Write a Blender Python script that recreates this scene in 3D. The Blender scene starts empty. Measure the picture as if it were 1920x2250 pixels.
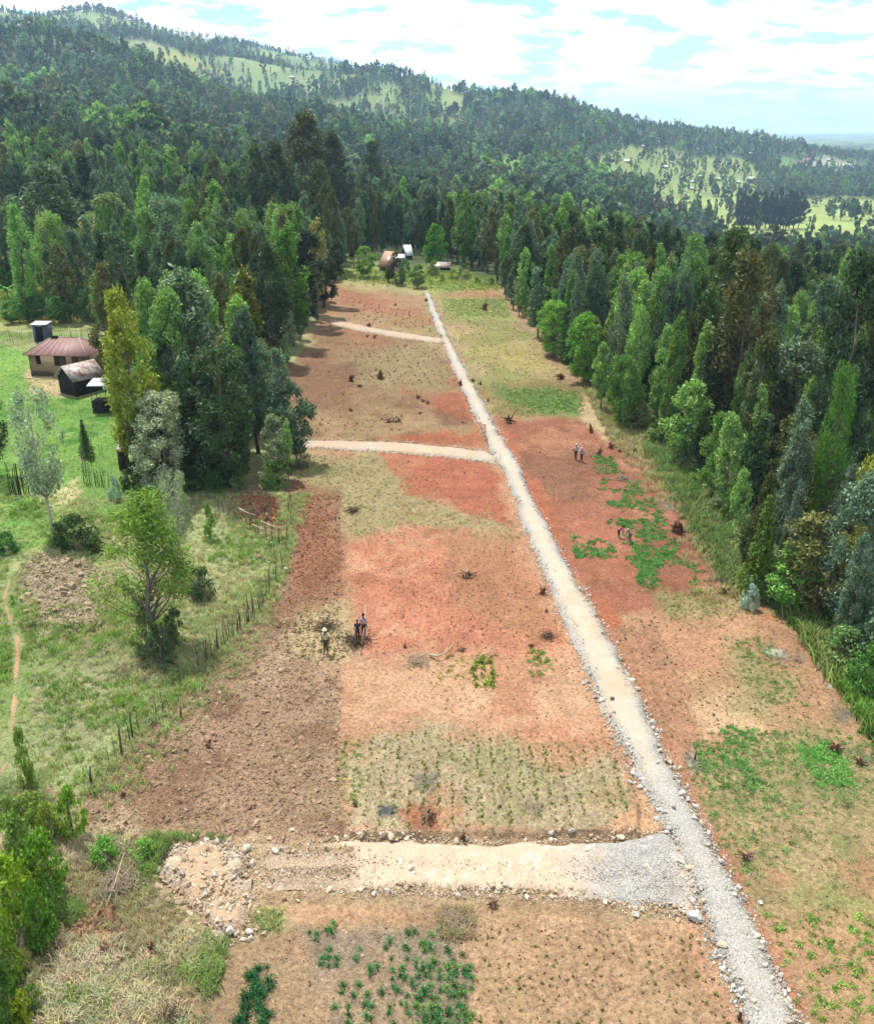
import bpy, math, random
import numpy as np
from mathutils import Vector, Matrix, Euler

# ------------------------------------------------------------------ camera, sky, sun, exposure
scene = bpy.context.scene
COL = scene.collection
FV, CX, CY = 1841.7, 884.0, 1036.0          # focal length and centre, in units of a 1768-wide picture
PITCH = math.atan(774.0 / FV)
CAM = np.array([0.0, 0.0, 27.0])
cam_data = bpy.data.cameras.new('camera')
cam = bpy.data.objects.new('camera', cam_data)
COL.objects.link(cam)
cam.location = CAM
cam.rotation_euler = (math.pi / 2 - PITCH, 0, 0)
cam_data.sensor_fit = 'HORIZONTAL'
cam_data.sensor_width = 36.0
cam_data.lens = 36.0 * FV / 1768.0
cam_data.clip_start = 0.5
cam_data.clip_end = 60000
scene.camera = cam

SUN_EL = math.radians(67)
SUN_AZ = math.radians(-38)                  # measured from +Y towards +X: sun stands ahead and to the left
world = bpy.data.worlds.new('World')
scene.world = world
world.use_nodes = True
wn, wl = world.node_tree.nodes, world.node_tree.links
wn.clear()
w_out = wn.new('ShaderNodeOutputWorld')
w_bg = wn.new('ShaderNodeBackground')
w_bg.inputs['Strength'].default_value = 0.1
w_sky = wn.new('ShaderNodeTexSky')
w_sky.sky_type = 'NISHITA'
w_sky.sun_disc = False
w_sky.sun_elevation = SUN_EL
w_sky.sun_rotation = SUN_AZ
w_sky.altitude = 2000
# broken cumulus: noise on a flat cloud deck seen in perspective
w_geo = wn.new('ShaderNodeTexCoord')
w_sep = wn.new('ShaderNodeSeparateXYZ')
wl.new(w_geo.outputs['Generated'], w_sep.inputs[0])
def wmath(op, a, b):
    n = wn.new('ShaderNodeMath'); n.operation = op
    for i, v in enumerate((a, b)):
        if isinstance(v, (int, float)): n.inputs[i].default_value = v
        else: wl.new(v, n.inputs[i])
    return n.outputs[0]
wz = wmath('ADD', wmath('MAXIMUM', w_sep.outputs[2], 0.0), 0.16)
w_comb = wn.new('ShaderNodeCombineXYZ')
wl.new(wmath('DIVIDE', w_sep.outputs[0], wz), w_comb.inputs[0])
wl.new(wmath('DIVIDE', w_sep.outputs[1], wz), w_comb.inputs[1])
w_n1 = wn.new('ShaderNodeTexNoise')
w_n1.inputs['Scale'].default_value = 3.4
w_n1.inputs['Detail'].default_value = 7
w_n1.inputs['Roughness'].default_value = 0.56
wl.new(w_comb.outputs[0], w_n1.inputs['Vector'])
w_ramp = wn.new('ShaderNodeMapRange')
w_ramp.interpolation_type = 'SMOOTHSTEP'
w_ramp.inputs['From Min'].default_value = 0.40
w_ramp.inputs['From Max'].default_value = 0.50
wl.new(w_n1.outputs['Fac'], w_ramp.inputs['Value'])
w_mix = wn.new('ShaderNodeMixRGB')
w_mix.inputs['Color2'].default_value = (9.4, 9.7, 9.8, 1)
wl.new(w_ramp.outputs[0], w_mix.inputs['Fac'])
w_tint = wn.new('ShaderNodeMixRGB'); w_tint.blend_type = 'MULTIPLY'; w_tint.inputs['Fac'].default_value = 1
w_tint.inputs['Color2'].default_value = (.85, 1.3, 1.25, 1)
wl.new(w_sky.outputs[0], w_tint.inputs['Color1'])
wl.new(w_tint.outputs[0], w_mix.inputs['Color1'])
wl.new(w_mix.outputs[0], w_bg.inputs['Color'])
wl.new(w_bg.outputs[0], w_out.inputs['Surface'])

sun_data = bpy.data.lights.new('sun', 'SUN')
sun_data.energy = 4.8
sun_data.angle = math.radians(0.5)
sun_data.color = (1.0, 0.96, 0.90)
sun = bpy.data.objects.new('sun', sun_data)
COL.objects.link(sun)
sdir = Vector((math.sin(SUN_AZ) * math.cos(SUN_EL), math.cos(SUN_AZ) * math.cos(SUN_EL), math.sin(SUN_EL)))
sun.rotation_euler = sdir.to_track_quat('Z', 'Y').to_euler()
sun.location = (0, 0, 400)

vs = scene.view_settings
vs.view_transform = 'Standard'; vs.look = 'None'; vs.gamma = 1; vs.use_curve_mapping = False
vs.exposure = 0.9
cy = scene.cycles
cy.use_denoising = True
cy.denoiser = 'OPENIMAGEDENOISE'
cy.max_bounces = 4; cy.diffuse_bounces = 2; cy.glossy_bounces = 1; cy.transmission_bounces = 2
cy.volume_bounces = 0; cy.transparent_max_bounces = 2
cy.use_adaptive_sampling = True; cy.adaptive_threshold = 0.03
cy.caustics_reflective = False; cy.caustics_refractive = False

# ------------------------------------------------------------------ small helpers
rng = np.random.default_rng(7)
random.seed(7)

def srgb(r, g, b, k=2.15):
    """albedo of a sunlit surface that shows as this 8-bit colour (k: light times exposure)"""
    c = np.array([r, g, b], float) / 255
    c = np.where(c <= 0.04045, c / 12.92, ((c + 0.055) / 1.055) ** 2.4)
    return c / k
def soil(r, g, b, k=2.6, desat=.15):
    c = srgb(r, g, b, k) * np.array([1.0, 1.02, .88]); return c * (1 - desat) + c.mean() * desat

_perm = np.random.default_rng(11).random((256, 256))
def vnoise(x, y):
    xi = np.floor(x).astype(int); yi = np.floor(y).astype(int)
    fx = x - xi; fy = y - yi
    fx = fx * fx * (3 - 2 * fx); fy = fy * fy * (3 - 2 * fy)
    a = _perm[xi & 255, yi & 255]; b = _perm[(xi + 1) & 255, yi & 255]
    c = _perm[xi & 255, (yi + 1) & 255]; d = _perm[(xi + 1) & 255, (yi + 1) & 255]
    return (a * (1 - fx) + b * fx) * (1 - fy) + (c * (1 - fx) + d * fx) * fy
def fbm(x, y, scale, octs=4, gain=0.5, seed=0):
    """noise of about zero mean, about -1..1; scale is the size of the largest lump in metres"""
    x = np.asarray(x, float) / scale + seed * 17.3; y = np.asarray(y, float) / scale + seed * 9.7
    s = 0; a = 1; t = 0
    for i in range(octs):
        s = s + a * (vnoise(x, y) * 2 - 1); t += a
        x = x * 2.03 + 5.1; y = y * 2.03 + 3.7; a *= gain
    return s / t * 1.6
def sstep(a, b, x):
    t = np.clip((np.asarray(x, float) - a) / (b - a), 0, 1)
    return t * t * (3 - 2 * t)

def poly_sd(px, py, poly):
    """signed distance to a polygon, negative inside"""
    px = np.asarray(px, float); py = np.asarray(py, float)
    d = np.full(px.shape, 1e9); inside = np.zeros(px.shape, bool)
    n = len(poly)
    for i in range(n):
        x0, y0 = poly[i]; x1, y1 = poly[(i + 1) % n]
        ex, ey = x1 - x0, y1 - y0
        wx, wy = px - x0, py - y0
        t = np.clip((wx * ex + wy * ey) / (ex * ex + ey * ey + 1e-12), 0, 1)
        d = np.minimum(d, (wx - ex * t) ** 2 + (wy - ey * t) ** 2)
        c = ((y0 <= py) & (y1 > py)) | ((y1 <= py) & (y0 > py))
        with np.errstate(divide='ignore', invalid='ignore'):
            xs = x0 + (py - y0) * ex / (ey if ey else 1e-12)
        inside ^= c & (px < xs)
    d = np.sqrt(d)
    return np.where(inside, -d, d)

# ------------------------------------------------------------------ the lie of the land
_A = np.array([-.85, -.6, -.44, -.32, -.215, -.118, 0, .1, .16, .26, .34, .44, .85])
_Y = np.array([0, 100, 150, 200, 300, 500, 700, 900, 1200, 1600, 2200, 3000, 5000, 20000], float)
_Z = np.array([
    [0, 3.5, 6, 8, 12, 26, 46, 74, 118, 172, 262, 270, 200, 60],
    [0, 3.5, 6, 8, 12, 26, 46, 74, 118, 172, 262, 265, 200, 60],
    [0, 3.5, 6, 8, 11, 23, 42, 68, 112, 165, 259, 250, 180, 40],
    [0, 3.5, 6, 8, 9, 18, 34, 58, 98, 155, 245, 230, 150, 30],
    [0, 3.5, 6, 7, 5, 8, 18, 36, 70, 124, 203, 190, 110, 0],
    [0, 3.5, 5.5, 5, -1, -4, 6, 24, 56, 102, 177, 160, 80, -20],
    [0, 3.5, 5.2, 2, -8, -14, -6, 12, 42, 78, 126, 100, 40, -30],
    [0, 3.5, 5.0, 1, -11, -18, -12, 4, 42, 70, 44, 20, 0, -30],
    [0, 3.5, 4.5, -1, -14, -24, -22, -6, 30, 54, 10, -10, -20, -35],
    [0, 3.5, 4.0, -5, -20, -36, -38, -35, -12, 35, 0, -20, -25, -35],
    [0, 3.5, 3.5, -6, -22, -38, -39, -37, -24, 13, -15, -25, -28, -40],
    [0, 3.5, 3.5, -7, -22, -38, -39, -38, -35, -30, -32, -30, -25, -15],
    [0, 3.5, 3.5, -7, -22, -38, -39, -38, -36, -32, -32, -30, -30, -40]], float)
_la = np.linspace(-.85, .85, 171)
_ly = np.linspace(math.log(40), math.log(20040), 420)
_tmp = np.array([np.interp(np.exp(_ly) - 40, _Y, r) for r in _Z])
_G = np.array([np.interp(_la, _A, _tmp[:, j]) for j in range(len(_ly))]).T
def _box(g, k, ax):
    p = np.concatenate([np.repeat(np.take(g, [0], ax), k, ax), g, np.repeat(np.take(g, [-1], ax), k, ax)], ax)
    c = np.cumsum(p, ax); c = np.concatenate([np.zeros_like(np.take(c, [0], ax)), c], ax)
    n = g.shape[ax]
    return (np.take(c, np.arange(2 * k + 1, 2 * k + 1 + n), ax) - np.take(c, np.arange(n), ax)) / (2 * k + 1)
for _i in range(2):
    _G = _box(_box(_G, 3, 0), 4, 1)
def H0(X, Y):
    X = np.asarray(X, float); Y = np.asarray(Y, float)
    Yc = np.maximum(Y, 1.0)
    a = np.clip(X / np.maximum(Yc, 30), -.849, .849); l = np.clip(np.log(Yc + 40), _ly[0], _ly[-1] - 1e-6)
    ia = (a + .85) / 1.7 * 170; il = (l - _ly[0]) / (_ly[1] - _ly[0])
    i0 = np.clip(np.floor(ia).astype(int), 0, 169); j0 = np.clip(np.floor(il).astype(int), 0, 418)
    fa = ia - i0; fl = il - j0
    g = (_G[i0, j0] * (1 - fa) + _G[i0 + 1, j0] * fa) * (1 - fl) + (_G[i0, j0 + 1] * (1 - fa) + _G[i0 + 1, j0 + 1] * fa) * fl
    near = 0.035 * Y
    w = sstep(120, 180, Y)
    z = near * (1 - w) + g * w
    # hills and hollows farther out
    amp = np.clip((Y - 250) / 900, 0, 1)
    aa = X / np.maximum(Y, 50)
    g = lambda a0, sa, y0, sy: np.exp(-((aa - a0) / sa) ** 2 - ((Y - y0) / sy) ** 2)
    z = z + 30 * g(-.33, .045, 2200, 260) - 10 * g(-.385, .03, 2200, 200) + 16 * g(-.46, .05, 2200, 300) + 12 * g(-.20, .05, 2250, 250)
    z = z + 36 * g(-.34, .16, 960, 110) - 32 * g(-.30, .18, 1280, 170) + 14 * g(-.12, .08, 820, 90) - 14 * g(-.12, .10, 1080, 120) + 26 * g(-.05, .06, 1450, 130) - 22 * g(-.06, .10, 1780, 160) + 12 * g(.12, .05, 1380, 120)
    z = z + amp * (15 * fbm(X, Y, 420, 4, .55, seed=1)) * np.clip((6000 - Y) / 3000, .15, 1)
    z = z + np.clip((Y - 150) / 200, 0, 1) * 1.5 * fbm(X, Y, 90, 2, seed=2)
    # the ground falls away past the right-hand edge of the plots
    xb = np.interp(Y, [0, 30, 45, 60, 90, 120, 145, 180], [22, 22, 23.5, 26, 25, 24, 18, 16])
    z = z - np.clip((X - xb - 1.5) * .15, 0, 8) * sstep(260, 170, Y)
    z = z + 0.35 * fbm(X, Y, 22, 2, seed=3) * sstep(8, 20, np.abs(Y)) * .6
    return z
H = H0

def project(X, Y, Z):
    c, s = math.cos(PITCH), math.sin(PITCH)
    dz = np.asarray(Z, float) - CAM[2]
    fwd = np.asarray(Y, float) * c - dz * s
    up = np.asarray(Y, float) * s + dz * c
    fwd = np.maximum(fwd, 0.1)
    return CX + FV * np.asarray(X, float) / fwd, CY - FV * up / fwd, fwd

_T = np.exp(np.linspace(math.log(15), math.log(9000), 150))
def at_many(x, y):
    """ground points under picture positions"""
    c, s = math.cos(PITCH), math.sin(PITCH)
    dx = (np.asarray(x, float) - CX) / FV; dy = (CY - np.asarray(y, float)) / FV
    d = np.stack([dx, c + dy * s, -s + dy * c], 1)
    n = len(d); lo = np.full(n, _T[0]); hi = np.full(n, _T[-1]); done = np.zeros(n, bool)
    above = lambda t: CAM[2] + t * d[:, 2] - H(t * d[:, 0], t * d[:, 1]) > 0
    for t in _T[1:]:
        b = ~above(np.full(n, t)) & ~done
        hi[b] = t; done |= b; lo[~done] = t
        if done.all(): break
    for _ in range(14):
        m = .5 * (lo + hi); b = above(m); lo = np.where(b, m, lo); hi = np.where(b, hi, m)
    P = CAM[None] + hi[:, None] * d
    P[:, 2] = H(P[:, 0], P[:, 1])
    return P
def at(x, y, lift=0.0):
    c, s = math.cos(PITCH), math.sin(PITCH)
    dx = (x - CX) / FV; dy = (CY - y) / FV
    d = np.array([dx, c + dy * s, -s + dy * c])
    g = CAM[2] + _T * d[2] - H(_T * d[0], _T * d[1])
    k = int(np.argmax(g < 0))
    if g[k] >= 0: k = len(_T) - 1
    t0, t1 = _T[max(k - 1, 0)], _T[k]
    for _ in range(2):                                   # refine on two nested rulers
        t = np.linspace(t0, t1, 40)
        g = CAM[2] + t * d[2] - H(t * d[0], t * d[1])
        k = int(np.argmax(g < 0)) if (g < 0).any() else 39
        t0, t1 = t[max(k - 1, 0)], t[k]
    q = CAM + t1 * d
    return Vector((q[0], q[1], float(H(q[0], q[1])) + lift))
def ats(pts): return [Vector(p) for p in at_many([p[0] for p in pts], [p[1] for p in pts])]
def px_m(p):
    """metres per picture unit at a point"""
    return project(p[0], p[1], p[2])[2] / FV

# ------------------------------------------------------------------ mesh and object helpers
def new_mesh(name, v, faces, smooth=False, mats=(), mi=None, attrs=None):
    """faces: list of (N,k) int arrays or of tuples"""
    me = bpy.data.meshes.new(name)
    v = np.asarray(v, np.float32)
    if isinstance(faces, np.ndarray): faces = [faces]
    if len(faces) and isinstance(faces[0], np.ndarray):
        loops = np.concatenate([f.ravel() for f in faces]).astype(np.int32)
        tot = np.concatenate([np.full(len(f), f.shape[1], np.int32) for f in faces])
    else:
        loops = np.array([i for f in faces for i in f], np.int32)
        tot = np.array([len(f) for f in faces], np.int32)
    me.vertices.add(len(v)); me.vertices.foreach_set('co', v.ravel())
    me.loops.add(len(loops)); me.loops.foreach_set('vertex_index', loops)
    me.polygons.add(len(tot))
    st = np.concatenate([[0], np.cumsum(tot)[:-1]]).astype(np.int32)
    me.polygons.foreach_set('loop_start', st)
    me.polygons.foreach_set('loop_total', tot)
    if smooth: me.polygons.foreach_set('use_smooth', np.ones(len(tot), bool))
    for m in mats: me.materials.append(m)
    if mi is not None: me.polygons.foreach_set('material_index', np.asarray(mi, np.int32))
    for k, a in (attrs or {}).items():
        a = np.asarray(a, np.float32)
        if a.ndim == 2 and a.shape[1] in (3, 4):
            if a.shape[1] == 3: a = np.concatenate([a, np.ones((len(a), 1), np.float32)], 1)
            at_ = me.attributes.new(k, 'FLOAT_COLOR', 'POINT'); at_.data.foreach_set('color', a.ravel())
        else:
            at_ = me.attributes.new(k, 'FLOAT', 'POINT'); at_.data.foreach_set('value', a.ravel())
    me.update(calc_edges=True)
    return me
def link(name, me, parent=None, loc=None, rotz=0, scale=None, color=None):
    o = bpy.data.objects.new(name, me)
    COL.objects.link(o)
    if parent is not None: o.parent = parent
    if loc is not None: o.location = loc
    if rotz: o.rotation_euler = (0, 0, rotz)
    if scale is not None: o.scale = (scale,) * 3 if isinstance(scale, (int, float)) else scale
    if color is not None: o.color = (*color[:3], 1)
    return o
def tag(o, label=None, cat=None, group=None, kind=None):
    if label: o['label'] = label
    if cat: o['category'] = cat
    if group: o['group'] = group
    if kind: o['kind'] = kind
    return o

class MB:
    """collects shapes into one mesh"""
    def __init__(s): s.v = []; s.f = []; s.m = []; s.n = 0
    def add(s, v, f, m=0):
        v = np.asarray(v, float)
        s.v.append(v)
        for q in f: s.f.append(tuple(int(i) + s.n for i in q)); s.m.append(m)
        s.n += len(v); return s
    def box(s, c, d, rz=0, m=0, tilt=None, taper=1.0):
        hx, hy, hz = d[0] / 2, d[1] / 2, d[2] / 2
        p = np.array([[-hx, -hy, -hz], [hx, -hy, -hz], [hx, hy, -hz], [-hx, hy, -hz],
                      [-hx * taper, -hy * taper, hz], [hx * taper, -hy * taper, hz], [hx * taper, hy * taper, hz], [-hx * taper, hy * taper, hz]])
        if tilt is not None: p = p @ np.array(Euler(tilt).to_matrix()).T
        cs, sn = math.cos(rz), math.sin(rz)
        p = np.stack([p[:, 0] * cs - p[:, 1] * sn, p[:, 0] * sn + p[:, 1] * cs, p[:, 2]], 1) + np.array(c)
        return s.add(p, [(3, 2, 1, 0), (4, 5, 6, 7), (0, 1, 5, 4), (1, 2, 6, 5), (2, 3, 7, 6), (3, 0, 4, 7)], m)
    def tube(s, pts, r, n=6, m=0, cap=True):
        pts = np.asarray(pts, float); k = len(pts)
        r = np.full(k, r) if np.isscalar(r) else np.asarray(r, float)
        t = np.gradient(pts, axis=0); t /= np.linalg.norm(t, axis=1)[:, None] + 1e-9
        ref = np.array([0, 0, 1.0]) if abs(t[0][2]) < .9 else np.array([1.0, 0, 0])
        V = []
        for i in range(k):
            u = np.cross(t[i], ref); u /= np.linalg.norm(u) + 1e-9; w = np.cross(t[i], u)
            a = np.arange(n) / n * 2 * math.pi
            V.append(pts[i] + r[i] * (np.cos(a)[:, None] * u + np.sin(a)[:, None] * w))
        F = [(i * n + j, i * n + (j + 1) % n, (i + 1) * n + (j + 1) % n, (i + 1) * n + j) for i in range(k - 1) for j in range(n)]
        if cap: F += [tuple(range(n - 1, -1, -1)), tuple((k - 1) * n + j for j in range(n))]
        return s.add(np.concatenate(V), F, m)
    def mesh(s, name, mats, smooth=False):
        return new_mesh(name, np.concatenate(s.v), s.f, smooth, mats if isinstance(mats, (list, tuple)) else [mats], s.m)
    def build(s, name, mats, parent=None, smooth=False, **kw):
        return link(name, s.mesh(name, mats, smooth), parent, **kw)

# ------------------------------------------------------------------ materials
class NT:
    def __init__(s, name):
        s.m = bpy.data.materials.new(name); s.m.use_nodes = True
        s.n = s.m.node_tree.nodes; s.l = s.m.node_tree.links
        s.n.clear(); s.out = s.n.new('ShaderNodeOutputMaterial')
    def new(s, t, **kw):
        n = s.n.new(t)
        for k, v in kw.items():
            if hasattr(n, k): setattr(n, k, v)
        return n
    def inp(s, sock, v):
        if isinstance(v, bpy.types.NodeSocket): s.l.new(v, sock)
        elif isinstance(v, (tuple, list, np.ndarray)) and len(v) == 3 and sock.type == 'RGBA': sock.default_value = (*[float(q) for q in v], 1)
        else: sock.default_value = v
    def math(s, op, a, b=0.0):
        n = s.new('ShaderNodeMath', operation=op); s.inp(n.inputs[0], a); s.inp(n.inputs[1], b); return n.outputs[0]
    def mix(s, f, a, b, mode='MIX'):
        n = s.new('ShaderNodeMixRGB', blend_type=mode); s.inp(n.inputs[0], f); s.inp(n.inputs[1], a); s.inp(n.inputs[2], b); return n.outputs[0]
    def range(s, v, a, b, c, d, smooth=False):
        n = s.new('ShaderNodeMapRange')
        if smooth: n.interpolation_type = 'SMOOTHSTEP'
        s.inp(n.inputs[0], v)
        for i, q in enumerate((a, b, c, d)): s.inp(n.inputs[i + 1], q)
        return n.outputs[0]
    def noise(s, scale, detail=4, rough=.55, coord=None, out='Fac'):
        n = s.new('ShaderNodeTexNoise'); n.inputs['Scale'].default_value = scale
        n.inputs['Detail'].default_value = detail; n.inputs['Roughness'].default_value = rough
        if coord is not None: s.l.new(coord, n.inputs['Vector'])
        return n.outputs[out]
    def pos(s): return s.new('ShaderNodeNewGeometry').outputs['Position']
    def obj(s): return s.new('ShaderNodeTexCoord').outputs['Object']
    def attr(s, name, kind='GEOMETRY', out='Color'):
        n = s.new('ShaderNodeAttribute'); n.attribute_name = name; n.attribute_type = kind; return n.outputs[out]
    def bump(s, h, strength=.5, dist=.1):
        n = s.new('ShaderNodeBump'); s.inp(n.inputs['Strength'], strength); n.inputs['Distance'].default_value = dist
        s.l.new(h, n.inputs['Height']); return n.outputs[0]
    def pbr(s, col, rough=.9, normal=None, spec=.2, metal=0):
        b = s.new('ShaderNodeBsdfPrincipled')
        s.inp(b.inputs['Base Color'], col); s.inp(b.inputs['Roughness'], rough)
        s.inp(b.inputs['Specular IOR Level'], spec); s.inp(b.inputs['Metallic'], metal)
        if normal is not None: s.l.new(normal, b.inputs['Normal'])
        s.l.new(b.outputs[0], s.out.inputs['Surface']); return s.m

def mat_flat(name, c, rough=.85, var=.25, scale=8, spec=.2, metal=0, bump=.0):
    t = NT(name); n = t.noise(scale, 5, .6, t.obj())
    col = t.mix(1.0, c, t.range(n, .25, .75, 1 - var, 1 + var), 'MULTIPLY')
    nm = t.bump(n, bump, .05) if bump else None
    return t.pbr(col, rough, nm, spec, metal)
# ------------------------------------------------------------------ soil and ground materials
def ground_material(name, lump=.35, dark=.55):
    t = NT(name)
    base = t.attr('soil')
    p = t.pos()
    n1 = t.noise(.9, 5, .6, p); n2 = t.noise(6.0, 4, .7, p); n3 = t.noise(15.0, 2, .7, p)
    n0 = t.noise(.22, 5, .65, p, 'Color'); sp = t.new('ShaderNodeSeparateXYZ'); t.l.new(n0, sp.inputs[0])
    c = t.mix(t.range(sp.outputs[0], .46, .66, 0, .55, True), base, t.mix(1.0, base, (1.16, 1.2, 1.2), 'MULTIPLY'))
    c = t.mix(t.range(sp.outputs[1], .48, .68, 0, .6, True), c, t.mix(1.0, c, (.80, .80, .78), 'MULTIPLY'))
    c = t.mix(t.range(sp.outputs[2], .52, .70, 0, .5, True), c, t.mix(1.0, c, (.90, 1.06, .88), 'MULTIPLY'))
    c = t.mix(1.0, c, t.range(n1, .3, .7, .84, 1.16), 'MULTIPLY')
    c = t.mix(1.0, c, t.range(n2, .32, .68, 1 - .4, 1 + .4), 'MULTIPLY')
    # fine dry straw flecks and dark crumbs
    v = t.new('ShaderNodeTexVoronoi'); v.inputs['Scale'].default_value = 4.2; t.l.new(p, v.inputs['Vector'])
    fleck = t.range(v.outputs['Distance'], .08, .2, .5, 0.0)
    c = t.mix(t.math('MULTIPLY', fleck, t.range(n1, .45, .6, 0, 1)), c, srgb(235, 215, 180))
    crumb = t.range(n3, .30, .46, dark - .1, 1.08)
    c = t.mix(1.0, c, crumb, 'MULTIPLY')
    h = t.math('ADD', t.math('MULTIPLY', n2, 1.0), t.math('MULTIPLY', n3, .45))
    lumpy = t.attr('lump', out='Fac')
    nm = t.bump(h, t.math('MULTIPLY', lumpy, lump * 2), .16)
    return t.pbr(c, .95, nm, .1)
M_GROUND = ground_material('soil_and_turf')

# ------------------------------------------------------------------ roads (picture outlines, laid on the ground)
ROAD_L = [(855, 588), (872, 640), (893, 690), (912, 740), (935, 790), (958, 840), (975, 880), (990, 910), (1015, 950), (1035, 1000), (1056, 1060), (1080, 1120), (1106, 1180), (1134, 1240), (1162, 1300), (1186, 1370), (1210, 1430), (1246, 1490), (1275, 1550), (1300, 1600), (1330, 1655), (1360, 1705), (1385, 1760), (1400, 1810), (1418, 1870), (1440, 1930), (1472, 1990), (1505, 2050), (1545, 2130), (1600, 2240)]
ROAD_R = [(868, 588), (890, 640), (912, 690), (938, 740), (965, 790), (985, 830), (1005, 868), (1022, 895), (1054, 950), (1078, 1005), (1104, 1060), (1132, 1110), (1162, 1160), (1190, 1210), (1222, 1265), (1252, 1325), (1285, 1390), (1315, 1450), (1342, 1515), (1375, 1575), (1408, 1640), (1440, 1700), (1472, 1765), (1502, 1825), (1530, 1880), (1575, 1980), (1612, 2065), (1655, 2150), (1700, 2250)]
SIDE1 = [(1365, 1690), (1330, 1683), (1250, 1697), (1150, 1702), (1000, 1705), (880, 1702), (760, 1698), (640, 1702), (532, 1712), (538, 1745), (545, 1792), (640, 1796), (720, 1802), (870, 1806), (1000, 1806), (1150, 1812), (1230, 1828), (1300, 1834), (1350, 1842), (1385, 1862), (1410, 1872), (1420, 1800)]
SIDE2 = [(612, 890), (700, 891), (800, 894), (900, 902), (985, 912), (1012, 925), (1024, 958), (1000, 940), (950, 932), (900, 926), (800, 917), (700, 912), (610, 906)]
SIDE3 = [(663, 643), (720, 655), (780, 667), (850, 678), (900, 684), (905, 698), (850, 690), (790, 681), (730, 671), (668, 657)]
RUBBLE = [(350, 1712), (420, 1706), (500, 1716), (505, 1760), (506, 1830), (500, 1880), (470, 1900), (436, 1896), (405, 1860), (370, 1820), (325, 1780), (330, 1740)]
MAIN = ROAD_L + ROAD_R[::-1]
FOOT = [(2, 1566), (18, 1530), (25, 1470), (30, 1400), (35, 1330), (36, 1292), (26, 1262), (14, 1236), (10, 1210), (22, 1170), (34, 1140)]

# ------------------------------------------------------------------ ground sheet: fine near the camera, coarse to the horizon
NA = 640
A_COLS = np.linspace(-.86, .86, NA)
ypix = np.linspace(2330, 500, 560)                     # evenly spread in the picture on the plots
_dy = (CY - ypix) / FV
_dirY = math.cos(PITCH) + _dy * math.sin(PITCH); _dirZ = -math.sin(PITCH) + _dy * math.cos(PITCH)
yrows = 27 / (-_dirZ / _dirY + .035)
yrows = np.concatenate([[-60, -20, 0, 8], yrows[(yrows > 14) & (yrows < 175)], np.exp(np.linspace(math.log(176), math.log(15000), 190))])
NY = len(yrows)
GY = np.repeat(yrows[:, None], NA, 1)
GX = A_COLS[None] * np.maximum(GY, 16)
GX = np.where(GY < 10, A_COLS[None] * 90, GX)
GZ = H(GX, GY)
PX, PY, PW = project(GX, GY, GZ)
PX = np.where(GY < 8, -9999, PX)
step_m = np.maximum(PW / FV * 2.6, .06)

ax, ay = GX.ravel(), GY.ravel(); px, py = PX.ravel(), PY.ravel()
near_i = np.where((ay > 10) & (ay < 420) & (px > -400) & (px < 2170))[0]
nx, ny, npx, npy = ax[near_i], ay[near_i], px[near_i], py[near_i]

# forest floor, clearings and far meadows
col = np.zeros((len(ax), 3)); col[:] = srgb(78, 92, 56)
n_big = fbm(ax, ay, 170, 4, .55, seed=5)
far = ay > 170
wooded_ridge = sstep(.03, .09, ax / np.maximum(ay, 1)) * sstep(1900, 1600, ay)
field_f = sstep(-.25, .1, n_big + .3 * fbm(ax, ay, 35, 3, seed=6)) * sstep(800, 1500, ay) * .95 * (1 - wooded_ridge)
hue = fbm(ax, ay, 60, 2, seed=8)[:, None]
meadow = srgb(134, 158, 100)[None] * (1 + .22 * hue) + np.array([.05, .0, -.02])[None] * np.clip(hue, 0, 1)
col = col * (1 - field_f[:, None]) + meadow * field_f[:, None]
lump = np.full(len(ax), .35)

def feather(poly, soft, wob, seed, i=None, size=3.0):
    X, Y, U, V = (nx, ny, npx, npy) if i is None else (ax[i], ay[i], px[i], py[i])
    u0 = min(p[0] for p in poly) - 60; u1 = max(p[0] for p in poly) + 60
    v0 = min(p[1] for p in poly) - 60; v1 = max(p[1] for p in poly) + 60
    w = np.zeros(len(X)); k = np.where((U > u0) & (U < u1) & (V > v0) & (V < v1))[0]
    if len(k) == 0: return w
    d = poly_sd(U[k], V[k], poly) + wob * 1.9 * fbm(X[k], Y[k], size, 5, .65, seed=seed)
    w[k] = sstep(soft * 1.7, -soft * 1.7, d)
    return w
ncol = col[near_i].copy(); nlump = lump[near_i].copy()
def paint(poly, c, soft=6, wob=10, seed=0, op=1.0, lump=None, mott=None, size=3.0, breakup=None):
    """lay a patch of soil or turf of its own colour; mott=(colour, size, low, high) mottles it"""
    global ncol, nlump
    w = feather(poly, soft, wob, seed, size=size) * op
    if breakup is not None: w = w * sstep(breakup[1], breakup[2], fbm(nx, ny, breakup[0], 4, seed=seed + 31))
    cc = np.repeat(soil(*c)[None], len(nx), 0)
    if mott is not None:
        for mc, ms, lo, hi in (mott if isinstance(mott, list) else [mott]):
            q = sstep(lo, hi, fbm(nx, ny, ms, 4, .6, seed=seed + 3 + ms))[:, None]
            cc = cc * (1 - q) + soil(*mc)[None] * q
    ncol = ncol * (1 - w[:, None]) + cc * w[:, None]
    if lump is not None: nlump = nlump * (1 - w) + lump * w

GREEN = (122, 164, 70); TURF = (170, 176, 122); BROWN = (164, 124, 98); RED = (186, 104, 72); PALE = (206, 152, 118)
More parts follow.
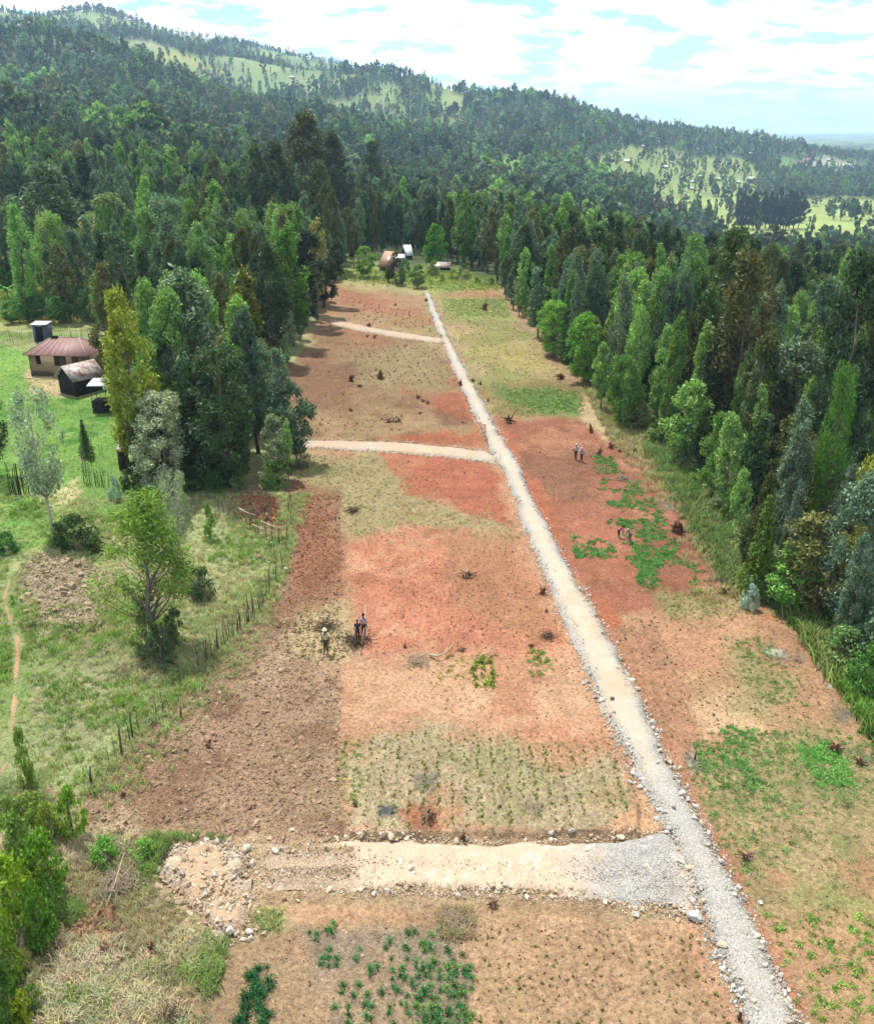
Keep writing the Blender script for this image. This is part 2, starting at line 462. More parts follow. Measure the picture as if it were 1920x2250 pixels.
# --- grass and homestead on the left
paint([(660, 560), (1020, 580), (1200, 790), (1300, 910), (1500, 1160), (1520, 1220), (1640, 1296), (1790, 1460), (2200, 1900), (2200, 2400), (300, 2400), (400, 1900), (320, 1780), (160, 1650), (590, 1110), (590, 900), (540, 830), (545, 760)], (190, 146, 114), 8, 6, 99)
paint([(-400, 620), (660, 620), (545, 830), (600, 905), (590, 1000), (570, 1160), (160, 1640), (-400, 1640)], TURF, 10, 14, 1, lump=.5,
      mott=[((176, 166, 122), 6, .1, .55), ((120, 140, 66), 4, .15, .6)])
paint([(-400, 690), (245, 690), (262, 985), (225, 1130), (90, 1120), (-400, 1180)], GREEN, 12, 16, 2, lump=.4, mott=[((140, 178, 76), 7, 0, .5), ((84, 138, 46), 3, .2, .6)])
paint([(-400, 430), (232, 450), (222, 650), (-400, 655)], (176, 172, 84), 8, 14, 3, mott=((120, 140, 60), 7, .05, .4))
paint([(-400, 1180), (110, 1190), (60, 1380), (90, 1560), (-400, 1600)], (150, 160, 104), 14, 20, 4, mott=((128, 150, 78), 5, .1, .5))
paint([(150, 1310), (330, 1330), (250, 1470), (90, 1500), (60, 1400)], (164, 158, 122), 24, 26, 5, op=.8)
paint([(40, 1165), (95, 1125), (175, 1140), (225, 1180), (215, 1270), (140, 1285), (60, 1275)], (196, 174, 144), 8, 18, 6, lump=1.4, size=2)
paint([(470, 1010), (510, 995), (575, 1010), (580, 1060), (540, 1075), (480, 1050)], (190, 128, 96), 8, 14, 7, lump=.8, size=2)
paint([(60, 755), (130, 762), (200, 770), (190, 800), (120, 802), (66, 790)], (206, 178, 138), 5, 9, 8)
paint([(225, 1068), (250, 1075), (245, 1105), (222, 1098)], (214, 192, 160), 4, 8, 9)
paint([(60, 1000), (112, 985), (160, 960), (168, 930), (158, 990), (120, 1020), (80, 1022)], (206, 190, 140), 5, 9, 9)
# --- weeds in the lower left corner
paint([(-400, 1600), (165, 1600), (185, 1690), (330, 1705), (420, 1880), (560, 1900), (480, 2400), (-400, 2400)], (172, 148, 112), 8, 14, 10, lump=.8,
      mott=[((128, 140, 78), 3, .0, .5), ((182, 148, 116), 4, .15, .55)])
paint([(-400, 1560), (110, 1600), (140, 1800), (60, 2400), (-400, 2400)], (92, 112, 52), 18, 22, 11)
paint([(100, 1860), (200, 1820), (245, 1880), (230, 1945), (120, 1930)], (176, 132, 98), 10, 20, 12, size=2)
paint([(90, 1960), (230, 1890), (270, 1950), (150, 2080), (60, 2100)], (196, 178, 142), 12, 20, 13, op=.8, size=2)
# --- plots left of the road
paint([(680, 563), (760, 575), (862, 580), (900, 690), (690, 648), (650, 620)], (178, 136, 104), 5, 8, 14, lump=.5, mott=((168, 148, 100), 6, .1, .5))
paint([(690, 575), (770, 600), (880, 640), (880, 660), (760, 640), (690, 612)], (176, 112, 84), 6, 10, 15, op=.75)
paint([(690, 560), (860, 575), (865, 600), (760, 588), (690, 574)], (176, 168, 110), 5, 6, 15)
paint([(655, 655), (700, 660), (900, 698), (978, 893), (800, 893), (600, 888), (545, 836), (552, 768), (620, 705)], (158, 122, 90), 5, 8, 16, lump=.8,
      mott=[((166, 142, 100), 6, .0, .5), ((142, 100, 74), 3, .1, .5)])
paint([(690, 665), (790, 680), (800, 700), (720, 700)], (182, 116, 86), 6, 10, 17, op=.8)
paint([(720, 700), (890, 700), (940, 800), (800, 810), (720, 770)], (166, 146, 108), 14, 20, 17, op=.6)
paint([(545, 770), (650, 720), (720, 760), (700, 820), (600, 850), (545, 830)], (150, 106, 80), 10, 14, 18, op=.85, lump=1)
paint([(820, 790), (935, 790), (960, 840), (880, 830)], (180, 98, 66), 8, 14, 18, op=.85)
paint([(560, 830), (760, 835), (900, 860), (960, 892), (600, 888)], (180, 146, 110), 10, 14, 19, op=.7)
paint([(820, 884), (985, 886), (995, 915), (900, 900), (760, 894)], (188, 106, 72), 4, 6, 20, op=.9, lump=.8)
paint([(600, 912), (1015, 946), (1045, 1060), (1210, 1420), (1275, 1560), (1320, 1650), (1270, 1690), (690, 1700), (690, 1060), (595, 995)], (200, 142, 112), 5, 6, 21, lump=.5,
      mott=((184, 128, 98), 5, .0, .55))
paint([(610, 915), (780, 918), (845, 1005), (1065, 1066), (1050, 1092), (860, 1072), (720, 1085), (690, 1060), (600, 985)], (172, 152, 112), 9, 14, 22, mott=((154, 152, 92), 4, .1, .5))
paint([(775, 918), (905, 928), (1020, 950), (1040, 1010), (1056, 1062), (1010, 1060), (940, 1040), (835, 1012), (820, 970)], (188, 106, 78), 6, 14, 23, lump=.6, mott=((198, 124, 92), 4, .1, .6))
paint([(690, 1090), (860, 1075), (1060, 1095), (1130, 1230), (1180, 1330), (1050, 1330), (830, 1310), (740, 1330), (700, 1250)], (204, 128, 98), 12, 18, 24, mott=[((186, 116, 84), 5, .1, .6), ((212, 150, 118), 3, .2, .7)])
paint([(840, 1075), (1050, 1085), (1120, 1240), (1000, 1260), (900, 1180)], (176, 124, 90), 22, 26, 25, op=.7)
paint([(620, 1210), (700, 1215), (720, 1290), (700, 1340), (560, 1340), (540, 1290)], (180, 158, 118), 12, 14, 26, op=.8)
paint([(700, 1330), (1180, 1330), (1240, 1470), (1180, 1500), (900, 1460), (700, 1470)], (212, 162, 128), 16, 22, 27, mott=((198, 138, 106), 4, .1, .6))
paint([(690, 1480), (860, 1470), (1100, 1500), (1240, 1480), (1290, 1590), (1296, 1640), (1270, 1688), (690, 1695)], (190, 166, 136), 10, 16, 28, lump=.6,
      mott=[((198, 146, 112), 5, .15, .6), ((174, 158, 120), 3, .1, .6)])
paint([(1050, 1470), (1240, 1470), (1262, 1520), (1130, 1560)], (208, 142, 108), 12, 18, 29, op=.7)
paint([(1195, 1600), (1262, 1580), (1276, 1650), (1230, 1672), (1190, 1640)], (188, 156, 116), 8, 12, 30, op=.8)
paint([(760, 1625), (800, 1622), (806, 1656), (766, 1660)], (96, 96, 108), 5, 6, 31, size=1)
paint([(840, 1570), (880, 1570), (876, 1600), (850, 1600)], (118, 118, 110), 6, 6, 31, size=1, op=.8)
paint([(820, 1620), (880, 1625), (890, 1690), (830, 1680)], (186, 116, 86), 7, 10, 32, size=1, lump=1)
paint([(186, 1692), (163, 1640), (180, 1598), (330, 1428), (400, 1368), (450, 1320), (520, 1248), (572, 1172), (591, 1100), (596, 992), (680, 996), (692, 1080), (684, 1200), (560, 1290), (690, 1380), (691, 1696), (530, 1706), (330, 1704)],
      (188, 150, 122), 4, 6, 33, lump=1.4, mott=[((204, 170, 140), 6, .0, .55), ((166, 124, 98), 2, .1, .6)])
paint([(596, 985), (685, 990), (692, 1090), (680, 1190), (600, 1230), (545, 1240), (585, 1150)], (174, 118, 88), 12, 16, 34, lump=1.2, mott=((160, 104, 78), 2, .1, .6))
paint([(610, 1240), (690, 1230), (720, 1330), (600, 1350), (550, 1320)], (190, 164, 126), 14, 16, 35, op=.7)
# --- bottom plots
paint([(480, 1900), (560, 1880), (700, 1860), (860, 1842), (1100, 1846), (1420, 1888), (1510, 2072), (1640, 2400), (300, 2400), (400, 2050)], (190, 150, 116), 6, 8, 36, lump=.6, mott=((176, 134, 102), 4, .0, .6))
paint([(400, 1960), (560, 1900), (640, 1960), (660, 2100), (560, 2400), (330, 2400)], (174, 142, 110), 20, 24, 37)
paint([(590, 1868), (900, 1875), (952, 1960), (970, 2400), (700, 2400), (640, 1990)], (156, 134, 116), 10, 14, 38, lump=.7, mott=((172, 142, 116), 3, .1, .6))
paint([(890, 1840), (960, 1846), (950, 1905), (900, 1900)], (166, 144, 108), 8, 10, 39)
paint([(505, 1855), (550, 1842), (570, 1866), (530, 1884)], (166, 162, 104), 10, 16, 39, size=1.5)
# --- plots right of the road
paint([(870, 580), (1012, 590), (1036, 640), (1092, 692), (1112, 735), (1185, 800), (1176, 845), (1005, 850), (960, 790), (912, 690)], (170, 148, 104), 5, 8, 40, mott=[((186, 158, 116), 5, .0, .5), ((150, 146, 84), 6, .15, .5)])
paint([(880, 580), (1000, 588), (1012, 604), (900, 610)], (188, 128, 96), 4, 5, 41, op=.8)
paint([(890, 605), (1020, 605), (1034, 642), (960, 645), (905, 640)], (150, 158, 88), 6, 8, 42)
paint([(935, 690), (1060, 700), (1130, 755), (1000, 745)], (186, 168, 96), 12, 16, 43, op=.7)
paint([(968, 790), (1100, 765), (1185, 790), (1178, 845), (1010, 840)], (146, 126, 78), 7, 8, 43)
paint([(1010, 790), (1100, 785), (1172, 796), (1170, 838), (1080, 836)], (106, 136, 62), 8, 12, 44, op=.9)
paint([(1005, 848), (1190, 845), (1215, 855), (1290, 922), (1380, 1000), (1422, 1070), (1492, 1150), (1500, 1212), (1230, 1262), (1120, 1090), (1030, 905)], (170, 104, 80), 5, 8, 45, lump=.6,
      mott=[((156, 96, 74), 3, .0, .5), ((190, 126, 96), 6, .1, .5)])
paint([(1060, 940), (1160, 915), (1240, 1010), (1190, 1050), (1110, 1030)], (142, 98, 74), 14, 18, 46, op=.75)
paint([(1100, 1010), (1220, 1010), (1300, 1150), (1190, 1160)], (190, 116, 90), 14, 16, 46, op=.7)
paint([(1200, 860), (1230, 850), (1320, 920), (1410, 1010), (1500, 1150), (1470, 1160), (1380, 1030), (1280, 930)], (192, 132, 104), 8, 10, 47, op=.8)
paint([(1186, 790), (1215, 820), (1300, 910), (1290, 925), (1200, 860), (1176, 845)], (202, 172, 134), 5, 7, 48)
paint([(1215, 1255), (1500, 1205), (1560, 1238), (1645, 1300), (1700, 1372), (1768, 1440), (2170, 1900), (2170, 2400), (1720, 2400), (1500, 1820), (1390, 1580), (1290, 1390)], (190, 142, 108), 5, 8, 49, lump=.5,
      mott=[((176, 128, 98), 5, .0, .55), ((176, 150, 104), 7, .1, .5)])
paint([(1220, 1260), (1330, 1240), (1420, 1400), (1500, 1560), (1400, 1590), (1310, 1430)], (178, 124, 98), 14, 18, 50, op=.7)
paint([(1340, 1260), (1500, 1225), (1560, 1245), (1480, 1330), (1380, 1400)], (208, 150, 116), 18, 22, 51, op=.7)
paint([(1330, 1210), (1480, 1190), (1530, 1230), (1440, 1250), (1350, 1245)], (170, 154, 104), 10, 14, 52, op=.75)
paint([(1530, 1232), (1600, 1240), (1580, 1270), (1540, 1268)], (206, 128, 78), 8, 10, 52)
paint([(1400, 1400), (1520, 1420), (1560, 1500), (1440, 1500)], (218, 176, 138), 18, 20, 53, op=.7)
paint([(1480, 1290), (1620, 1370), (1600, 1440), (1500, 1420)], (160, 152, 104), 14, 20, 54, op=.65)
paint([(1400, 1560), (1560, 1480), (1768, 1480), (2170, 1600), (2170, 1900), (1560, 1840), (1470, 1720)], (166, 148, 104), 18, 26, 55, op=.8, mott=[((138, 150, 86), 3, .05, .5), ((184, 138, 102), 4, .2, .6)])
paint([(1560, 1840), (2170, 1850), (2170, 2400), (1740, 2400)], (192, 150, 110), 16, 20, 56, op=.8)
for q in ([(1332, 1010), (1358, 1014), (1356, 1030), (1340, 1028)], [(1550, 1306), (1585, 1316), (1582, 1334), (1556, 1326)], [(1662, 1368), (1700, 1376), (1706, 1400), (1676, 1398)], [(1690, 1424), (1730, 1434), (1734, 1462), (1704, 1458)], [(1425, 1150), (1460, 1156), (1462, 1176), (1432, 1172)], [(1382, 1522), (1430, 1528), (1428, 1560), (1388, 1552)], [(1718, 1516), (1768, 1520), (1766, 1560), (1730, 1550)]):
    paint(q, (124, 116, 112), 6, 9, 57, size=1.0, mott=((196, 190, 182), 1, .2, .5))
# raw red banks beside the road
def offset_strip(edge, w0, w1, side):
    a = [(x + side * w0 * (y / 1400), y) for x, y in edge]; b = [(x + side * w1 * (y / 1400), y) for x, y in edge]
    return a + b[::-1]
paint(offset_strip([p for p in ROAD_R if 860 < p[1] < 1270], -6, 26, 1), (192, 108, 74), 6, 12, 58, lump=.8, size=2)
paint(offset_strip([p for p in ROAD_R if 1180 < p[1] < 2260], -6, 16, 1), (186, 124, 92), 6, 10, 59, op=.8, size=2)
paint(offset_strip([p for p in ROAD_L if 900 < p[1] < 2260], -26, 8, 1), (206, 150, 116), 7, 12, 60, op=.75, size=2)
paint(offset_strip([p for p in ROAD_L if 700 < p[1] < 910], -14, 8, 1), (194, 112, 78), 6, 8, 61, op=.8, size=2)
paint([(1240, 1668), (1290, 1640), (1298, 1590), (1330, 1650), (1345, 1695), (1250, 1705)], (216, 164, 124), 5, 6, 62)
paint([(505, 1700), (1340, 1690), (1400, 1870), (1100, 1850), (860, 1838), (640, 1835), (520, 1840)], (202, 168, 132), 6, 9, 63, lump=1.3, mott=((182, 146, 112), 2, .0, .5))
paint([(318, 1706), (530, 1704), (545, 1800), (512, 1900), (420, 1905), (320, 1790)], (206, 172, 136), 10, 14, 64, lump=1.2)
# grass verges on the right and around the far homestead
paint([(1645, 1296), (1560, 1236), (1505, 1210), (1420, 1060), (1300, 915), (1360, 930), (1560, 1120), (2170, 1180), (2170, 1880), (1768, 1446), (1702, 1376)], (112, 142, 66), 5, 8, 65, lump=.5, mott=((152, 158, 96), 5, .0, .5))
paint([(1040, 640), (1120, 700), (1240, 800), (1330, 910), (1480, 1060), (1480, 1100), (1380, 985), (1290, 905), (1190, 795), (1100, 690)], (150, 142, 96), 9, 12, 66, op=.8)
paint([(1730, 1060), (2170, 1060), (2170, 1260), (1740, 1230)], (150, 170, 90), 8, 10, 67)
paint([(640, 545), (720, 530), (930, 545), (1010, 585), (862, 592), (840, 575), (690, 562)], (150, 162, 84), 5, 6, 68, mott=((120, 148, 62), 5, .0, .5))
paint([(848, 575), (882, 577), (884, 592), (852, 592)], (170, 176, 86), 4, 4, 69)
col[near_i] = ncol; lump[near_i] = nlump

# far meadows, by their outline on the hillsides
far_i = np.where((ay >= 220) & (px > -300) & (px < 2070))[0]
CLEAR = [([(28, 148), (66, 150), (84, 160), (70, 172), (48, 186)], (120, 178, 80)),
         ([(90, 236), (120, 240), (118, 272), (94, 272)], (178, 190, 90)),
         ([(170, 262), (262, 262), (258, 296), (182, 292)], (126, 170, 78)),
         ([(1010, 318), (1066, 300), (1054, 372), (1016, 378)], (126, 160, 84)),
         ([(1172, 330), (1270, 296), (1350, 300), (1420, 320), (1500, 318), (1530, 345), (1540, 398), (1320, 398), (1240, 370), (1180, 394)], (160, 176, 104)),
         ([(1308, 400), (1540, 398), (1780, 402), (1900, 404), (1900, 470), (1560, 506), (1470, 474), (1400, 448), (1330, 428)], (176, 192, 110)),
         ([(1310, 402), (1362, 402), (1368, 424), (1326, 424)], (196, 158, 118)), ([(1408, 430), (1452, 430), (1450, 440), (1410, 440)], (204, 168, 122)),
         ([(1430, 470), (1560, 478), (1556, 498), (1470, 488)], (196, 202, 150)),
         ([(1575, 310), (1610, 320), (1606, 345), (1580, 350)], (120, 160, 84)),
         ([(1600, 330), (1660, 318), (1768, 336), (1768, 344), (1640, 340)], (180, 186, 150)),
         ([(0, 438), (235, 452), (230, 500), (0, 500)], (184, 176, 90)),
         ([(890, 178), (940, 196), (930, 228), (900, 226)], (160, 176, 112)),
         ([(455, 116), (510, 128), (530, 146), (475, 144)], (150, 168, 112)), ([(580, 152), (640, 156), (650, 184), (585, 186)], (150, 166, 108)), ([(590, 200), (730, 205), (720, 222), (600, 222)], (160, 172, 110)),
         ([(245, 82), (310, 84), (335, 100), (300, 104), (255, 96)], (166, 172, 122)), ([(30, 42), (80, 44), (70, 66), (36, 62)], (176, 150, 130)), ([(360, 74), (430, 80), (420, 90), (370, 90)], (150, 166, 112)),
         ([(690, 205), (790, 180), (830, 200), (700, 228)], (150, 168, 110)), ([(1290, 270), (1320, 270), (1318, 282), (1290, 282)], (178, 184, 128)), ([(680, 492), (700, 470), (716, 540), (690, 545)], (140, 150, 90))]
for k, (poly, c) in enumerate(CLEAR):
    w = feather(poly, 2.5, 5, 70 + k, far_i, 25)[:, None]
    cc = srgb(*c, k=2.6)[None] * (1 + .14 * fbm(ax[far_i], ay[far_i], 30, 3, seed=k)[:, None])
    col[far_i] = col[far_i] * (1 - w) + cc * w

# relief: clods, furrows, ruts and banks as real height
dz = np.zeros(len(ax))
fine = fbm(nx, ny, .8, 3, .6, seed=90) * .035 + fbm(nx, ny, .35, 2, seed=91) * .035
dz[near_i] += fine * np.clip(nlump - .3, 0, 2) * .9
furrow = feather([(690, 1480), (860, 1470), (1100, 1500), (1240, 1480), (1290, 1590), (1270, 1688), (690, 1695)], 10, 6, 3) + feather([(1230, 1262), (1330, 1240), (1440, 1450), (1560, 1640), (1400, 1590)], 14, 8, 4)
fur2 = feather([(700, 1090), (1060, 1090), (1200, 1400), (1240, 1470), (700, 1470)], 16, 10, 5) + feather([(960, 1870), (1410, 1890), (1560, 2250), (975, 2250)], 10, 8, 6) + feather([(1600, 1850), (2000, 1850), (2000, 2300), (1740, 2300)], 14, 10, 7)
dz[near_i] += np.clip(fur2, 0, 1) * .022 * np.sin((nx + .2 * fbm(nx, ny, 5, 3)) * 2 * math.pi / .58) * (.5 + .5 * sstep(-.4, .3, fbm(nx, ny, 4, 3, seed=88)))
fur3 = feather([(655, 660), (900, 698), (975, 890), (600, 885), (550, 830)], 8, 8, 8) + feather([(690, 580), (860, 590), (890, 675), (700, 640)], 6, 6, 9) + feather([(1120, 1010), (1230, 1010), (1330, 1180), (1240, 1250)], 10, 10, 10)
dz[near_i] += np.clip(fur3, 0, 1) * .035 * np.sin((nx * .97 + ny * .25 + .25 * fbm(nx, ny, 6, 3)) * 2 * math.pi / .95) * (.4 + .6 * sstep(-.4, .3, fbm(nx, ny, 6, 3, seed=89)))
dz[near_i] += np.clip(furrow, 0, 1) * .04 * np.sin((nx + .12 * fbm(nx, ny, 4, 2)) * 2 * math.pi / .62)
ruts = feather([(532, 1712), (720, 1712), (730, 1806), (545, 1800)], 8, 6, 5)
dz[near_i] += ruts * .13 * np.sin((ny + .1 * fbm(nx, ny, 2, 2)) * 2 * math.pi / 1.25) + ruts * .10 * fbm(nx, ny, .9, 3)
bank1 = feather([(690, 1640), (1290, 1630), (1290, 1692), (1000, 1696), (690, 1698)], 3, 2, 6)
dz[near_i] += bank1 * .28
bank2 = feather([(640, 860), (985, 860), (985, 905), (900, 896), (640, 885)], 3, 2, 7)
dz[near_i] += bank2 * .35
mound = feather([(45, 1165), (95, 1125), (175, 1140), (225, 1180), (215, 1270), (140, 1285), (60, 1275)], 14, 14, 8)
dz[near_i] += mound * (.25 + .45 * np.abs(fbm(nx, ny, 1.6, 3, seed=44)) )
mound2 = feather([(470, 1010), (510, 995), (575, 1010), (580, 1060), (540, 1075), (480, 1050)], 10, 8, 9)
dz[near_i] += mound2 * .35 * np.abs(fbm(nx, ny, 1.5, 3, seed=45))
GZ2 = GZ + dz.reshape(GZ.shape)

# one sheet, cut into the ground and the named plots along grid edges (no overlap, shared rims)
PLOTS = [
    ('ploughed_field', 'freshly ploughed brown field of rough clods inside the pole fence', [(186, 1692), (163, 1640), (180, 1598), (330, 1428), (400, 1368), (520, 1248), (572, 1172), (591, 1100), (596, 992), (684, 996), (690, 1080), (690, 1696), (530, 1706), (330, 1704)]),
    ('red_soil_field', 'large pale red planted plot between the two lower side roads', [(690, 996), (605, 930), (612, 915), (1015, 946), (1045, 1060), (1210, 1420), (1275, 1560), (1318, 1650), (1270, 1690), (691, 1697), (690, 1080)]),
    ('upper_brown_field', 'brown plot with burnt stumps between the middle and top side roads', [(668, 660), (900, 698), (978, 893), (800, 893), (605, 888), (548, 836), (555, 770), (622, 706)]),
    ('top_field', 'small brown plot above the topmost side road', [(682, 565), (760, 577), (855, 585), (895, 682), (700, 650), (668, 640)]),
    ('bottom_field', 'planted beige plot below the lowest side road', [(500, 1900), (700, 1860), (860, 1846), (1100, 1850), (1412, 1888), (1500, 2072), (1600, 2300), (430, 2300), (450, 2050)]),
    ('olive_field', 'olive weedy plot beyond the road next to the far trees', [(880, 585), (1010, 592), (1034, 642), (1092, 694), (1180, 800), (1172, 843), (1008, 848), (966, 790), (914, 690)]),
    ('bean_field', 'red brown plot with green bean patches where people are working', [(1010, 852), (1186, 848), (1290, 924), (1380, 1003), (1420, 1072), (1490, 1152), (1496, 1210), (1232, 1260), (1140, 1112), (1034, 905)]),
    ('weedy_field', 'big weedy tan plot along the lower right of the gravel road', [(1236, 1264), (1500, 1214), (1558, 1242), (1642, 1304), (1766, 1446), (2000, 1720), (2000, 2300), (1700, 2300), (1510, 1820), (1400, 1600), (1300, 1400)]),
]
fcx = .25 * (PX[:-1, :-1] + PX[1:, :-1] + PX[:-1, 1:] + PX[1:, 1:]); fcy = .25 * (PY[:-1, :-1] + PY[1:, :-1] + PY[:-1, 1:] + PY[1:, 1:])
fY = GY[:-1, :-1]
fid = np.zeros(fcx.shape, int)
sel = (fY > 12) & (fY < 170)
for k, (_, _, poly) in enumerate(PLOTS):
    d = np.full(fcx.shape, 1e3); d[sel] = poly_sd(fcx[sel], fcy[sel], poly)
    fid[(d < 0) & (fid == 0)] = k + 1
idx = np.arange(NY * NA).reshape(NY, NA)
quads = np.stack([idx[:-1, :-1], idx[:-1, 1:], idx[1:, 1:], idx[1:, :-1]], -1).reshape(-1, 4)
fidr = fid.ravel()
allv = np.stack([GX.ravel(), GY.ravel(), GZ2.ravel()], 1)
# smooth normals over the whole sheet so that the cuts do not show
for k in range(len(PLOTS) + 1):
    q = quads[fidr == k]
    used, inv = np.unique(q, return_inverse=True)
    nm, lb = ('ground', 'grassy hillside ground with forest floor running to the horizon') if k == 0 else PLOTS[k - 1][:2]
    me = new_mesh(nm, allv[used], inv.reshape(-1, 4), True, [M_GROUND], None, {'soil': col[used], 'lump': lump[used]})
    tag(link(nm, me), lb, 'field' if k else 'ground', kind='structure')

# real height of the sheet, for standing things on it
def _hz(X, Y):
    X = np.asarray(X, float); Y = np.asarray(Y, float)
    r = np.clip(np.searchsorted(yrows, Y) - 1, 0, NY - 2)
    y0 = yrows[r]; y1 = yrows[r + 1]; fy = np.clip((Y - y0) / (y1 - y0), 0, 1)
    wx = np.where(Y < 10, 90, np.maximum(Y, 16))
    c = np.clip((X / wx + .86) / 1.72 * (NA - 1), 0, NA - 1.001); c0 = c.astype(int); fx = c - c0
    return (GZ2[r, c0] * (1 - fx) + GZ2[r, c0 + 1] * fx) * (1 - fy) + (GZ2[r + 1, c0] * (1 - fx) + GZ2[r + 1, c0 + 1] * fx) * fy
def gz(x, y): return float(_hz(np.array([x]), np.array([y]))[0])
def ground(x, y, lift=0.0):
    p = at(x, y); return Vector((p.x, p.y, gz(p.x, p.y) + lift))

# ------------------------------------------------------------------ roads
def road_material():
    t = NT('crushed_stone'); base = t.attr('soil'); p = t.pos()
    n1 = t.noise(1.2, 5, .6, p); n2 = t.noise(9, 4, .7, p)
    v = t.new('ShaderNodeTexVoronoi'); v.inputs['Scale'].default_value = 13.0; v.inputs['Randomness'].default_value = 1.0; t.l.new(p, v.inputs['Vector'])
    st = t.range(t.math('ADD', t.math('MULTIPLY', v.outputs['Distance'], .7), t.math('MULTIPLY', t.noise(22, 3, .7, p), .6)), .3, .75, 1.2, .62)
    c = t.mix(1.0, base, t.range(n1, .3, .7, .9, 1.08), 'MULTIPLY')
    grav = t.attr('lump', out='Fac')
    c = t.mix(grav, c, t.mix(1.0, c, st, 'MULTIPLY'))
    c = t.mix(1.0, c, t.range(n2, .3, .7, .86, 1.1), 'MULTIPLY')
    h = t.math('ADD', t.math('MULTIPLY', v.outputs['Distance'], -.5), t.math('MULTIPLY', n2, .9))
    return t.pbr(c, .95, t.bump(h, t.math('MULTIPLY', grav, .8), .08), .1)
M_ROAD = road_material()
TAN = srgb(219, 200, 176); GREYST = srgb(207, 204, 196); WHITEST = srgb(232, 222, 206); ORANGE = srgb(222, 176, 136)

def sheet(name, poly, label, colour, lift=.10, res=2.4, wob=3.0, edge=9, cat='road', lump_f=None, relief=.03):
    """a thin layer of stone: a fine grid cut to a wobbly outline, its rim sinking into the ground"""
    W = ats(poly)
    dens = []
    for i in range(len(W)):
        a, b = W[i], W[(i + 1) % len(W)]
        n = max(1, int((b - a).length / 1.5))
        for j in range(n): dens.append(a.lerp(b, j / n))
    wp = [(p.x, p.y) for p in dens]
    x0, x1 = min(p[0] for p in wp) - 1, max(p[0] for p in wp) + 1; y0, y1 = min(p[1] for p in wp) - 1, max(p[1] for p in wp) + 1
    # rows spaced by distance
    ys = [y0]
    while ys[-1] < y1: ys.append(ys[-1] + max(.14, ys[-1] * .0042) * res / 2.4)
    V = []; Q = []; L = []; prev = None; C = []
    rows = []
    for y in ys:
        s = max(.13, y * .0024) * res / 2.4
        rows.append((y, s))
    # regular x grid at the median spacing keeps quads simple
    s = float(np.median([r[1] for r in rows]))
    blocks = []
    xs = np.arange(x0, x1 + s, s)
    X, Y = np.meshgrid(xs, np.array(ys))
    d = poly_sd(X.ravel(), Y.ravel(), wp).reshape(X.shape)
    d = d + wob * .06 * fbm(X, Y, 1.4, 3, seed=len(poly))
    U, Vv, Wd = project(X, Y, H(X, Y))
    ew = edge * .035
    Z = _hz(X, Y) * .35 + H(X, Y) * .65
    rim = sstep(0.0, -ew, d)
    Z = Z + (lift + .06) * rim - .06 + relief * fbm(X, Y, .5, 3, seed=77) * (1.2 - .8 * rim)
    cen = sstep(-ew * .3, -ew * 2.6, d)
    cols, lm = colour(X, Y, U, Vv, d, cen)
    inside = d < .05
    m = inside[:-1, :-1] | inside[1:, :-1] | inside[:-1, 1:] | inside[1:, 1:]
    ii = np.arange(X.size).reshape(X.shape)
    q = np.stack([ii[:-1, :-1], ii[:-1, 1:], ii[1:, 1:], ii[1:, :-1]], -1)[m]
    used, inv = np.unique(q, return_inverse=True)
    v = np.stack([X.ravel(), Y.ravel(), Z.ravel()], 1)[used]
    me = new_mesh(name, v, inv.reshape(-1, 4), True, [M_ROAD], None, {'soil': cols.reshape(-1, 3)[used], 'lump': lm.ravel()[used]})
    return tag(link(name, me), label, cat, kind='structure')
def col_main(X, Y, U, V, d, cen):
    n = fbm(X, Y, 1.6, 3, seed=4)
    near = sstep(1420, 1600, V)
    mid = TAN * (1 - near[..., None] * .8) + GREYST * 1.06 * near[..., None] * .8
    track = sstep(.2, .7, fbm(X * 2.2, Y * .35, 1.6, 3, seed=14) + .1)[..., None]
    mid = mid * (1 - .5 * track) + (TAN * 1.08) * .5 * track
    rim = GREYST * 1.0
    w = np.clip(cen + .3 * n, 0, 1)[..., None]
    c = rim * (1 - w) + mid * w
    dirt = sstep(.25, .8, fbm(X, Y, 3.0, 4, .6, seed=24))[..., None] * .45
    c = c * (1 - dirt) + srgb(216, 186, 152) * dirt
    return c, np.clip(1 - cen * (.75 - .5 * near), .12, 1)
def col_side1(X, Y, U, V, d, cen):
    n = fbm(X, Y, 1.4, 3, seed=5)
    g = sstep(1120, 1240, U + 30 * n)[..., None] * sstep(1418, 1340, U + 20 * n)[..., None]
    tan = srgb(224, 198, 170); rough = srgb(218, 192, 162)
    r = sstep(735, 670, U + 40 * n)[..., None]
    c = tan * (1 - r) + rough * r
    c = c * (1 - g) + GREYST * 1.02 * g
    o = (sstep(.35, .7, fbm(X, Y, .8, 2, seed=15)) * sstep(1340, 1360, U) * sstep(1400, 1385, U))[..., None] * .6
    c = c * (1 - o) + ORANGE * o
    sp = sstep(.62, .8, fbm(X, Y, .35, 2, seed=6))[..., None] * .5
    c = c * (1 - sp) + srgb(244, 236, 222) * sp
    return c, np.clip(.25 + .75 * np.maximum(g[..., 0], r[..., 0]), 0, 1)
def col_plain(c1, c2):
    def f(X, Y, U, V, d, cen):
        n = np.clip(.5 + fbm(X, Y, 1.2, 3, seed=9) - .5 * cen, 0, 1)[..., None]
        return c1 * (1 - n) + c2 * n, np.clip(1 - .7 * cen, .2, 1)
    return f
main_road = sheet('gravel_road', MAIN, 'long straight pale gravel road running uphill between the plots', col_main, .13)
side_one = sheet('side_road', SIDE1, 'wide unfinished side road of tan earth and grey gravel', col_side1, .085, relief=.045)
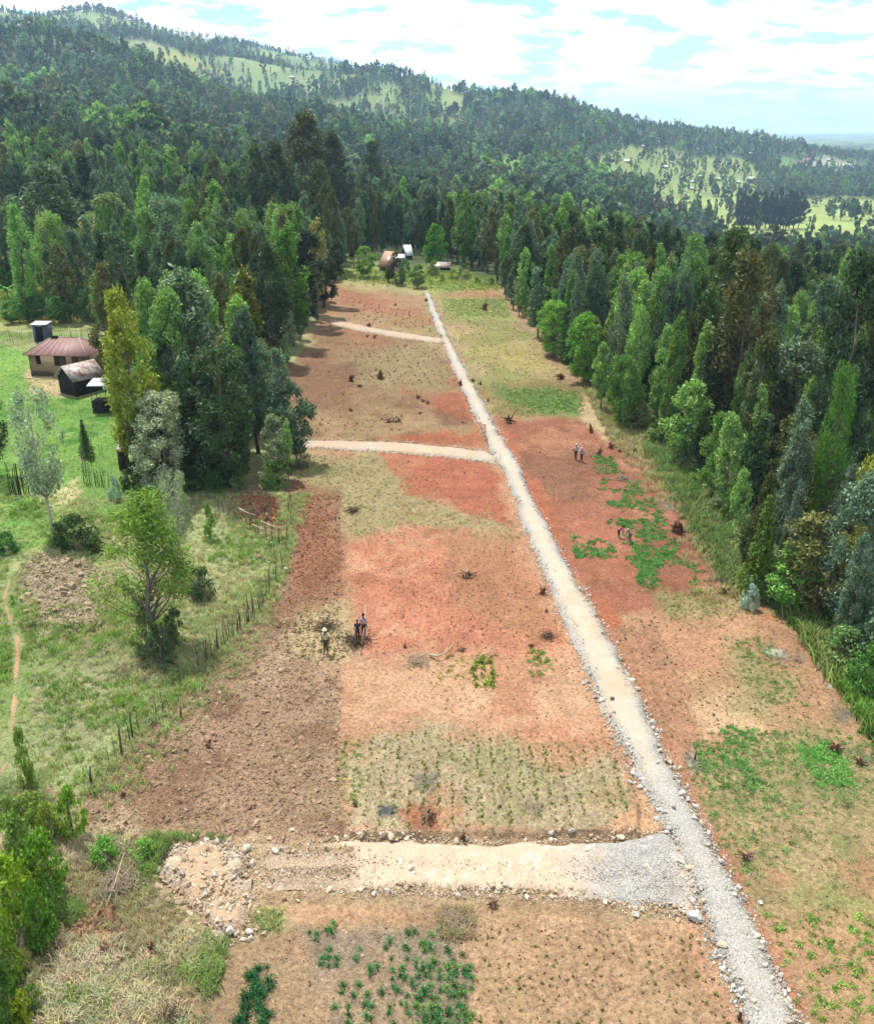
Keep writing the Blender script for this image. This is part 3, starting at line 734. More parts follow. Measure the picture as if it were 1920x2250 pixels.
side_two = sheet('side_road', SIDE2, 'pale side road branching left below the brown stump plot', col_plain(srgb(216, 190, 162), srgb(206, 194, 178)), .09)
side_three = sheet('side_road', SIDE3, 'topmost short side road ending at the shaded trees', col_plain(srgb(212, 186, 158), srgb(202, 190, 172)), .09)
rubble_pad = sheet('rubble_pad', RUBBLE, 'patch of dumped pale rubble left of the wide side road', col_plain(srgb(214, 182, 148), srgb(226, 212, 190)), .16, cat='rubble', relief=.22)
fp = []
for sgn in (-1, 1):
    e = [(x + sgn * (3.0 + y / 500), y) for x, y in FOOT]; fp += e if sgn < 0 else e[::-1]
foot = sheet('footpath', fp, 'narrow trodden earth footpath through the grass at the left', col_plain(srgb(214, 172, 130), srgb(206, 178, 140)), .05, cat='path', wob=1.5, edge=3)
# ------------------------------------------------------------------ foliage and bark
def foliage_material(name='foliage', trans=.30, rough=.7):
    """tint comes from each tree's own colour (object colour, or the tint of a scattered copy)"""
    t = NT(name)
    tint = t.mix(1.0, t.new('ShaderNodeObjectInfo').outputs['Color'], t.attr('tint', 'INSTANCER'), 'ADD')
    g = t.new('ShaderNodeNewGeometry')
    isl = g.outputs['Random Per Island']
    c = t.mix(1.0, tint, t.range(isl, 0, 1, .55, 1.5), 'MULTIPLY')
    n = t.noise(.55, 3, .6, t.pos())
    c = t.mix(t.range(n, .35, .7, 0, .55), c, t.mix(1.0, c, (1.22, 1.14, .72), 'MULTIPLY'))
    c = t.mix(t.range(t.noise(.12, 2, .5, t.pos()), .4, .65, 0, .5), c, t.mix(1.0, c, (.85, .98, 1.0), 'MULTIPLY'))
    d = t.new('ShaderNodeBsdfDiffuse'); t.l.new(c, d.inputs['Color'])
    tr = t.new('ShaderNodeBsdfTranslucent'); t.l.new(t.mix(1.0, c, (1.1, 1.15, .75), 'MULTIPLY'), tr.inputs['Color'])
    gl = t.new('ShaderNodeBsdfGlossy'); gl.inputs['Roughness'].default_value = .45; gl.inputs['Color'].default_value = (.6, .65, .6, 1)
    m = t.new('ShaderNodeMixShader'); m.inputs[0].default_value = trans
    t.l.new(d.outputs[0], m.inputs[1]); t.l.new(tr.outputs[0], m.inputs[2])
    m2 = t.new('ShaderNodeMixShader'); m2.inputs[0].default_value = .02
    t.l.new(m.outputs[0], m2.inputs[1]); t.l.new(gl.outputs[0], m2.inputs[2])
    t.l.new(m2.outputs[0], t.out.inputs['Surface'])
    return t.m
M_LEAF = foliage_material()
def herb_material():
    t = NT('herbage')
    tint = t.mix(1.0, t.new('ShaderNodeObjectInfo').outputs['Color'], t.attr('tint', 'INSTANCER'), 'ADD')
    isl = t.new('ShaderNodeNewGeometry').outputs['Random Per Island']
    c = t.mix(1.0, tint, t.range(isl, 0, 1, .7, 1.3), 'MULTIPLY')
    d = t.new('ShaderNodeBsdfDiffuse'); t.l.new(c, d.inputs['Color'])
    tr = t.new('ShaderNodeBsdfTranslucent'); t.l.new(c, tr.inputs['Color'])
    m = t.new('ShaderNodeMixShader'); m.inputs[0].default_value = .3
    t.l.new(d.outputs[0], m.inputs[1]); t.l.new(tr.outputs[0], m.inputs[2]); t.l.new(m.outputs[0], t.out.inputs['Surface'])
    return t.m
M_HERB = herb_material()
M_BARK = mat_flat('bark', (.12, .095, .075), .95, .45, 3)
M_PALEBARK = mat_flat('pale_bark', (.30, .27, .23), .95, .35, 3)

def leaf_quads(r, c, L, W, droop, flat=0.0):
    """kite-shaped leaf sprays: long axis hangs down by 'droop'"""
    n = len(c)
    d = r.normal(size=(n, 3)); d[:, 2] -= droop; d[:, 2] *= (1 - flat)
    d /= np.linalg.norm(d, axis=1)[:, None]
    e = r.normal(size=(n, 3)); s = np.cross(d, e); s /= np.linalg.norm(s, axis=1)[:, None]
    L = L * r.uniform(.6, 1.35, n)[:, None]; W = W * r.uniform(.6, 1.3, n)[:, None]
    v = np.stack([c - d * L * .5, c + s * W * .5 - d * L * .05, c + d * L * .5, c - s * W * .5 - d * L * .05], 1).reshape(-1, 3)
    f = np.arange(n * 4).reshape(-1, 4)
    return v, f

def make_tree(kind, seed, lod=1.0):
    """returns (trunk mesh, crown mesh, height). lod < 1 gives fewer, larger sprays for distant trees"""
    r = np.random.default_rng(seed)
    lv = []; br = MB()
    P = dict(
        gum=dict(H=14, base=.19, R=1.75, ncl=84, per=96, cl=(.60, .60, .95), L=.38, W=.15, droop=1.2, prof=lambda t: (np.sin(np.pi * np.clip(t * .86 + .12, 0, 1)) ** .7), asc=.9),
        slim=dict(H=15, base=.16, R=1.2, ncl=76, per=84, cl=(.48, .48, .95), L=.37, W=.145, droop=1.3, prof=lambda t: (np.sin(np.pi * np.clip(t * .84 + .14, 0, 1)) ** .6), asc=1.2),
        tall=dict(H=20, base=.22, R=2.5, ncl=104, per=96, cl=(.80, .80, 1.2), L=.5, W=.2, droop=1.1, prof=lambda t: (np.sin(np.pi * np.clip(t * .82 + .14, 0, 1)) ** .8), asc=.9),
        cone=dict(H=11, base=.10, R=1.9, ncl=90, per=56, cl=(.5, .5, .62), L=.36, W=.16, droop=.2, prof=lambda t: np.clip(1.04 - t, 0, 1) ** .75 * np.clip(.45 + 2.2 * t, 0, 1), asc=.5),
        round=dict(H=8, base=.16, R=2.3, ncl=64, per=84, cl=(.75, .75, .62), L=.36, W=.20, droop=.3, prof=lambda t: np.sqrt(np.clip(1 - (2 * t - .95) ** 2, .05, 1)), asc=.6),
        broad=dict(H=13, base=.12, R=2.6, ncl=120, per=110, cl=(.72, .72, .75), L=.34, W=.15, droop=.5, prof=lambda t: np.sqrt(np.clip(1 - (1.75 * t - .8) ** 2, .04, 1)), asc=.7),
        bush=dict(H=2.6, base=.02, R=1.3, ncl=34, per=60, cl=(.42, .42, .36), L=.26, W=.13, droop=-.3, prof=lambda t: np.sqrt(np.clip(1 - (1.5 * t - .45) ** 2, .05, 1)), asc=.8),
        sparse=dict(H=9, base=.36, R=1.7, ncl=60, per=80, cl=(.55, .55, .7), L=.28, W=.11, droop=.6, prof=lambda t: np.sqrt(np.clip(1 - (1.7 * t - .85) ** 2, .1, 1)), asc=1.0),
        airy=dict(H=9.5, base=.26, R=1.75, ncl=80, per=130, cl=(.5, .5, .8), L=.26, W=.055, droop=-.8, prof=lambda t: np.clip(1.05 - t, 0, 1) ** .5 * np.clip(.5 + 2 * t, 0, 1), asc=1.4),
    )
    if kind == 'spruce':
        H, R = 12.0, 2.0
        tb = br.tube([(0, 0, -.3), (.05, 0, H * .4), (0, .05, H * .75), (0, 0, H)], [.17, .12, .07, .02], 6)
        z = 1.0
        while z < H - .2:
            t = z / H; rad = R * (1 - t) ** .85 + .12; nb = 7 if lod >= 1 else 5
            a0 = r.random() * 6.28
            for j in range(nb):
                a = a0 + j * 2 * math.pi / nb + r.normal() * .15; rr = rad * r.uniform(.75, 1.1)
                n = int(34 * lod * (rr + .3)) + 3
                s = r.random(n) ** .7
                c = np.stack([np.cos(a) * rr * s, np.sin(a) * rr * s, z + .25 * rr * s - .42 * rr * s * s], 1) + r.normal(size=(n, 3)) * np.array([.12, .12, .07])
                lv.append(c)
                br.tube([(0, 0, z), (math.cos(a) * rr * .9, math.sin(a) * rr * .9, z - .10 * rr)], [.03, .008], 3, cap=False)
            z += r.uniform(.42, .6) / (1 if lod >= 1 else .6)
        c = np.concatenate(lv)
        v, f = leaf_quads(r, c, .34 / max(lod, .3) ** .5, .12 / max(lod, .3) ** .5, .5)
        return br.mesh('trunk', [M_BARK]), new_mesh('crown', v, f, False, [M_LEAF]), H
    if kind == 'banana':
        H = 3.2; V = []; F = []; n0 = 0
        br.tube([(0, 0, -.1), (.02, 0, .8), (0, .03, 1.5)], [.14, .11, .07], 6)
        for j in range(9):
            a = j * 2.4 + r.normal() * .2; Ln = r.uniform(1.3, 1.9); up = r.uniform(.6, 1.3); w = .22
            for i in range(6):
                s = i / 5; x = Ln * s * .8; zz = 1.4 + up * 1.5 * s - 1.1 * s * s * Ln * .7
                ww = w * math.sin(math.pi * min(.97, s * .85 + .12))
                for q in (-1, 0, 1):
                    V.append((math.cos(a) * x - math.sin(a) * ww * q, math.sin(a) * x + math.cos(a) * ww * q, zz - abs(q) * .07))
            for i in range(5):
                for q in (0, 1): F.append((n0 + i * 3 + q, n0 + i * 3 + q + 1, n0 + i * 3 + q + 4, n0 + i * 3 + q + 3))
            n0 += 18
        return br.mesh('trunk', [M_BARK]), new_mesh('crown', V, F, True, [M_LEAF]), H
    p = P[kind]; H, R = p['H'], p['R']
    ncl = max(7, int(p['ncl'] * lod ** .5)); per = max(8, int(p['per'] * lod ** .5))
    k = 1 / lod ** .5
    lean = r.normal(size=2) * .03 * H
    ts = np.linspace(0, 1, 7)
    wig = np.cumsum(r.normal(size=(7, 2)) * .012 * H, 0); wig -= wig[0]
    axis = np.stack([lean[0] * ts ** 1.5 + wig[:, 0], lean[1] * ts ** 1.5 + wig[:, 1], -.3 + (H * .97 + .3) * ts], 1)
    axp = lambda z: np.array([np.interp(z, axis[:, 2], axis[:, 0]), np.interp(z, axis[:, 2], axis[:, 1]), z])
    r0 = H * .0115 + .03
    br.tube(axis, r0 * (1 - ts * .88), 6 if lod >= 1 else 4)
    t = np.sort(r.random(ncl)); t[-2:] = [.95, .99]
    ang = r.random(ncl) * 2 * math.pi
    # lopsided crown
    lop = 1 + .28 * np.cos(ang - r.random() * 6.28) + .15 * np.cos(2 * ang - r.random() * 6.28)
    rad = R * p['prof'](t) * lop * r.uniform(.35, 1.0, ncl) ** .6
    zc = H * (p['base'] + (1 - p['base']) * t)
    ctr = np.array([axp(z) for z in zc]) + np.stack([np.cos(ang) * rad, np.sin(ang) * rad, np.zeros(ncl)], 1)
    cs = np.array(p['cl'])
    for i in range(ncl):
        q = r.uniform(.65, 1.25)
        n = int(per * r.uniform(.55, 1.2) * q)
        d = r.normal(size=(n, 3)); d /= np.linalg.norm(d, axis=1)[:, None]; d *= (r.random(n) ** .45)[:, None]
        lv.append(ctr[i] + d * cs * q)
        if lod >= 1 and (i % 2 == 0 or kind in ('sparse', 'airy')):
            z0 = max(H * p['base'] * .75, zc[i] - rad[i] * p['asc'] - .3); b0 = axp(z0)
            m = b0 * .45 + ctr[i] * .55; m[2] -= .08 * rad[i]
            br.tube([b0, m, ctr[i]], [r0 * .34 * (1.1 - t[i]), r0 * .22 * (1.1 - t[i]), .008], 4, cap=False)
    c = np.concatenate(lv)
    c[:, 2] = np.maximum(c[:, 2], .08)
    v, f = leaf_quads(r, c, p['L'] * k, p['W'] * k, p['droop'])
    bark = M_PALEBARK if kind in ('sparse',) else M_BARK
    return br.mesh('trunk', [bark]), new_mesh('crown', v, f, False, [M_LEAF]), H

PROTO = {}
def proto(kind, k):
    key = (kind, k)
    if key not in PROTO: PROTO[key] = make_tree(kind, hash_seed(kind, k))
    return PROTO[key]
def hash_seed(kind, k): return sum(ord(ch) * (i + 3) for i, ch in enumerate(kind)) * 31 + k * 101

NAMES = dict(gum='eucalyptus_tree', slim='eucalyptus_tree', tall='eucalyptus_tree', cone='cypress_tree', round='broadleaf_tree', broad='broadleaf_tree', bush='bush', sparse='olive_tree', airy='casuarina_tree', spruce='conifer_tree', banana='banana_plant')
CATS = dict(bush='bush', banana='banana plant')
VARIANTS = dict(gum=5, slim=4, tall=4, cone=3, round=3, broad=4, bush=4, sparse=2, airy=2, spruce=2, banana=2)
def jit_color(c, r, s=.12):
    c = np.array(c) * (1 + r.normal() * s); return np.clip(c * (1 + r.normal(size=3) * s * .35), .004, .6)
def plant_tree(kind, pos, height, colour, label, group=None, rz=None, wide=1.0, var=None, cat=None, name=None, tilt=None):
    k = random.randrange(VARIANTS[kind]) if var is None else var
    tr, cr, h = proto(kind, k)
    e = bpy.data.objects.new(name or NAMES[kind], None); COL.objects.link(e)
    e.empty_display_size = .3
    e.location = pos
    s = height / h
    e.scale = (s * wide, s * wide, s)
    e.rotation_euler = (tilt[0] if tilt else 0, tilt[1] if tilt else 0, random.random() * 6.28 if rz is None else rz)
    tag(e, label, cat or CATS.get(kind, 'tree'), group)
    link('trunk' if kind != 'bush' else 'stem', tr, e)
    link('crown' if kind != 'bush' else 'foliage', cr, e, color=colour)
    return e

# ------------------------------------------------------------------ scattering (for what nobody could count)
_src = {}
def source(key, me):
    if key not in _src: _src[key] = bpy.data.objects.new('source_' + str(key), me)
    return _src[key]
def scatter(name, pts, rot, scl, tint, idx, sources, label, cat, kind='stuff'):
    pts = np.asarray(pts, np.float32); n = len(pts)
    me = bpy.data.meshes.new(name); me.vertices.add(n); me.vertices.foreach_set('co', pts.ravel())
    def va(k, typ, data, prop):
        a = me.attributes.new(k, typ, 'POINT'); a.data.foreach_set(prop, np.asarray(data).ravel())
    va('rot', 'FLOAT_VECTOR', np.asarray(rot, np.float32), 'vector'); va('scl', 'FLOAT_VECTOR', np.asarray(scl, np.float32), 'vector')
    t4 = np.concatenate([np.asarray(tint, np.float32), np.ones((n, 1), np.float32)], 1)
    va('tint', 'FLOAT_COLOR', t4, 'color'); va('pick', 'INT', np.asarray(idx, np.int32), 'value')
    o = link(name, me, color=(0, 0, 0))
    ng = bpy.data.node_groups.new(name, 'GeometryNodeTree')
    ng.interface.new_socket('Geometry', in_out='INPUT', socket_type='NodeSocketGeometry')
    ng.interface.new_socket('Geometry', in_out='OUTPUT', socket_type='NodeSocketGeometry')
    N, L = ng.nodes, ng.links
    gi, go = N.new('NodeGroupInput'), N.new('NodeGroupOutput')
    iop = N.new('GeometryNodeInstanceOnPoints')
    g2i = N.new('GeometryNodeGeometryToInstance')
    for s in reversed(sources):                 # the last link comes first
        oi = N.new('GeometryNodeObjectInfo'); oi.inputs['Object'].default_value = s
        oi.transform_space = 'ORIGINAL'
        L.new(oi.outputs['Geometry'], g2i.inputs[0])
    def named(k, dt):
        q = N.new('GeometryNodeInputNamedAttribute'); q.data_type = dt; q.inputs['Name'].default_value = k
        return q.outputs['Attribute']
    e2r = N.new('FunctionNodeEulerToRotation')
    L.new(named('rot', 'FLOAT_VECTOR'), e2r.inputs[0])
    L.new(gi.outputs[0], iop.inputs['Points']); L.new(g2i.outputs[0], iop.inputs['Instance'])
    iop.inputs['Pick Instance'].default_value = True
    L.new(named('pick', 'INT'), iop.inputs['Instance Index'])
    L.new(e2r.outputs[0], iop.inputs['Rotation']); L.new(named('scl', 'FLOAT_VECTOR'), iop.inputs['Scale'])
    L.new(iop.outputs[0], go.inputs[0])
    md = o.modifiers.new('scatter', 'NODES'); md.node_group = ng
    return tag(o, label, cat, kind=kind)

# ------------------------------------------------------------------ the woods
OPEN = [[(680, 556), (760, 560), (850, 560), (935, 566), (1012, 585), (1038, 635), (1092, 688), (1115, 728), (1190, 792), (1216, 845), (1295, 915), (1385, 995), (1428, 1065), (1496, 1145), (1508, 1205), (1600, 1215), (1700, 1330), (1900, 1500), (1900, 2400), (-400, 2400), (-400, 985), (250, 985), (590, 985), (604, 915), (560, 890), (535, 835), (545, 762), (615, 698), (650, 640)],
        [(-400, 655), (185, 655), (205, 690), (225, 760), (240, 860), (262, 960), (250, 1000), (-400, 1000)],
        [(1735, 1050), (1900, 1050), (1900, 1300), (1735, 1240)],
        [(760, 520), (860, 520), (990, 560), (1000, 590), (700, 575), (700, 550)],
        [(-300, 445), (228, 455), (218, 600), (190, 655), (-300, 655)]]
def blocked(U, V, wob=0):
    b = np.zeros(len(U), bool)
    for p in OPEN[:4]: b |= poly_sd(U, V, p) < wob
    b |= (poly_sd(U, V, OPEN[4]) < wob) & (np.random.default_rng(8).random(len(U)) < .6)
    return b
TONES = {'dark green': (44, 62, 38), 'deep olive': (66, 74, 40), 'grey green': (78, 98, 78), 'bright green': (78, 110, 50), 'rusty olive': (86, 88, 54), 'fresh green': (100, 130, 70)}
TK = .8
TONE_LIN = {k: srgb(*v, k=TK) for k, v in TONES.items()}
tone_names = list(TONES)

# candidate spots on a jittered lattice, sparser with distance
cand = []
def lattice(y0, y1, s, amax=.62):
    ys = np.arange(y0, y1, s)
    for y in ys:
        xs = np.arange(-amax * y, amax * y, s)
        cand.append(np.stack([xs + rng.uniform(-.48, .48, len(xs)) * s, y + rng.uniform(-.48, .48, len(xs)) * s], 1))
lattice(36, 150, 2.75, .72); lattice(150, 260, 3.9, .58); lattice(260, 480, 4.6, .56); lattice(480, 900, 6.2, .54); lattice(900, 1500, 8.5, .53); lattice(1500, 2700, 12.5, .53)
cand = np.concatenate(cand)
cz = H(cand[:, 0], cand[:, 1]); cu, cv, cw = project(cand[:, 0], cand[:, 1], cz)
keep = ~blocked(cu, cv) & (cu > -260) & (cu < 2030)
D = cand[:, 1]
# clearings and fields stay open; scattered trees remain on the far farmland
for poly, _ in CLEAR:
    inside = poly_sd(cu, cv, poly) < 1
    keep &= ~(inside & (D > 170) & (rng.random(len(D)) > (.26 if poly[0] in ((1172, 330), (455, 116), (580, 152), (245, 82), (360, 74), (590, 200), (690, 205)) else .04)))
fld = sstep(-.25, .1, fbm(cand[:, 0], cand[:, 1], 170, 4, .55, seed=5) + .3 * fbm(cand[:, 0], cand[:, 1], 35, 3, seed=6)) * sstep(800, 1500, D) * (1 - sstep(.03, .09, cand[:, 0] / D) * sstep(1900, 1600, D))
keep &= rng.random(len(D)) > fld * .84
thin = fbm(cand[:, 0], cand[:, 1], 30, 3, seed=21)
keep &= rng.random(len(D)) < np.clip(1.0 + .35 * thin, .5, 1)
# gaps on the left, where the stand is looser
loose = (cu < 330) & (D < 330)
keep &= ~(loose & (rng.random(len(D)) > .55))
# the yellow plot on the left keeps a few trees
cand, cz, cu, cv, cw = cand[keep], cz[keep], cu[keep], cv[keep], cw[keep]; D = cand[:, 1]
patch = fbm(cand[:, 0], cand[:, 1], 26, 2, seed=23) + .35 * rng.normal(size=len(D))
hbase = np.interp(D, [40, 90, 130, 170, 260, 500, 1000, 2500], [8.6, 9.2, 9.6, 9.8, 11.5, 11.5, 10, 8.5])
hgt = hbase * np.where((cu > 1000) & (D < 170), .92, 1) * np.clip(1 + .20 * rng.normal(size=len(D)) + .10 * patch, .5, 1.5)
hgt = np.where((cand[:, 0] / D > .19) & (D > 270) & (D < 640), hgt * .72, hgt)
# low growth along the open edge of the plots
edge_d = poly_sd(cu, cv, OPEN[0])
hgt *= np.where((edge_d < 26) & (D < 150), rng.uniform(.35, .8, len(D)), 1)
print('tree candidates', len(D), (D < 260).sum())

# near trees: individuals, the ones that show largest first
inview = (cu > -60) & (cu < 1830) & (cv - hgt / cw * FV < 2072)
size = hgt / cw * FV
order = np.argsort(-np.where(inview & (D < 420), size, 0))
NIND = 292
near_ids = set(order[:NIND].tolist())
ORD = ['', 'first', 'second', 'third', 'fourth', 'fifth', 'sixth', 'seventh', 'eighth', 'ninth', 'tenth', 'eleventh', 'twelfth']
edge_px = poly_sd(cu, cv, OPEN[0])
def stand(i):
    """where a tree of the near woods stands: (phrase, group)"""
    u, v, y, e = cu[i], cv[i], D[i], edge_px[i]
    row = 'front row' if e < 45 else ('second row' if e < 100 else 'inner part')
    if u > 960 and y < 175:
        sec = 'olive plot' if v < 800 else ('bean plot' if v < 1010 else 'grass verge')
        return f'in {row} of right stand by {sec}', 'trees of the stand along the right edge of the plots'
    if u < 660 and y < 175:
        sec = 'brown plot' if v < 860 and u > 430 else ('homestead' if u < 330 else 'middle side road')
        return f'in {row} of left grove by {sec}', 'trees of the grove between homestead and plots'
    if u < 660: return 'in the wood rising behind the left grove', 'trees of the wood behind the left grove'
    if u > 960: return 'in the wood behind the right stand', 'trees of the wood behind the right stand'
    return 'in the wood behind the far homestead', 'trees of the wood behind the far homestead'
ti = np.zeros(len(D), int)
x = patch + .55 * rng.normal(size=len(D))
ti = np.select([x < -.3, x < .2, x < .62, x < .92, x < 1.2], [0, 1, 2, 3, 4], 5)
ti = np.where((cu < 640) & (D < 330) & (rng.random(len(D)) < .4), np.clip(ti + 2, 0, 5), ti)
ti = np.where((ti == 4) & (rng.random(len(D)) < .6), 2, ti)
ti = np.where((D > 300) & (ti >= 4) & (rng.random(len(D)) < .5), 1, ti)
rt = np.random.default_rng(5)
near_made = []
for i in order[:NIND]:
    tn = tone_names[ti[i]]
    kind = 'tall' if hgt[i] > 15.5 else ('slim' if rt.random() < .62 else 'gum')
    if rt.random() < .11: kind = 'cone' if rt.random() < .35 else 'broad'
    if hgt[i] < 7: kind = 'round' if rt.random() < .5 else 'gum'
    st, grp = stand(i)
    size_w = 'tall' if size[i] > 190 else ('small' if size[i] < 95 else 'middling')
    lab = f"{size_w} {tn} {dict(round='broadleaf', broad='broadleaf', cone='cypress').get(kind, 'eucalyptus')} {st}"
    ob = plant_tree(kind, (cand[i, 0], cand[i, 1], gz(cand[i, 0], cand[i, 1]) - .05), hgt[i], jit_color(TONE_LIN[tn], rt), lab, grp, wide=rt.uniform(.85, 1.2))
    near_made.append((lab, cu[i], ob))
by = {}
for lab, u, ob in near_made: by.setdefault(lab, []).append((u, ob))
for lab, lst in by.items():
    lst.sort(key=lambda q: q[0])
    if 1 < len(lst) < 13 and len(lab.split()) < 16:
        for k, (u, ob) in enumerate(lst):
            tail = f', {ORD[k + 1]} from left'
            ob['label'] = lab + (tail if len((lab + tail).split()) <= 16 else ', ' + ORD[k + 1])
# the rest of the wood
rest = np.array([i for i in range(len(D)) if i not in near_ids])
mid = rest[D[rest] < 420]; farr = rest[D[rest] >= 420]
def wood(name, ids, lods, label, hx=1.0):
    srcs = []
    for kind, sd, lod in lods:
        tr, cr, h = make_tree(kind, sd, lod)
        # one mesh per scattered tree: crown with its trunk
        nv = len(cr.vertices); a = np.empty(nv * 3); cr.vertices.foreach_get('co', a)
        tv = len(tr.vertices); b = np.empty(tv * 3); tr.vertices.foreach_get('co', b)
        fa = np.arange(nv).reshape(-1, 4)
        fb = [tuple(q + nv for q in p.vertices) for p in tr.polygons]
        faces = [tuple(q) for q in fa] + fb
        me = new_mesh('tree', np.concatenate([a.reshape(-1, 3), b.reshape(-1, 3)]) / h, faces, False, [M_LEAF, M_BARK], [0] * len(fa) + [1] * len(fb))
        srcs.append(source((name, kind, sd), me))
    n = len(ids)
    pts = np.stack([cand[ids, 0], cand[ids, 1], np.where(D[ids] < 14000, _hz(cand[ids, 0], cand[ids, 1]), 0) - .2], 1)
    tint = np.array([TONE_LIN[t] for t in tone_names])[ti[ids]] * (1 + .14 * rng.normal(size=(n, 1)))
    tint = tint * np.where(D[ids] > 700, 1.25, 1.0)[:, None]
    s = hgt[ids] * (1 + .25 * rng.normal(size=n) * (hx > 1)).clip(.5, 1.7)
    w = s * rng.uniform(.8, 1.25, n) * hx
    rot = np.zeros((n, 3)); rot[:, 2] = rng.random(n) * 6.28
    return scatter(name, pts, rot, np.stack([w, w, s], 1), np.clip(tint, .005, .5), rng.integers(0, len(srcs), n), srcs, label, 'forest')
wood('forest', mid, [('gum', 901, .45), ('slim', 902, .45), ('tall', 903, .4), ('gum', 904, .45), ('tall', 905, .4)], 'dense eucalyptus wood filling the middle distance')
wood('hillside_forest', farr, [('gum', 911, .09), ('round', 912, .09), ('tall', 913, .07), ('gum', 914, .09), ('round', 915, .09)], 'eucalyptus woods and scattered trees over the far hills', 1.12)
# ------------------------------------------------------------------ trees and bushes one can single out
def height_to(p, topv):
    lo, hi = .1, 60.0
    for _ in range(30):
        m = .5 * (lo + hi)
        if project(p.x, p.y, p.z + m)[1] > topv: lo = m
        else: hi = m
    return lo
WIDTH = dict(gum=3.9, slim=2.7, tall=5.6, cone=3.9, round=5.2, broad=5.9, bush=3.0, sparse=4.0, airy=4.0, spruce=3.9, banana=3.0)
HN = dict(gum=14, slim=15, tall=20, cone=11, round=8, broad=13, bush=2.6, sparse=9, airy=9.5, spruce=12, banana=3.2)
def hero(kind, bx, by, top, wpx, c, label, var=0, rz=None, group=None, name=None, k=1.12):
    p = ground(bx, by, -.05)
    h = height_to(p, top); w = wpx * px_m(p)
    if kind == 'round' and h > 5.5: kind = 'broad'
    wide = (w / WIDTH[kind]) / (h / HN[kind])
    return plant_tree(kind, p, h, srgb(*c, k=k), label, group, rz, wide, var, name=name)
hero('gum', 276, 968, 596, 100, (132, 142, 52), 'yellow green tree with drooping leaves beside the white roofed stall', 1, 1.0)
hero('gum', 395, 915, 556, 150, (92, 114, 90), 'broad grey green eucalyptus behind the silvery tree in the left grove', 2, 2.0)
hero('slim', 498, 800, 545, 74, (92, 96, 34), 'slim olive yellow tree near the ploughed corner of the brown plot', 1)
hero('round', 468, 985, 705, 150, (60, 82, 50), 'big dark round tree at the front corner of the left grove', 0)
hero('round', 415, 985, 790, 110, (44, 60, 40), 'very dark round tree behind the silvery tree', 1)
hero('round', 345, 1003, 800, 118, (150, 162, 136), 'silvery leaved round tree at the front of the left grove', 2)
hero('round', 556, 975, 850, 66, (122, 134, 104), 'pale grey green small tree by the end of the middle side road', 1)
hero('cone', 222, 655, 470, 70, (48, 70, 44), 'dark pointed cypress behind the homestead', 0)
hero('slim', 300, 700, 478, 70, (66, 86, 58), 'dark feathery tree behind the yellow green tree', 2)
hero('gum', 95, 598, 340, 128, (86, 104, 80), 'tall grey green gum standing alone in the yellow maize plot', 0)
hero('slim', 186, 470, 318, 52, (48, 64, 46), 'tall dark narrow tree above the yellow maize plot', 3)
hero('round', 165, 545, 470, 44, (110, 124, 60), 'small olive tree inside the yellow maize plot', 0)
hero('gum', 40, 560, 400, 62, (70, 92, 60), 'dusky green tree left of the tall grey green gum', 3)
hero('gum', 255, 560, 395, 90, (112, 130, 84), 'pale green spreading tree right of the yellow maize plot', 4)
hero('sparse', 108, 1082, 792, 106, (142, 160, 132), 'thin leaved silvery tree with a bare forked trunk in the yard', 0, .4)
hero('airy', 322, 1312, 1018, 210, (104, 134, 50), 'bright feathery casuarina standing alone inside the pole fence', 0, .3)
hero('sparse', 370, 1168, 966, 66, (140, 152, 122), 'slender pale tree behind the feathery casuarina', 1, 1.0)
hero('gum', -6, 962, 690, 62, (54, 74, 50), 'dark drooping tree cut by the left picture edge beside the yard', 2)
hero('spruce', 176, 925, 848, 34, (70, 110, 52), 'small young conifer on the yard grass', 0)
hero('airy', 1652, 1150, 762, 92, (78, 118, 48), 'vivid green pointed tree near the right picture edge', 1)
hero('gum', 1712, 1225, 868, 84, (140, 144, 60), 'yellow leaved tree at the right picture edge above the verge', 0)
hero('spruce', 1528, 1205, 1000, 78, (92, 120, 48), 'layered light green conifer at the corner of the right stand', 1)
hero('cone', 1578, 1190, 975, 50, (96, 116, 112), 'bluish narrow conifer beside the layered conifer', 1)
hero('tall', 1482, 905, 520, 120, (86, 86, 50), 'huge rusty crowned eucalyptus towering over the right stand', 1)
hero('tall', 1662, 1010, 528, 124, (52, 70, 46), 'huge dark eucalyptus at the right end of the right stand', 2)
hero('tall', 1420, 830, 470, 96, (70, 90, 50), 'tall olive green eucalyptus left of the rusty crowned one', 3)
hero('round', 1118, 722, 612, 76, (112, 156, 66), 'bright light green bushy tree at the bend of the olive plot', 0)
hero('round', 1180, 770, 640, 80, (102, 148, 58), 'second bright bushy tree along the olive plot edge', 1)
hero('round', 1255, 860, 720, 76, (86, 124, 58), 'leafy green tree above the pale bare verge of the bean plot', 2)
hero('round', 1602, 1240, 1108, 112, (112, 156, 76), 'fresh green rounded bushy tree above the grass verge', 0)
hero('bush', 1514, 1230, 1184, 34, (158, 178, 170), 'small silvery blue sapling at the tip of the bean plot', 0)
hero('round', 1706, 1282, 1206, 50, (92, 134, 66), 'small green tree beside the tall verge grass', 1)
hero('airy', 1762, 1190, 1085, 60, (150, 172, 82), 'pale feathery bush cut by the right picture edge', 1)
hero('slim', 785, 572, 508, 24, (84, 80, 50), 'dark trunked shaggy tree in front of the far brown roof', 2)
hero('gum', 873, 548, 455, 46, (80, 132, 46), 'bright green tree on the lawn of the far homestead', 1)
hero('round', 845, 582, 535, 34, (96, 128, 66), 'leafy shrub tree where the gravel road ends', 0)
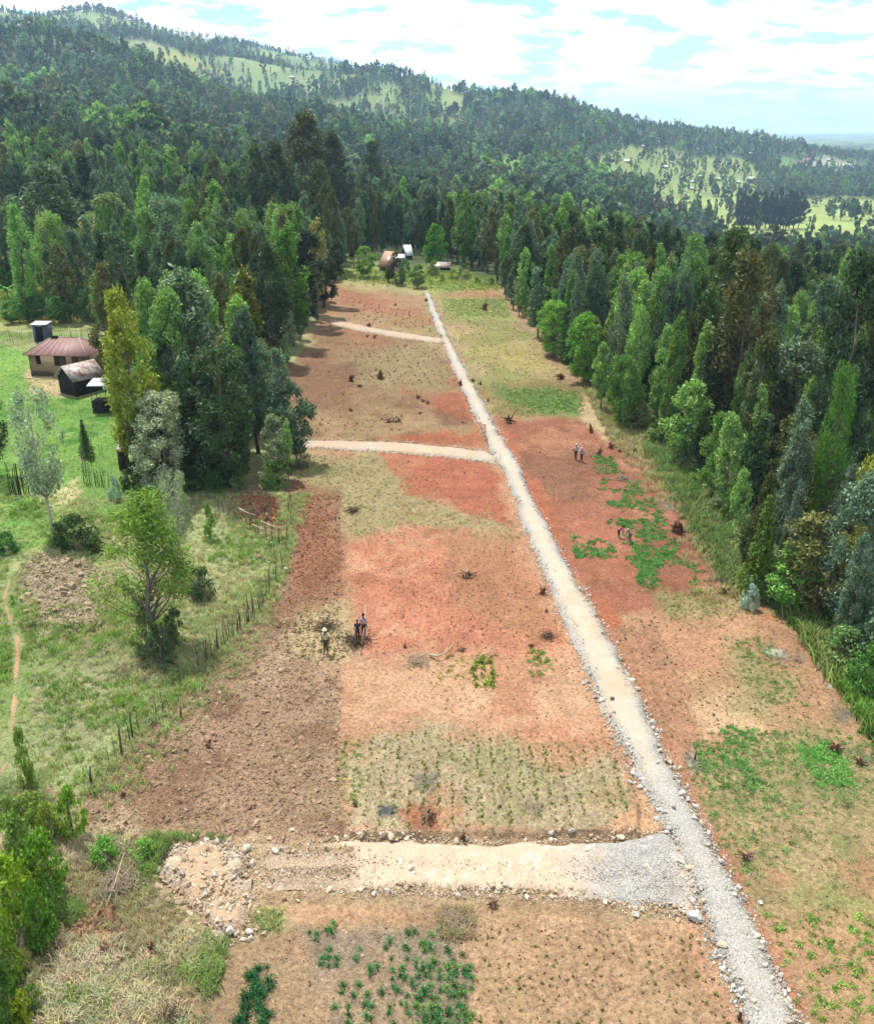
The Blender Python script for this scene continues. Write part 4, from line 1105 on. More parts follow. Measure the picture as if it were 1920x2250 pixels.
hero('round', 806, 578, 550, 24, (70, 100, 50), 'low dark shrub below the far white wall', 1)
hero('round', 735, 562, 500, 44, (104, 142, 62), 'light green bush left of the far brown roof', 2)
hero('slim', 592, 700, 462, 66, (76, 116, 40), 'tall bright green tree at the shaded left edge of the plots', 0)
hero('slim', 636, 640, 448, 44, (140, 138, 80), 'tall tree with pale cream crown at the shaded plot edge', 1)
hero('round', 582, 712, 630, 34, (136, 150, 126), 'small silvery shrub tree at the shaded plot edge', 1)
hero('slim', 618, 660, 470, 60, (40, 54, 36), 'tall dark tree throwing shade over the topmost side road', 3)
hero('slim', 655, 622, 486, 46, (52, 66, 42), 'dark slender tree at the end of the topmost side road', 2)
hero('gum', 545, 735, 500, 80, (56, 72, 46), 'dark eucalyptus behind the slim olive yellow tree', 3)
hero('banana', 18, 612, 556, 40, (92, 150, 70), 'banana plant at the edge of the maize plot', 0, name='banana_plant')
hero('banana', 48, 604, 552, 36, (100, 156, 74), 'second banana plant beside the maize plot', 1, name='banana_plant')
hero('round', 130, 652, 600, 60, (86, 128, 66), 'green rounded tree right behind the tin roofed house', 1)
hero('round', 80, 650, 596, 56, (72, 112, 58), 'dark green rounded tree behind the narrow latrine', 0)
for j, (bx, by, tp, w, c) in enumerate([(625, 492, 232, 96, (74, 78, 46)), (575, 500, 292, 70, (58, 70, 44)), (700, 488, 270, 64, (62, 70, 46)), (745, 480, 288, 56, (70, 80, 52)), (650, 500, 330, 50, (80, 92, 50)), (520, 500, 300, 60, (70, 84, 50)), (1165, 560, 432, 52, (64, 78, 44)), (1110, 570, 462, 46, (80, 78, 44))]):
    hero('tall', bx, by, tp, w, c, ['tallest broad eucalyptus above the far end of the left grove', 'tall dark eucalyptus left of the tallest one', 'tall dark eucalyptus right of the tallest one', 'slender tall eucalyptus second to the right of the tallest one', 'lighter eucalyptus just in front of the tallest one', 'tall olive eucalyptus well left of the tallest one', 'tall eucalyptus rising behind the olive plot', 'rusty tinged eucalyptus left behind the olive plot'][j], j % 4)
for j, (bx, by, tp, w, c) in enumerate([(20, 500, 420, 60, (92, 118, 70)), (60, 478, 400, 50, (70, 96, 60)), (130, 500, 440, 50, (112, 136, 74)), (205, 520, 430, 60, (120, 140, 84)), (215, 575, 480, 70, (84, 112, 64)), (10, 590, 540, 46, (92, 140, 66)), (60, 640, 575, 50, (84, 132, 62)), (150, 640, 590, 46, (100, 142, 76)), (180, 650, 600, 44, (92, 128, 70)), (205, 650, 560, 50, (70, 100, 54)), (110, 470, 425, 36, (104, 130, 70)), (25, 655, 610, 50, (76, 120, 60)), (330, 560, 440, 70, (116, 134, 90)), (380, 600, 480, 80, (104, 126, 84)), (440, 590, 430, 80, (92, 112, 70)), (345, 480, 425, 60, (134, 132, 96)), (410, 640, 530, 80, (98, 116, 72)), (310, 640, 520, 60, (84, 108, 66))]):
    hero('round', bx, by, tp, w, c, ['dusky leafy tree high in the yellow maize plot near the left edge', 'dark rounded tree above the maize plot', 'light olive tree in the middle of the maize plot', 'pale green tree at the right rim of the maize plot', 'green tree where the maize plot meets the cypress', 'bright bush among the banana plants', 'green bush below the banana plants', 'light green bush behind the house roof', 'small green tree behind the stakes', 'dark leafy tree left of the cypress foot', 'small rounded tree at the top of the maize plot', 'green bush at the left edge behind the stakes', 'grey green tree behind the pale spreading tree', 'soft grey green tree in the middle of the left grove', 'broad dull green tree deep in the left grove', 'brownish pale tree high in the left grove', 'dull green tree behind the broad grey green eucalyptus', 'leafy tree behind the dark feathery tree'][j], j % 3)
# lone trees on the far meadows
for j, (bx, by, tp, w, c) in enumerate([(1674, 434, 404, 13, (54, 76, 50)), (1700, 446, 405, 12, (60, 84, 60)), (1720, 446, 400, 22, (84, 108, 80)), (1743, 444, 406, 17, (84, 104, 70)), (1472, 462, 408, 18, (78, 100, 76)), (1446, 452, 402, 10, (78, 104, 70)), (1412, 440, 410, 20, (60, 80, 56)), (1640, 470, 434, 9, (92, 116, 84))]):
    hero('slim' if w < 14 else 'gum', bx, by, tp, w, c, ['dark small tree alone in the far right meadow', 'thin dark tree in the far meadow by the tree rows', 'pale forked tree in the far right meadow', 'rounded tree nearest the right picture edge in the far meadow', 'slender tree in the far meadow left of the dark grove', 'thin tree on the hedge line of the far meadow', 'dark tree at the bare brown corner of the far meadow', 'tiny thin tree below the dark far grove'][j], j % 3)
# the dark grove in the far meadow and the long plantation behind it
gr = []
for j in range(34):
    u = 1494 + (j % 17) * 7.4 + rng.normal() * 1.5; v = 448 + (j // 17) * 16 + rng.normal() * 2
    hero('slim', u, v, v - 60 + rng.normal() * 4, 16, (48, 62, 48), 'tall dark eucalyptus in the far meadow grove', j % 4, group='grove in the far meadow')
# bushes
BUSH = [(158, 1120, 1050, 86, (66, 86, 46), 'dark leafy bush in front of the forked silvery tree'), (18, 1118, 1080, 50, (70, 110, 52), 'round green bush near the left picture edge by the yard'),
        (330, 1345, 1270, 66, (84, 98, 70), 'grey green bush at the foot of the feathery casuarina'), (300, 1330, 1240, 50, (104, 122, 74), 'olive bush left of the feathery casuarina trunk'), (360, 1300, 1235, 44, (76, 94, 62), 'dusky bush right of the feathery casuarina trunk'),
        (405, 1210, 1150, 54, (78, 96, 62), 'dusky bush beside the slender pale tree'), (425, 1090, 1020, 26, (110, 146, 64), 'upright green shrub near the far end of the pole fence'),
        (150, 1700, 1600, 52, (112, 150, 46), 'yellow flowered bush at the corner of the ploughed field'), (110, 1712, 1630, 46, (132, 146, 62), 'yellowish tall weeds left of the ploughed corner'),
        (60, 1590, 1480, 30, (112, 140, 56), 'tall thin shrub beside the footpath'), (40, 1765, 1650, 80, (110, 136, 66), 'grey green thicket bush below the footpath'),
        (95, 1830, 1700, 90, (96, 138, 44), 'big green bush in the lower left thicket'), (30, 1880, 1740, 90, (122, 150, 40), 'big yellow green bush at the lower left picture edge'), (85, 1910, 1800, 70, (84, 124, 44), 'darker bush below the big green one'),
        (15, 1990, 1850, 80, (104, 134, 44), 'bush at the left edge above the corner'), (20, 2090, 1960, 70, (72, 104, 42), 'dark bush in the bottom left corner'), (55, 2070, 2010, 44, (142, 152, 40), 'yellow flowered small bush at the bottom left'),
        (215, 1740, 1700, 60, (104, 150, 66), 'low green bush left of the rubble'), (290, 1735, 1700, 50, (120, 156, 76), 'low pale green bush beside the rubble'),
        (1700, 1340, 1270, 90, (110, 140, 86), 'tall tangled weeds in the right grass verge'), (1750, 1400, 1310, 70, (84, 126, 60), 'green weeds at the right picture edge in the verge'), (1690, 1310, 1240, 40, (104, 112, 96), 'greyish weeds under the small green tree'),
        (1225, 790, 720, 40, (120, 136, 92), 'pale bush on the bare verge above the bean plot'), (1290, 870, 820, 60, (108, 124, 80), 'olive bush beside the pale bare verge'), (1540, 1200, 1150, 60, (130, 150, 120), 'greyish bush behind the silvery sapling'),
        (555, 985, 935, 50, (86, 120, 60), 'green bush below the pale grey green tree'), (520, 700, 660, 40, (120, 150, 80), 'light bush at the edge of the left grove'), (565, 735, 690, 40, (110, 146, 84), 'light bush at the shaded upper plot edge'),
        (232, 1010, 965, 24, (150, 178, 160), 'blue grey sapling by the yard gate'), (610, 945, 905, 34, (128, 124, 104), 'dry grey shrub at the left end of the middle side road')]
for j, (bx, by, tp, w, c, lb) in enumerate(BUSH):
    hero('bush', bx, by, tp, w * 1.1, c, lb, j % 4, k=1.12)
for j in range(15):
    u = random.uniform(-15, 110); v = random.uniform(1640, 2090)
    if u > 90 and v > 1860: u -= 60
    hero('bush', u, v, v - random.uniform(26, 60), random.uniform(36, 70), [(132, 156, 76), (116, 144, 70), (150, 158, 82), (104, 126, 70)][j % 4], 'leafy weed bush in the lower left scrub', j % 4, k=1.35, group='scrub bushes in the lower left corner')
# thicket along the right-hand edge of the plots and in front of the grove
rb = np.random.default_rng(17)
edge_r = [(1045, 640), (1100, 695), (1150, 745), (1215, 800), (1260, 850), (1320, 905), (1400, 985), (1450, 1060), (1505, 1140)]
for j in range(64):
    s = rb.random() * (len(edge_r) - 1); i = int(s); f = s - i
    u = edge_r[i][0] * (1 - f) + edge_r[i + 1][0] * f + abs(rb.normal()) * 22 + 5; v = edge_r[i][1] * (1 - f) + edge_r[i + 1][1] * f - abs(rb.normal()) * 6
    sc = (v / 1000)
    c = [(96, 128, 62), (126, 140, 92), (82, 112, 56), (140, 150, 104)][rb.integers(4)]
    tn = {0: 'green', 1: 'olive', 2: 'dark green', 3: 'dry pale'}[[(96, 128, 62), (126, 140, 92), (82, 112, 56), (140, 150, 104)].index(c)]
    hero('bush', u, v, v - rb.uniform(22, 60) * sc, rb.uniform(26, 54) * sc, c, f'{tn} shrub in the thicket along the right edge of the plots', j % 4, group=f'{tn} shrubs along the right edge of the plots')
for j in range(26):
    u = rb.uniform(255, 590); v = 985 + rb.normal() * 6 if u < 560 else rb.uniform(930, 985)
    hero('bush', u, v, v - rb.uniform(25, 55), rb.uniform(26, 50), [(84, 120, 56), (62, 86, 46), (112, 140, 80)][j % 3], 'leafy shrub under the front trees of the left grove', j % 4, group='shrubs under the left grove')
for j in range(14):
    u = rb.uniform(690, 1010); v = 562 + rb.normal() * 4 + max(0, (u - 930)) * .2
    hero('bush', u, v, v - rb.uniform(12, 30), rb.uniform(14, 26), [(120, 140, 74), (84, 116, 56), (140, 146, 96)][j % 3], 'small shrub in the hedge closing the top of the plots', j % 4, group='hedge at the top of the plots')
# ------------------------------------------------------------------ grass, weeds, crops
def tuft_mesh(seed, n, h, w, spread, lean=.5):
    r = np.random.default_rng(seed); V = []; F = []
    for i in range(n):
        a = r.random() * 6.28; b = r.normal(size=2) * spread; L = h * r.uniform(.5, 1.2); d = lean * r.uniform(.3, 1.3) * L
        p0 = np.array([b[0], b[1], -.02]); p1 = p0 + np.array([math.cos(a) * d * .35, math.sin(a) * d * .35, L * .6]); p2 = p0 + np.array([math.cos(a) * d, math.sin(a) * d, L * .95])
        s = np.array([-math.sin(a), math.cos(a), 0]) * w
        k = len(V); V += [p0 - s, p0 + s, p1 + s * .8, p1 - s * .8, p2]; F += [(k, k + 1, k + 2, k + 3), (k + 3, k + 2, k + 4)]
    return new_mesh('tuft', np.array(V), F, False, [M_HERB])
def weed_mesh(seed, n, R, h, L, W, stem=False):
    r = np.random.default_rng(seed)
    c = r.normal(size=(n, 3)) * np.array([R * .45, R * .45, h * .3]); c[:, 2] = np.abs(c[:, 2]) + .02
    v, f = leaf_quads(r, c, L, W, -.4, .2)
    v[:, 2] = np.maximum(v[:, 2], .01)
    if stem:
        b = MB()
        for i in range(0, n, 2): b.tube([(0, 0, -.03), (c[i, 0] * .5, c[i, 1] * .5, c[i, 2] * .7), tuple(c[i])], [.02, .015, .008], 3, cap=False)
        return new_mesh('plant', np.concatenate([v] + b.v), [tuple(q) for q in f] + [tuple(x + len(v) for x in q) for q in b.f], False, [M_HERB])
    return new_mesh('weed', v, f, False, [M_HERB])
def maize_mesh(seed, h, nl=7):
    r = np.random.default_rng(seed); V = []; F = []
    m = MB().tube([(0, 0, -.03), (0, 0, h * .8)], [h * .035, h * .012], 4)
    V = list(np.concatenate(m.v)); F = list(m.f)
    for j in range(nl):
        a = j * 2.4 + r.normal() * .3; z0 = h * (.1 + .62 * j / nl); L = h * r.uniform(.55, .8); w = h * .062; k = len(V)
        for i, s in enumerate((0, .35, .7, 1.0)):
            x = L * s * .8; z = z0 + L * (.75 * s - .75 * s * s); ww = w * (1, 1.1, .8, .05)[i]
            for q in (-1, 1): V.append(np.array([math.cos(a) * x - math.sin(a) * ww * q, math.sin(a) * x + math.cos(a) * ww * q, z]))
        F += [(k + 2 * i, k + 2 * i + 1, k + 2 * i + 3, k + 2 * i + 2) for i in range(3)]
    return new_mesh('maize', np.array(V), F, False, [M_HERB])

def random_in(poly, n, r, wob=0.0, clump=None):
    """points spread evenly over the ground inside a picture outline"""
    W = ats(poly)
    wp = [(p.x, p.y) for p in W]
    x0, x1 = min(p[0] for p in wp), max(p[0] for p in wp); y0, y1 = min(p[1] for p in wp), max(p[1] for p in wp)
    out = np.zeros((0, 2)); tries = 0
    while len(out) < n and tries < 40:
        q = np.stack([r.uniform(x0, x1, n * 2), r.uniform(y0, y1, n * 2)], 1)
        d = poly_sd(q[:, 0], q[:, 1], wp)
        ok = d < wob * r.normal(size=len(d))
        if clump: ok &= fbm(q[:, 0], q[:, 1], clump[0], 3, seed=clump[2]) + .15 * r.normal(size=len(d)) > clump[1]
        out = np.concatenate([out, q[ok]]); tries += 1
    return out[:n]
rg = np.random.default_rng(3)
ROADS_W = [[(p.x, p.y) for p in ats(q)] for q in (MAIN, SIDE1, SIDE2, SIDE3, RUBBLE, fp)]
def off_road(q, m=.15):
    ok = np.ones(len(q), bool)
    for w in ROADS_W: ok &= poly_sd(q[:, 0], q[:, 1], w) > m
    return ok

MOUNDS = [[(p.x, p.y) for p in ats(q)] for q in ([(45, 1165), (95, 1125), (175, 1140), (225, 1180), (215, 1270), (140, 1285), (60, 1275)], [(470, 1010), (510, 995), (575, 1010), (580, 1060), (540, 1075), (480, 1050)], [(110, 1860), (200, 1825), (245, 1880), (230, 1945), (130, 1925)])]
GR = []          # (points, tint, size)
def grass(poly, n, c, s, var=.2, clump=None, k=1.45):
    q = random_in(poly, n, rg, 1.4, clump); q = q[off_road(q)]
    for mp_ in MOUNDS: q = q[(poly_sd(q[:, 0], q[:, 1], mp_) > -.5) | (rg.random(len(q)) < .12)]
    m = len(q)
    t = srgb(*c, k=k)[None] * (1 + var * rg.normal(size=(m, 1))) * (1 + .10 * rg.normal(size=(m, 3)))
    GR.append((q, np.clip(t, .01, .7), s * rg.uniform(.6, 1.4, m)))
LEFT = [(-150, 1010), (590, 1000), (572, 1150), (520, 1240), (165, 1630), (180, 1690), (-150, 1690)]
grass(LEFT, 7000, (172, 182, 122), .17); grass(LEFT, 4000, (196, 190, 142), .20, clump=(5, .1, 3)); grass(LEFT, 3000, (124, 158, 70), .26, clump=(4, .2, 4))
grass([(-150, 690), (240, 690), (262, 985), (220, 1120), (-150, 1180)], 5000, (138, 184, 80), .12)
grass([(-150, 440), (232, 455), (222, 650), (-150, 655)], 4500, (182, 178, 92), .75, .25)
grass([(-150, 445), (60, 450), (110, 640), (-150, 650)], 1500, (96, 136, 66), 1.0, .25)
LOWL = [(-60, 1690), (185, 1692), (320, 1712), (310, 1790), (390, 1880), (440, 1930), (400, 2150), (-60, 2150)]
grass(LOWL, 4000, (170, 162, 118), .16); grass(LOWL, 2000, (204, 192, 154), .22, clump=(3, .1, 5)); grass(LOWL, 1800, (128, 154, 82), .25, clump=(2.5, .25, 6))
grass([(110, 1960), (220, 1900), (240, 1950), (150, 2050), (90, 2080)], 350, (206, 196, 160), .25)
VERGE = [(1648, 1298), (1600, 1250), (1768, 1250), (1900, 1300), (1950, 1640), (1768, 1448), (1702, 1378)]
grass(VERGE, 5200, (110, 146, 62), .48, .25); grass(VERGE, 1800, (150, 162, 96), .6, clump=(4, .1, 7)); grass(VERGE, 1200, (72, 110, 48), .6, clump=(4, .1, 8))
grass([(1185, 790), (1240, 800), (1330, 905), (1430, 1000), (1520, 1120), (1540, 1205), (1500, 1215), (1490, 1150), (1420, 1062), (1380, 995), (1290, 912), (1210, 845)], 3500, (168, 164, 112), .34)
grass([(1300, 905), (1400, 940), (1500, 1060), (1560, 1200), (1510, 1200), (1420, 1050)], 1800, (112, 138, 76), .5)
grass([(690, 548), (930, 552), (1010, 580), (990, 590), (700, 566)], 1600, (150, 164, 84), .3)
grass([(880, 590), (1012, 592), (1034, 642), (1092, 694), (1180, 790), (1010, 800), (920, 690)], 1300, (178, 168, 116), .15, .2)
grass([(895, 605), (1020, 606), (1034, 642), (910, 640)], 900, (150, 168, 96), .18)
grass([(610, 918), (780, 918), (845, 1000), (1060, 1062), (1050, 1090), (720, 1080), (600, 985)], 1500, (184, 174, 126), .13)
grass([(570, 1130), (590, 1000), (600, 1000), (598, 1110), (572, 1180), (450, 1325), (330, 1440), (175, 1610), (160, 1600), (320, 1425)], 1600, (162, 172, 112), .24)
grass([(690, 1480), (860, 1470), (1240, 1490), (1290, 1600), (1270, 1680), (690, 1690)], 900, (190, 176, 136), .08)
grass([(505, 1855), (550, 1842), (570, 1866), (530, 1884)], 120, (168, 172, 110), .16); grass([(890, 1850), (930, 1838), (955, 1860), (940, 1900), (905, 1890)], 160, (178, 164, 122), .22)
q = np.concatenate([g[0] for g in GR]); tn = np.concatenate([g[1] for g in GR]); sc = np.concatenate([g[2] for g in GR])
tufts = [source(('tuft', i), tuft_mesh(40 + i, 16, 1.0, .045, .35, .7)) for i in range(4)]
n = len(q); rot = np.zeros((n, 3)); rot[:, 2] = rg.random(n) * 6.28
scatter('grass', np.stack([q[:, 0], q[:, 1], _hz(q[:, 0], q[:, 1])], 1), rot, np.stack([sc * 1.15, sc * 1.15, sc], 1), tn, rg.integers(0, 4, n), tufts, 'tufts of green and straw coloured grass around the plots', 'grass')
print('grass', n)

# weeds in the plots
WE = []
def weeds(poly, n, c, s, var=.2, clump=None, k=1.25):
    n = int(n * .42); s = s * .48
    q = random_in(poly, n, rg, 1.1, clump); q = q[off_road(q)]; m = len(q)
    WE.append((q, np.clip(srgb(*c, k=k)[None] * (1 + var * rg.normal(size=(m, 1))), .01, .7), s * rg.uniform(.6, 1.4, m)))
WFIELD = [(1400, 1570), (1560, 1480), (1768, 1490), (1900, 1600), (1900, 1860), (1580, 1850), (1480, 1730)]
weeds(WFIELD, 2000, (132, 156, 92), .28, clump=(4, .12, 11)); weeds(WFIELD, 1500, (166, 164, 116), .22)
weeds([(1560, 1850), (1900, 1860), (1950, 2250), (1700, 2250)], 700, (120, 160, 72), .32)
weeds([(1425, 1510), (1500, 1500), (1540, 1580), (1480, 1600), (1425, 1570)], 420, (112, 160, 84), .30, clump=(1.5, 0, 21))
weeds([(1630, 1510), (1680, 1500), (1736, 1590), (1700, 1600), (1650, 1590)], 460, (112, 170, 80), .36, clump=(1.5, -.1, 22))
weeds([(1480, 1290), (1530, 1290), (1620, 1380), (1600, 1430), (1520, 1420)], 520, (124, 150, 84), .26)
weeds([(1330, 1210), (1500, 1190), (1540, 1235), (1440, 1255), (1350, 1245)], 600, (146, 156, 90), .24)
weeds([(1460, 1480), (1530, 1470), (1540, 1500), (1480, 1510)], 160, (96, 156, 76), .30)
weeds([(600, 1225), (720, 1220), (700, 1330), (570, 1340)], 420, (166, 160, 104), .18)
weeds([(870, 1340), (1000, 1320), (1010, 1370), (990, 1400), (870, 1380)], 200, (150, 156, 70), .22)
weeds([(1060, 1310), (1110, 1310), (1120, 1360), (1080, 1370)], 150, (118, 150, 66), .26)
weeds([(690, 1520), (720, 1500), (730, 1640), (692, 1640)], 120, (130, 156, 70), .22)
weeds([(1010, 790), (1100, 786), (1172, 796), (1170, 838), (1060, 836)], 1500, (112, 150, 78), .28)
weeds([(980, 800), (1180, 780), (1176, 842), (1010, 842)], 500, (140, 140, 84), .22)
weeds([(700, 1480), (1240, 1480), (1290, 1590), (1200, 1680), (700, 1690)], 1500, (146, 150, 96), .15)
weeds([(1230, 1262), (1500, 1215), (1640, 1300), (1768, 1440), (1800, 1500), (1400, 1590)], 1100, (140, 132, 86), .15)
weeds([(690, 1080), (1060, 1090), (1210, 1400), (1000, 1450), (700, 1440)], 900, (132, 118, 76), .14)
weeds([(560, 720), (900, 700), (970, 885), (600, 885)], 1400, (150, 132, 86), .17)
# bean rows beside the people
BEAN = [[(1195, 928), (1240, 922), (1254, 945), (1240, 962), (1212, 948)], [(1270, 980), (1292, 975), (1302, 1000), (1280, 1004)], [(1210, 970), (1250, 990), (1310, 1020), (1352, 1060), (1370, 1110), (1350, 1130), (1300, 1100), (1250, 1050)], [(1155, 1095), (1200, 1085), (1240, 1100), (1225, 1130), (1180, 1128)], [(1265, 1130), (1310, 1120), (1390, 1135), (1435, 1180), (1425, 1200), (1370, 1170), (1300, 1180)], [(1200, 990), (1240, 1000), (1320, 1130), (1290, 1140)]]
for j, b in enumerate(BEAN): weeds(b, [380, 140, 1300, 420, 800, 400][j], (98, 150, 78), .34, .22, clump=None if j < 2 else (1.6, -.1 if j < 4 else .05, 3))
q = np.concatenate([g[0] for g in WE]); tn = np.concatenate([g[1] for g in WE]); sc = np.concatenate([g[2] for g in WE])
wm = [source(('weed', i), weed_mesh(60 + i, 26, .9, 1.0, .55, .30)) for i in range(4)]
n = len(q); rot = np.zeros((n, 3)); rot[:, 2] = rg.random(n) * 6.28
scatter('weeds', np.stack([q[:, 0], q[:, 1], _hz(q[:, 0], q[:, 1])], 1), rot, np.stack([sc, sc, sc * .9], 1), tn, rg.integers(0, 4, n), wm, 'low green weeds and bean plants spread over the plots', 'weeds')
# seedlings in rows
SE = []
def rows(poly, dx, dy, c, s, ang=0.0, drop=.15, k=1.5, jit=.12):
    W = [(p.x, p.y) for p in ats(poly)]
    cx, cyy = np.mean([p[0] for p in W]), np.mean([p[1] for p in W])
    R = max(math.hypot(p[0] - cx, p[1] - cyy) for p in W)
    a, b = np.meshgrid(np.arange(-R, R, dx), np.arange(-R, R, dy)); a = a.ravel() + jit * dx * rg.normal(size=a.size); b = b.ravel() + .25 * dy * rg.normal(size=b.size)
    x = cx + a * math.cos(ang) - b * math.sin(ang); y = cyy + a * math.sin(ang) + b * math.cos(ang)
    q = np.stack([x, y], 1); q = q[(poly_sd(x, y, W) < 0) & (rg.random(len(x)) > drop)]; q = q[off_road(q, .3)]
    m = len(q)
    SE.append((q, np.clip(srgb(*c, k=k)[None] * (1 + .25 * rg.normal(size=(m, 1))), .01, .6), s * rg.uniform(.55, 1.4, m)))
rows([(960, 1870), (1180, 1872), (1415, 1895), (1510, 2080), (1580, 2230), (975, 2230)], .30, .40, (112, 118, 66), .105, .03, .35, jit=.3)
rows([(690, 1500), (860, 1480), (1100, 1510), (1240, 1500), (1285, 1600), (1260, 1680), (692, 1690)], .60, .20, (118, 136, 62), .12, 0, .3, jit=.08)
rows([(1240, 1270), (1340, 1245), (1430, 1420), (1540, 1600), (1420, 1600), (1320, 1430)], .55, .45, (104, 102, 66), .10, -.33, .35, jit=.25)
rows([(1400, 1400), (1560, 1400), (1700, 1480), (1600, 1560), (1440, 1540)], .45, .45, (112, 118, 70), .09, -.33, .4, jit=.3)
rows([(1600, 1850), (1900, 1850), (1950, 2250), (1740, 2250)], .6, .36, (122, 146, 78), .13, -.2, .45, jit=.3)
rows([(780, 1130), (1060, 1110), (1150, 1320), (800, 1310)], .6, .42, (120, 92, 62), .085, 0, .45, jit=.3)
rows([(560, 1260), (700, 1250), (700, 1330), (560, 1340)], .42, .55, (128, 130, 70), .16, 0, .2)
rows([(945, 1335), (1000, 1330), (1005, 1395), (950, 1395)], .42, .22, (128, 152, 60), .26, 0, .15)
rows([(690, 690), (890, 700), (930, 780), (720, 780)], .9, .8, (120, 110, 66), .17, .2, .3)
rows([(620, 840), (820, 840), (830, 880), (630, 880)], .8, .8, (122, 110, 66), .16, 0, .3)
rows([(700, 600), (870, 640), (885, 675), (720, 650)], .9, 1.0, (124, 104, 66), .18, 0, .3)
q = np.concatenate([g[0] for g in SE]); tn = np.concatenate([g[1] for g in SE]); sc = np.concatenate([g[2] for g in SE])
sm = [source(('seed', i), weed_mesh(80 + i, 14, .6, 1.2, .7, .30)) for i in range(3)]
n = len(q); rot = np.zeros((n, 3)); rot[:, 2] = rg.random(n) * 6.28
scatter('seedlings', np.stack([q[:, 0], q[:, 1], _hz(q[:, 0], q[:, 1])], 1), rot, np.stack([sc, sc, sc], 1), tn, rg.integers(0, 3, n), sm, 'rows of tiny crop seedlings in the plots', 'seedlings')
print('weeds', len(np.concatenate([g[0] for g in WE])), 'seedlings', n)
# straw litter and small clods
q = random_in([(165, 1640), (330, 1430), (520, 1250), (590, 1100), (600, 1000), (690, 1000), (690, 1690), (190, 1690)], 9000, rg, .1)
cl = []
for i in range(4):
    r = np.random.default_rng(300 + i); m = MB(); 
    a = r.normal(size=(10, 3)); a /= np.linalg.norm(a, axis=1)[:, None]
    me = bpy.data.meshes.new('clod'); import bmesh
    bm = bmesh.new(); bmesh.ops.create_icosphere(bm, subdivisions=1, radius=1)
    for vv in bm.verts: vv.co *= r.uniform(.6, 1.25); vv.co.z *= .7
    bm.to_mesh(me); bm.free(); cl.append(me)
t = NT('clod_earth'); M_CLOD = t.pbr(t.mix(1.0, t.attr('tint', 'INSTANCER'), t.range(t.noise(6, 3, .6, t.pos()), .3, .7, .7, 1.25), 'MULTIPLY'), .95, None, .1)
for me in cl: me.materials.append(M_CLOD)
n = len(q); rot = rg.random((n, 3)) * 6.28
sc = np.exp(rg.normal(size=n) * .5) * .042
tn = np.where(rg.random((n, 1)) < .5, soil(186, 146, 118)[None], soil(208, 174, 144)[None]) * (1 + .15 * rg.normal(size=(n, 1)))
reddish = sstep(1240, 1120, project(q[:, 0], q[:, 1], _hz(q[:, 0], q[:, 1]))[1])[:, None]
tn = tn * (1 - reddish) + soil(190, 120, 88)[None] * reddish
for mp_, nn, cc_ in zip(MOUNDS, (2200, 500, 300), ((206, 180, 148), (190, 130, 98), (180, 134, 102))):
    x0, x1 = min(p[0] for p in mp_), max(p[0] for p in mp_); y0, y1 = min(p[1] for p in mp_), max(p[1] for p in mp_)
    qq = np.stack([rg.uniform(x0, x1, nn * 2), rg.uniform(y0, y1, nn * 2)], 1); qq = qq[poly_sd(qq[:, 0], qq[:, 1], mp_) < .2]
    q = np.concatenate([q, qq]); sc = np.concatenate([sc, np.exp(rg.normal(size=len(qq)) * .6) * .055])
    tn = np.concatenate([tn, soil(*cc_)[None] * (1 + .15 * rg.normal(size=(len(qq), 1)))])
n = len(q); rot = rg.random((n, 3)) * 6.28
scatter('soil_clods', np.stack([q[:, 0], q[:, 1], _hz(q[:, 0], q[:, 1]) + .01], 1), rot, np.stack([sc, sc, sc * .8], 1), np.clip(tn, .01, .7), rg.integers(0, 4, n), [source(('clod', i), m) for i, m in enumerate(cl)], 'loose clods of turned earth on the ploughed field and earth heaps', 'soil')

# dry stalks and crumbs of earth over all the plots
q = np.concatenate([random_in(P_[2], n_, rg, .1) for P_, n_ in zip(PLOTS, (1200, 3000, 1100, 400, 1500, 700, 1400, 2600))]); q = q[off_road(q, .1)]
def stick_mesh(seed):
    r = np.random.default_rng(seed); m = MB(); m.tube([(-.5, 0, 0), (.1, .06 * r.normal(), .08), (.5, .1 * r.normal(), .02)], [.035, .045, .02], 3); return m.mesh('stalk', [M_CLOD])
stk = [stick_mesh(i) for i in range(3)]
n = len(q); pick = rg.integers(0, 7, n); rot = rg.random((n, 3)) * 6.28; rot[pick >= 4, :2] *= .05
dist = np.clip(q[:, 1] / 70, .7, 1.5)
sc = np.where(pick < 4, np.exp(rg.normal(size=n) * .4) * .034, rg.uniform(.12, .3, n)) * dist
dark_ = rg.random((n, 1)); tn = np.where(pick[:, None] < 4, np.where(dark_ < .6, soil(120, 84, 66)[None], soil(208, 172, 140)[None]), soil(232, 212, 176)[None]) * (1 + .15 * rg.normal(size=(n, 1)))
scatter('crop_litter', np.stack([q[:, 0], q[:, 1], _hz(q[:, 0], q[:, 1]) + .01], 1), rot, np.stack([sc, sc, sc], 1), np.clip(tn, .01, .8), pick, [source(('clod', i), m) for i, m in enumerate(cl)] + [source(('stalk', i), m) for i, m in enumerate(stk)], 'dry stalks and crumbs of earth littering the plots', 'litter')
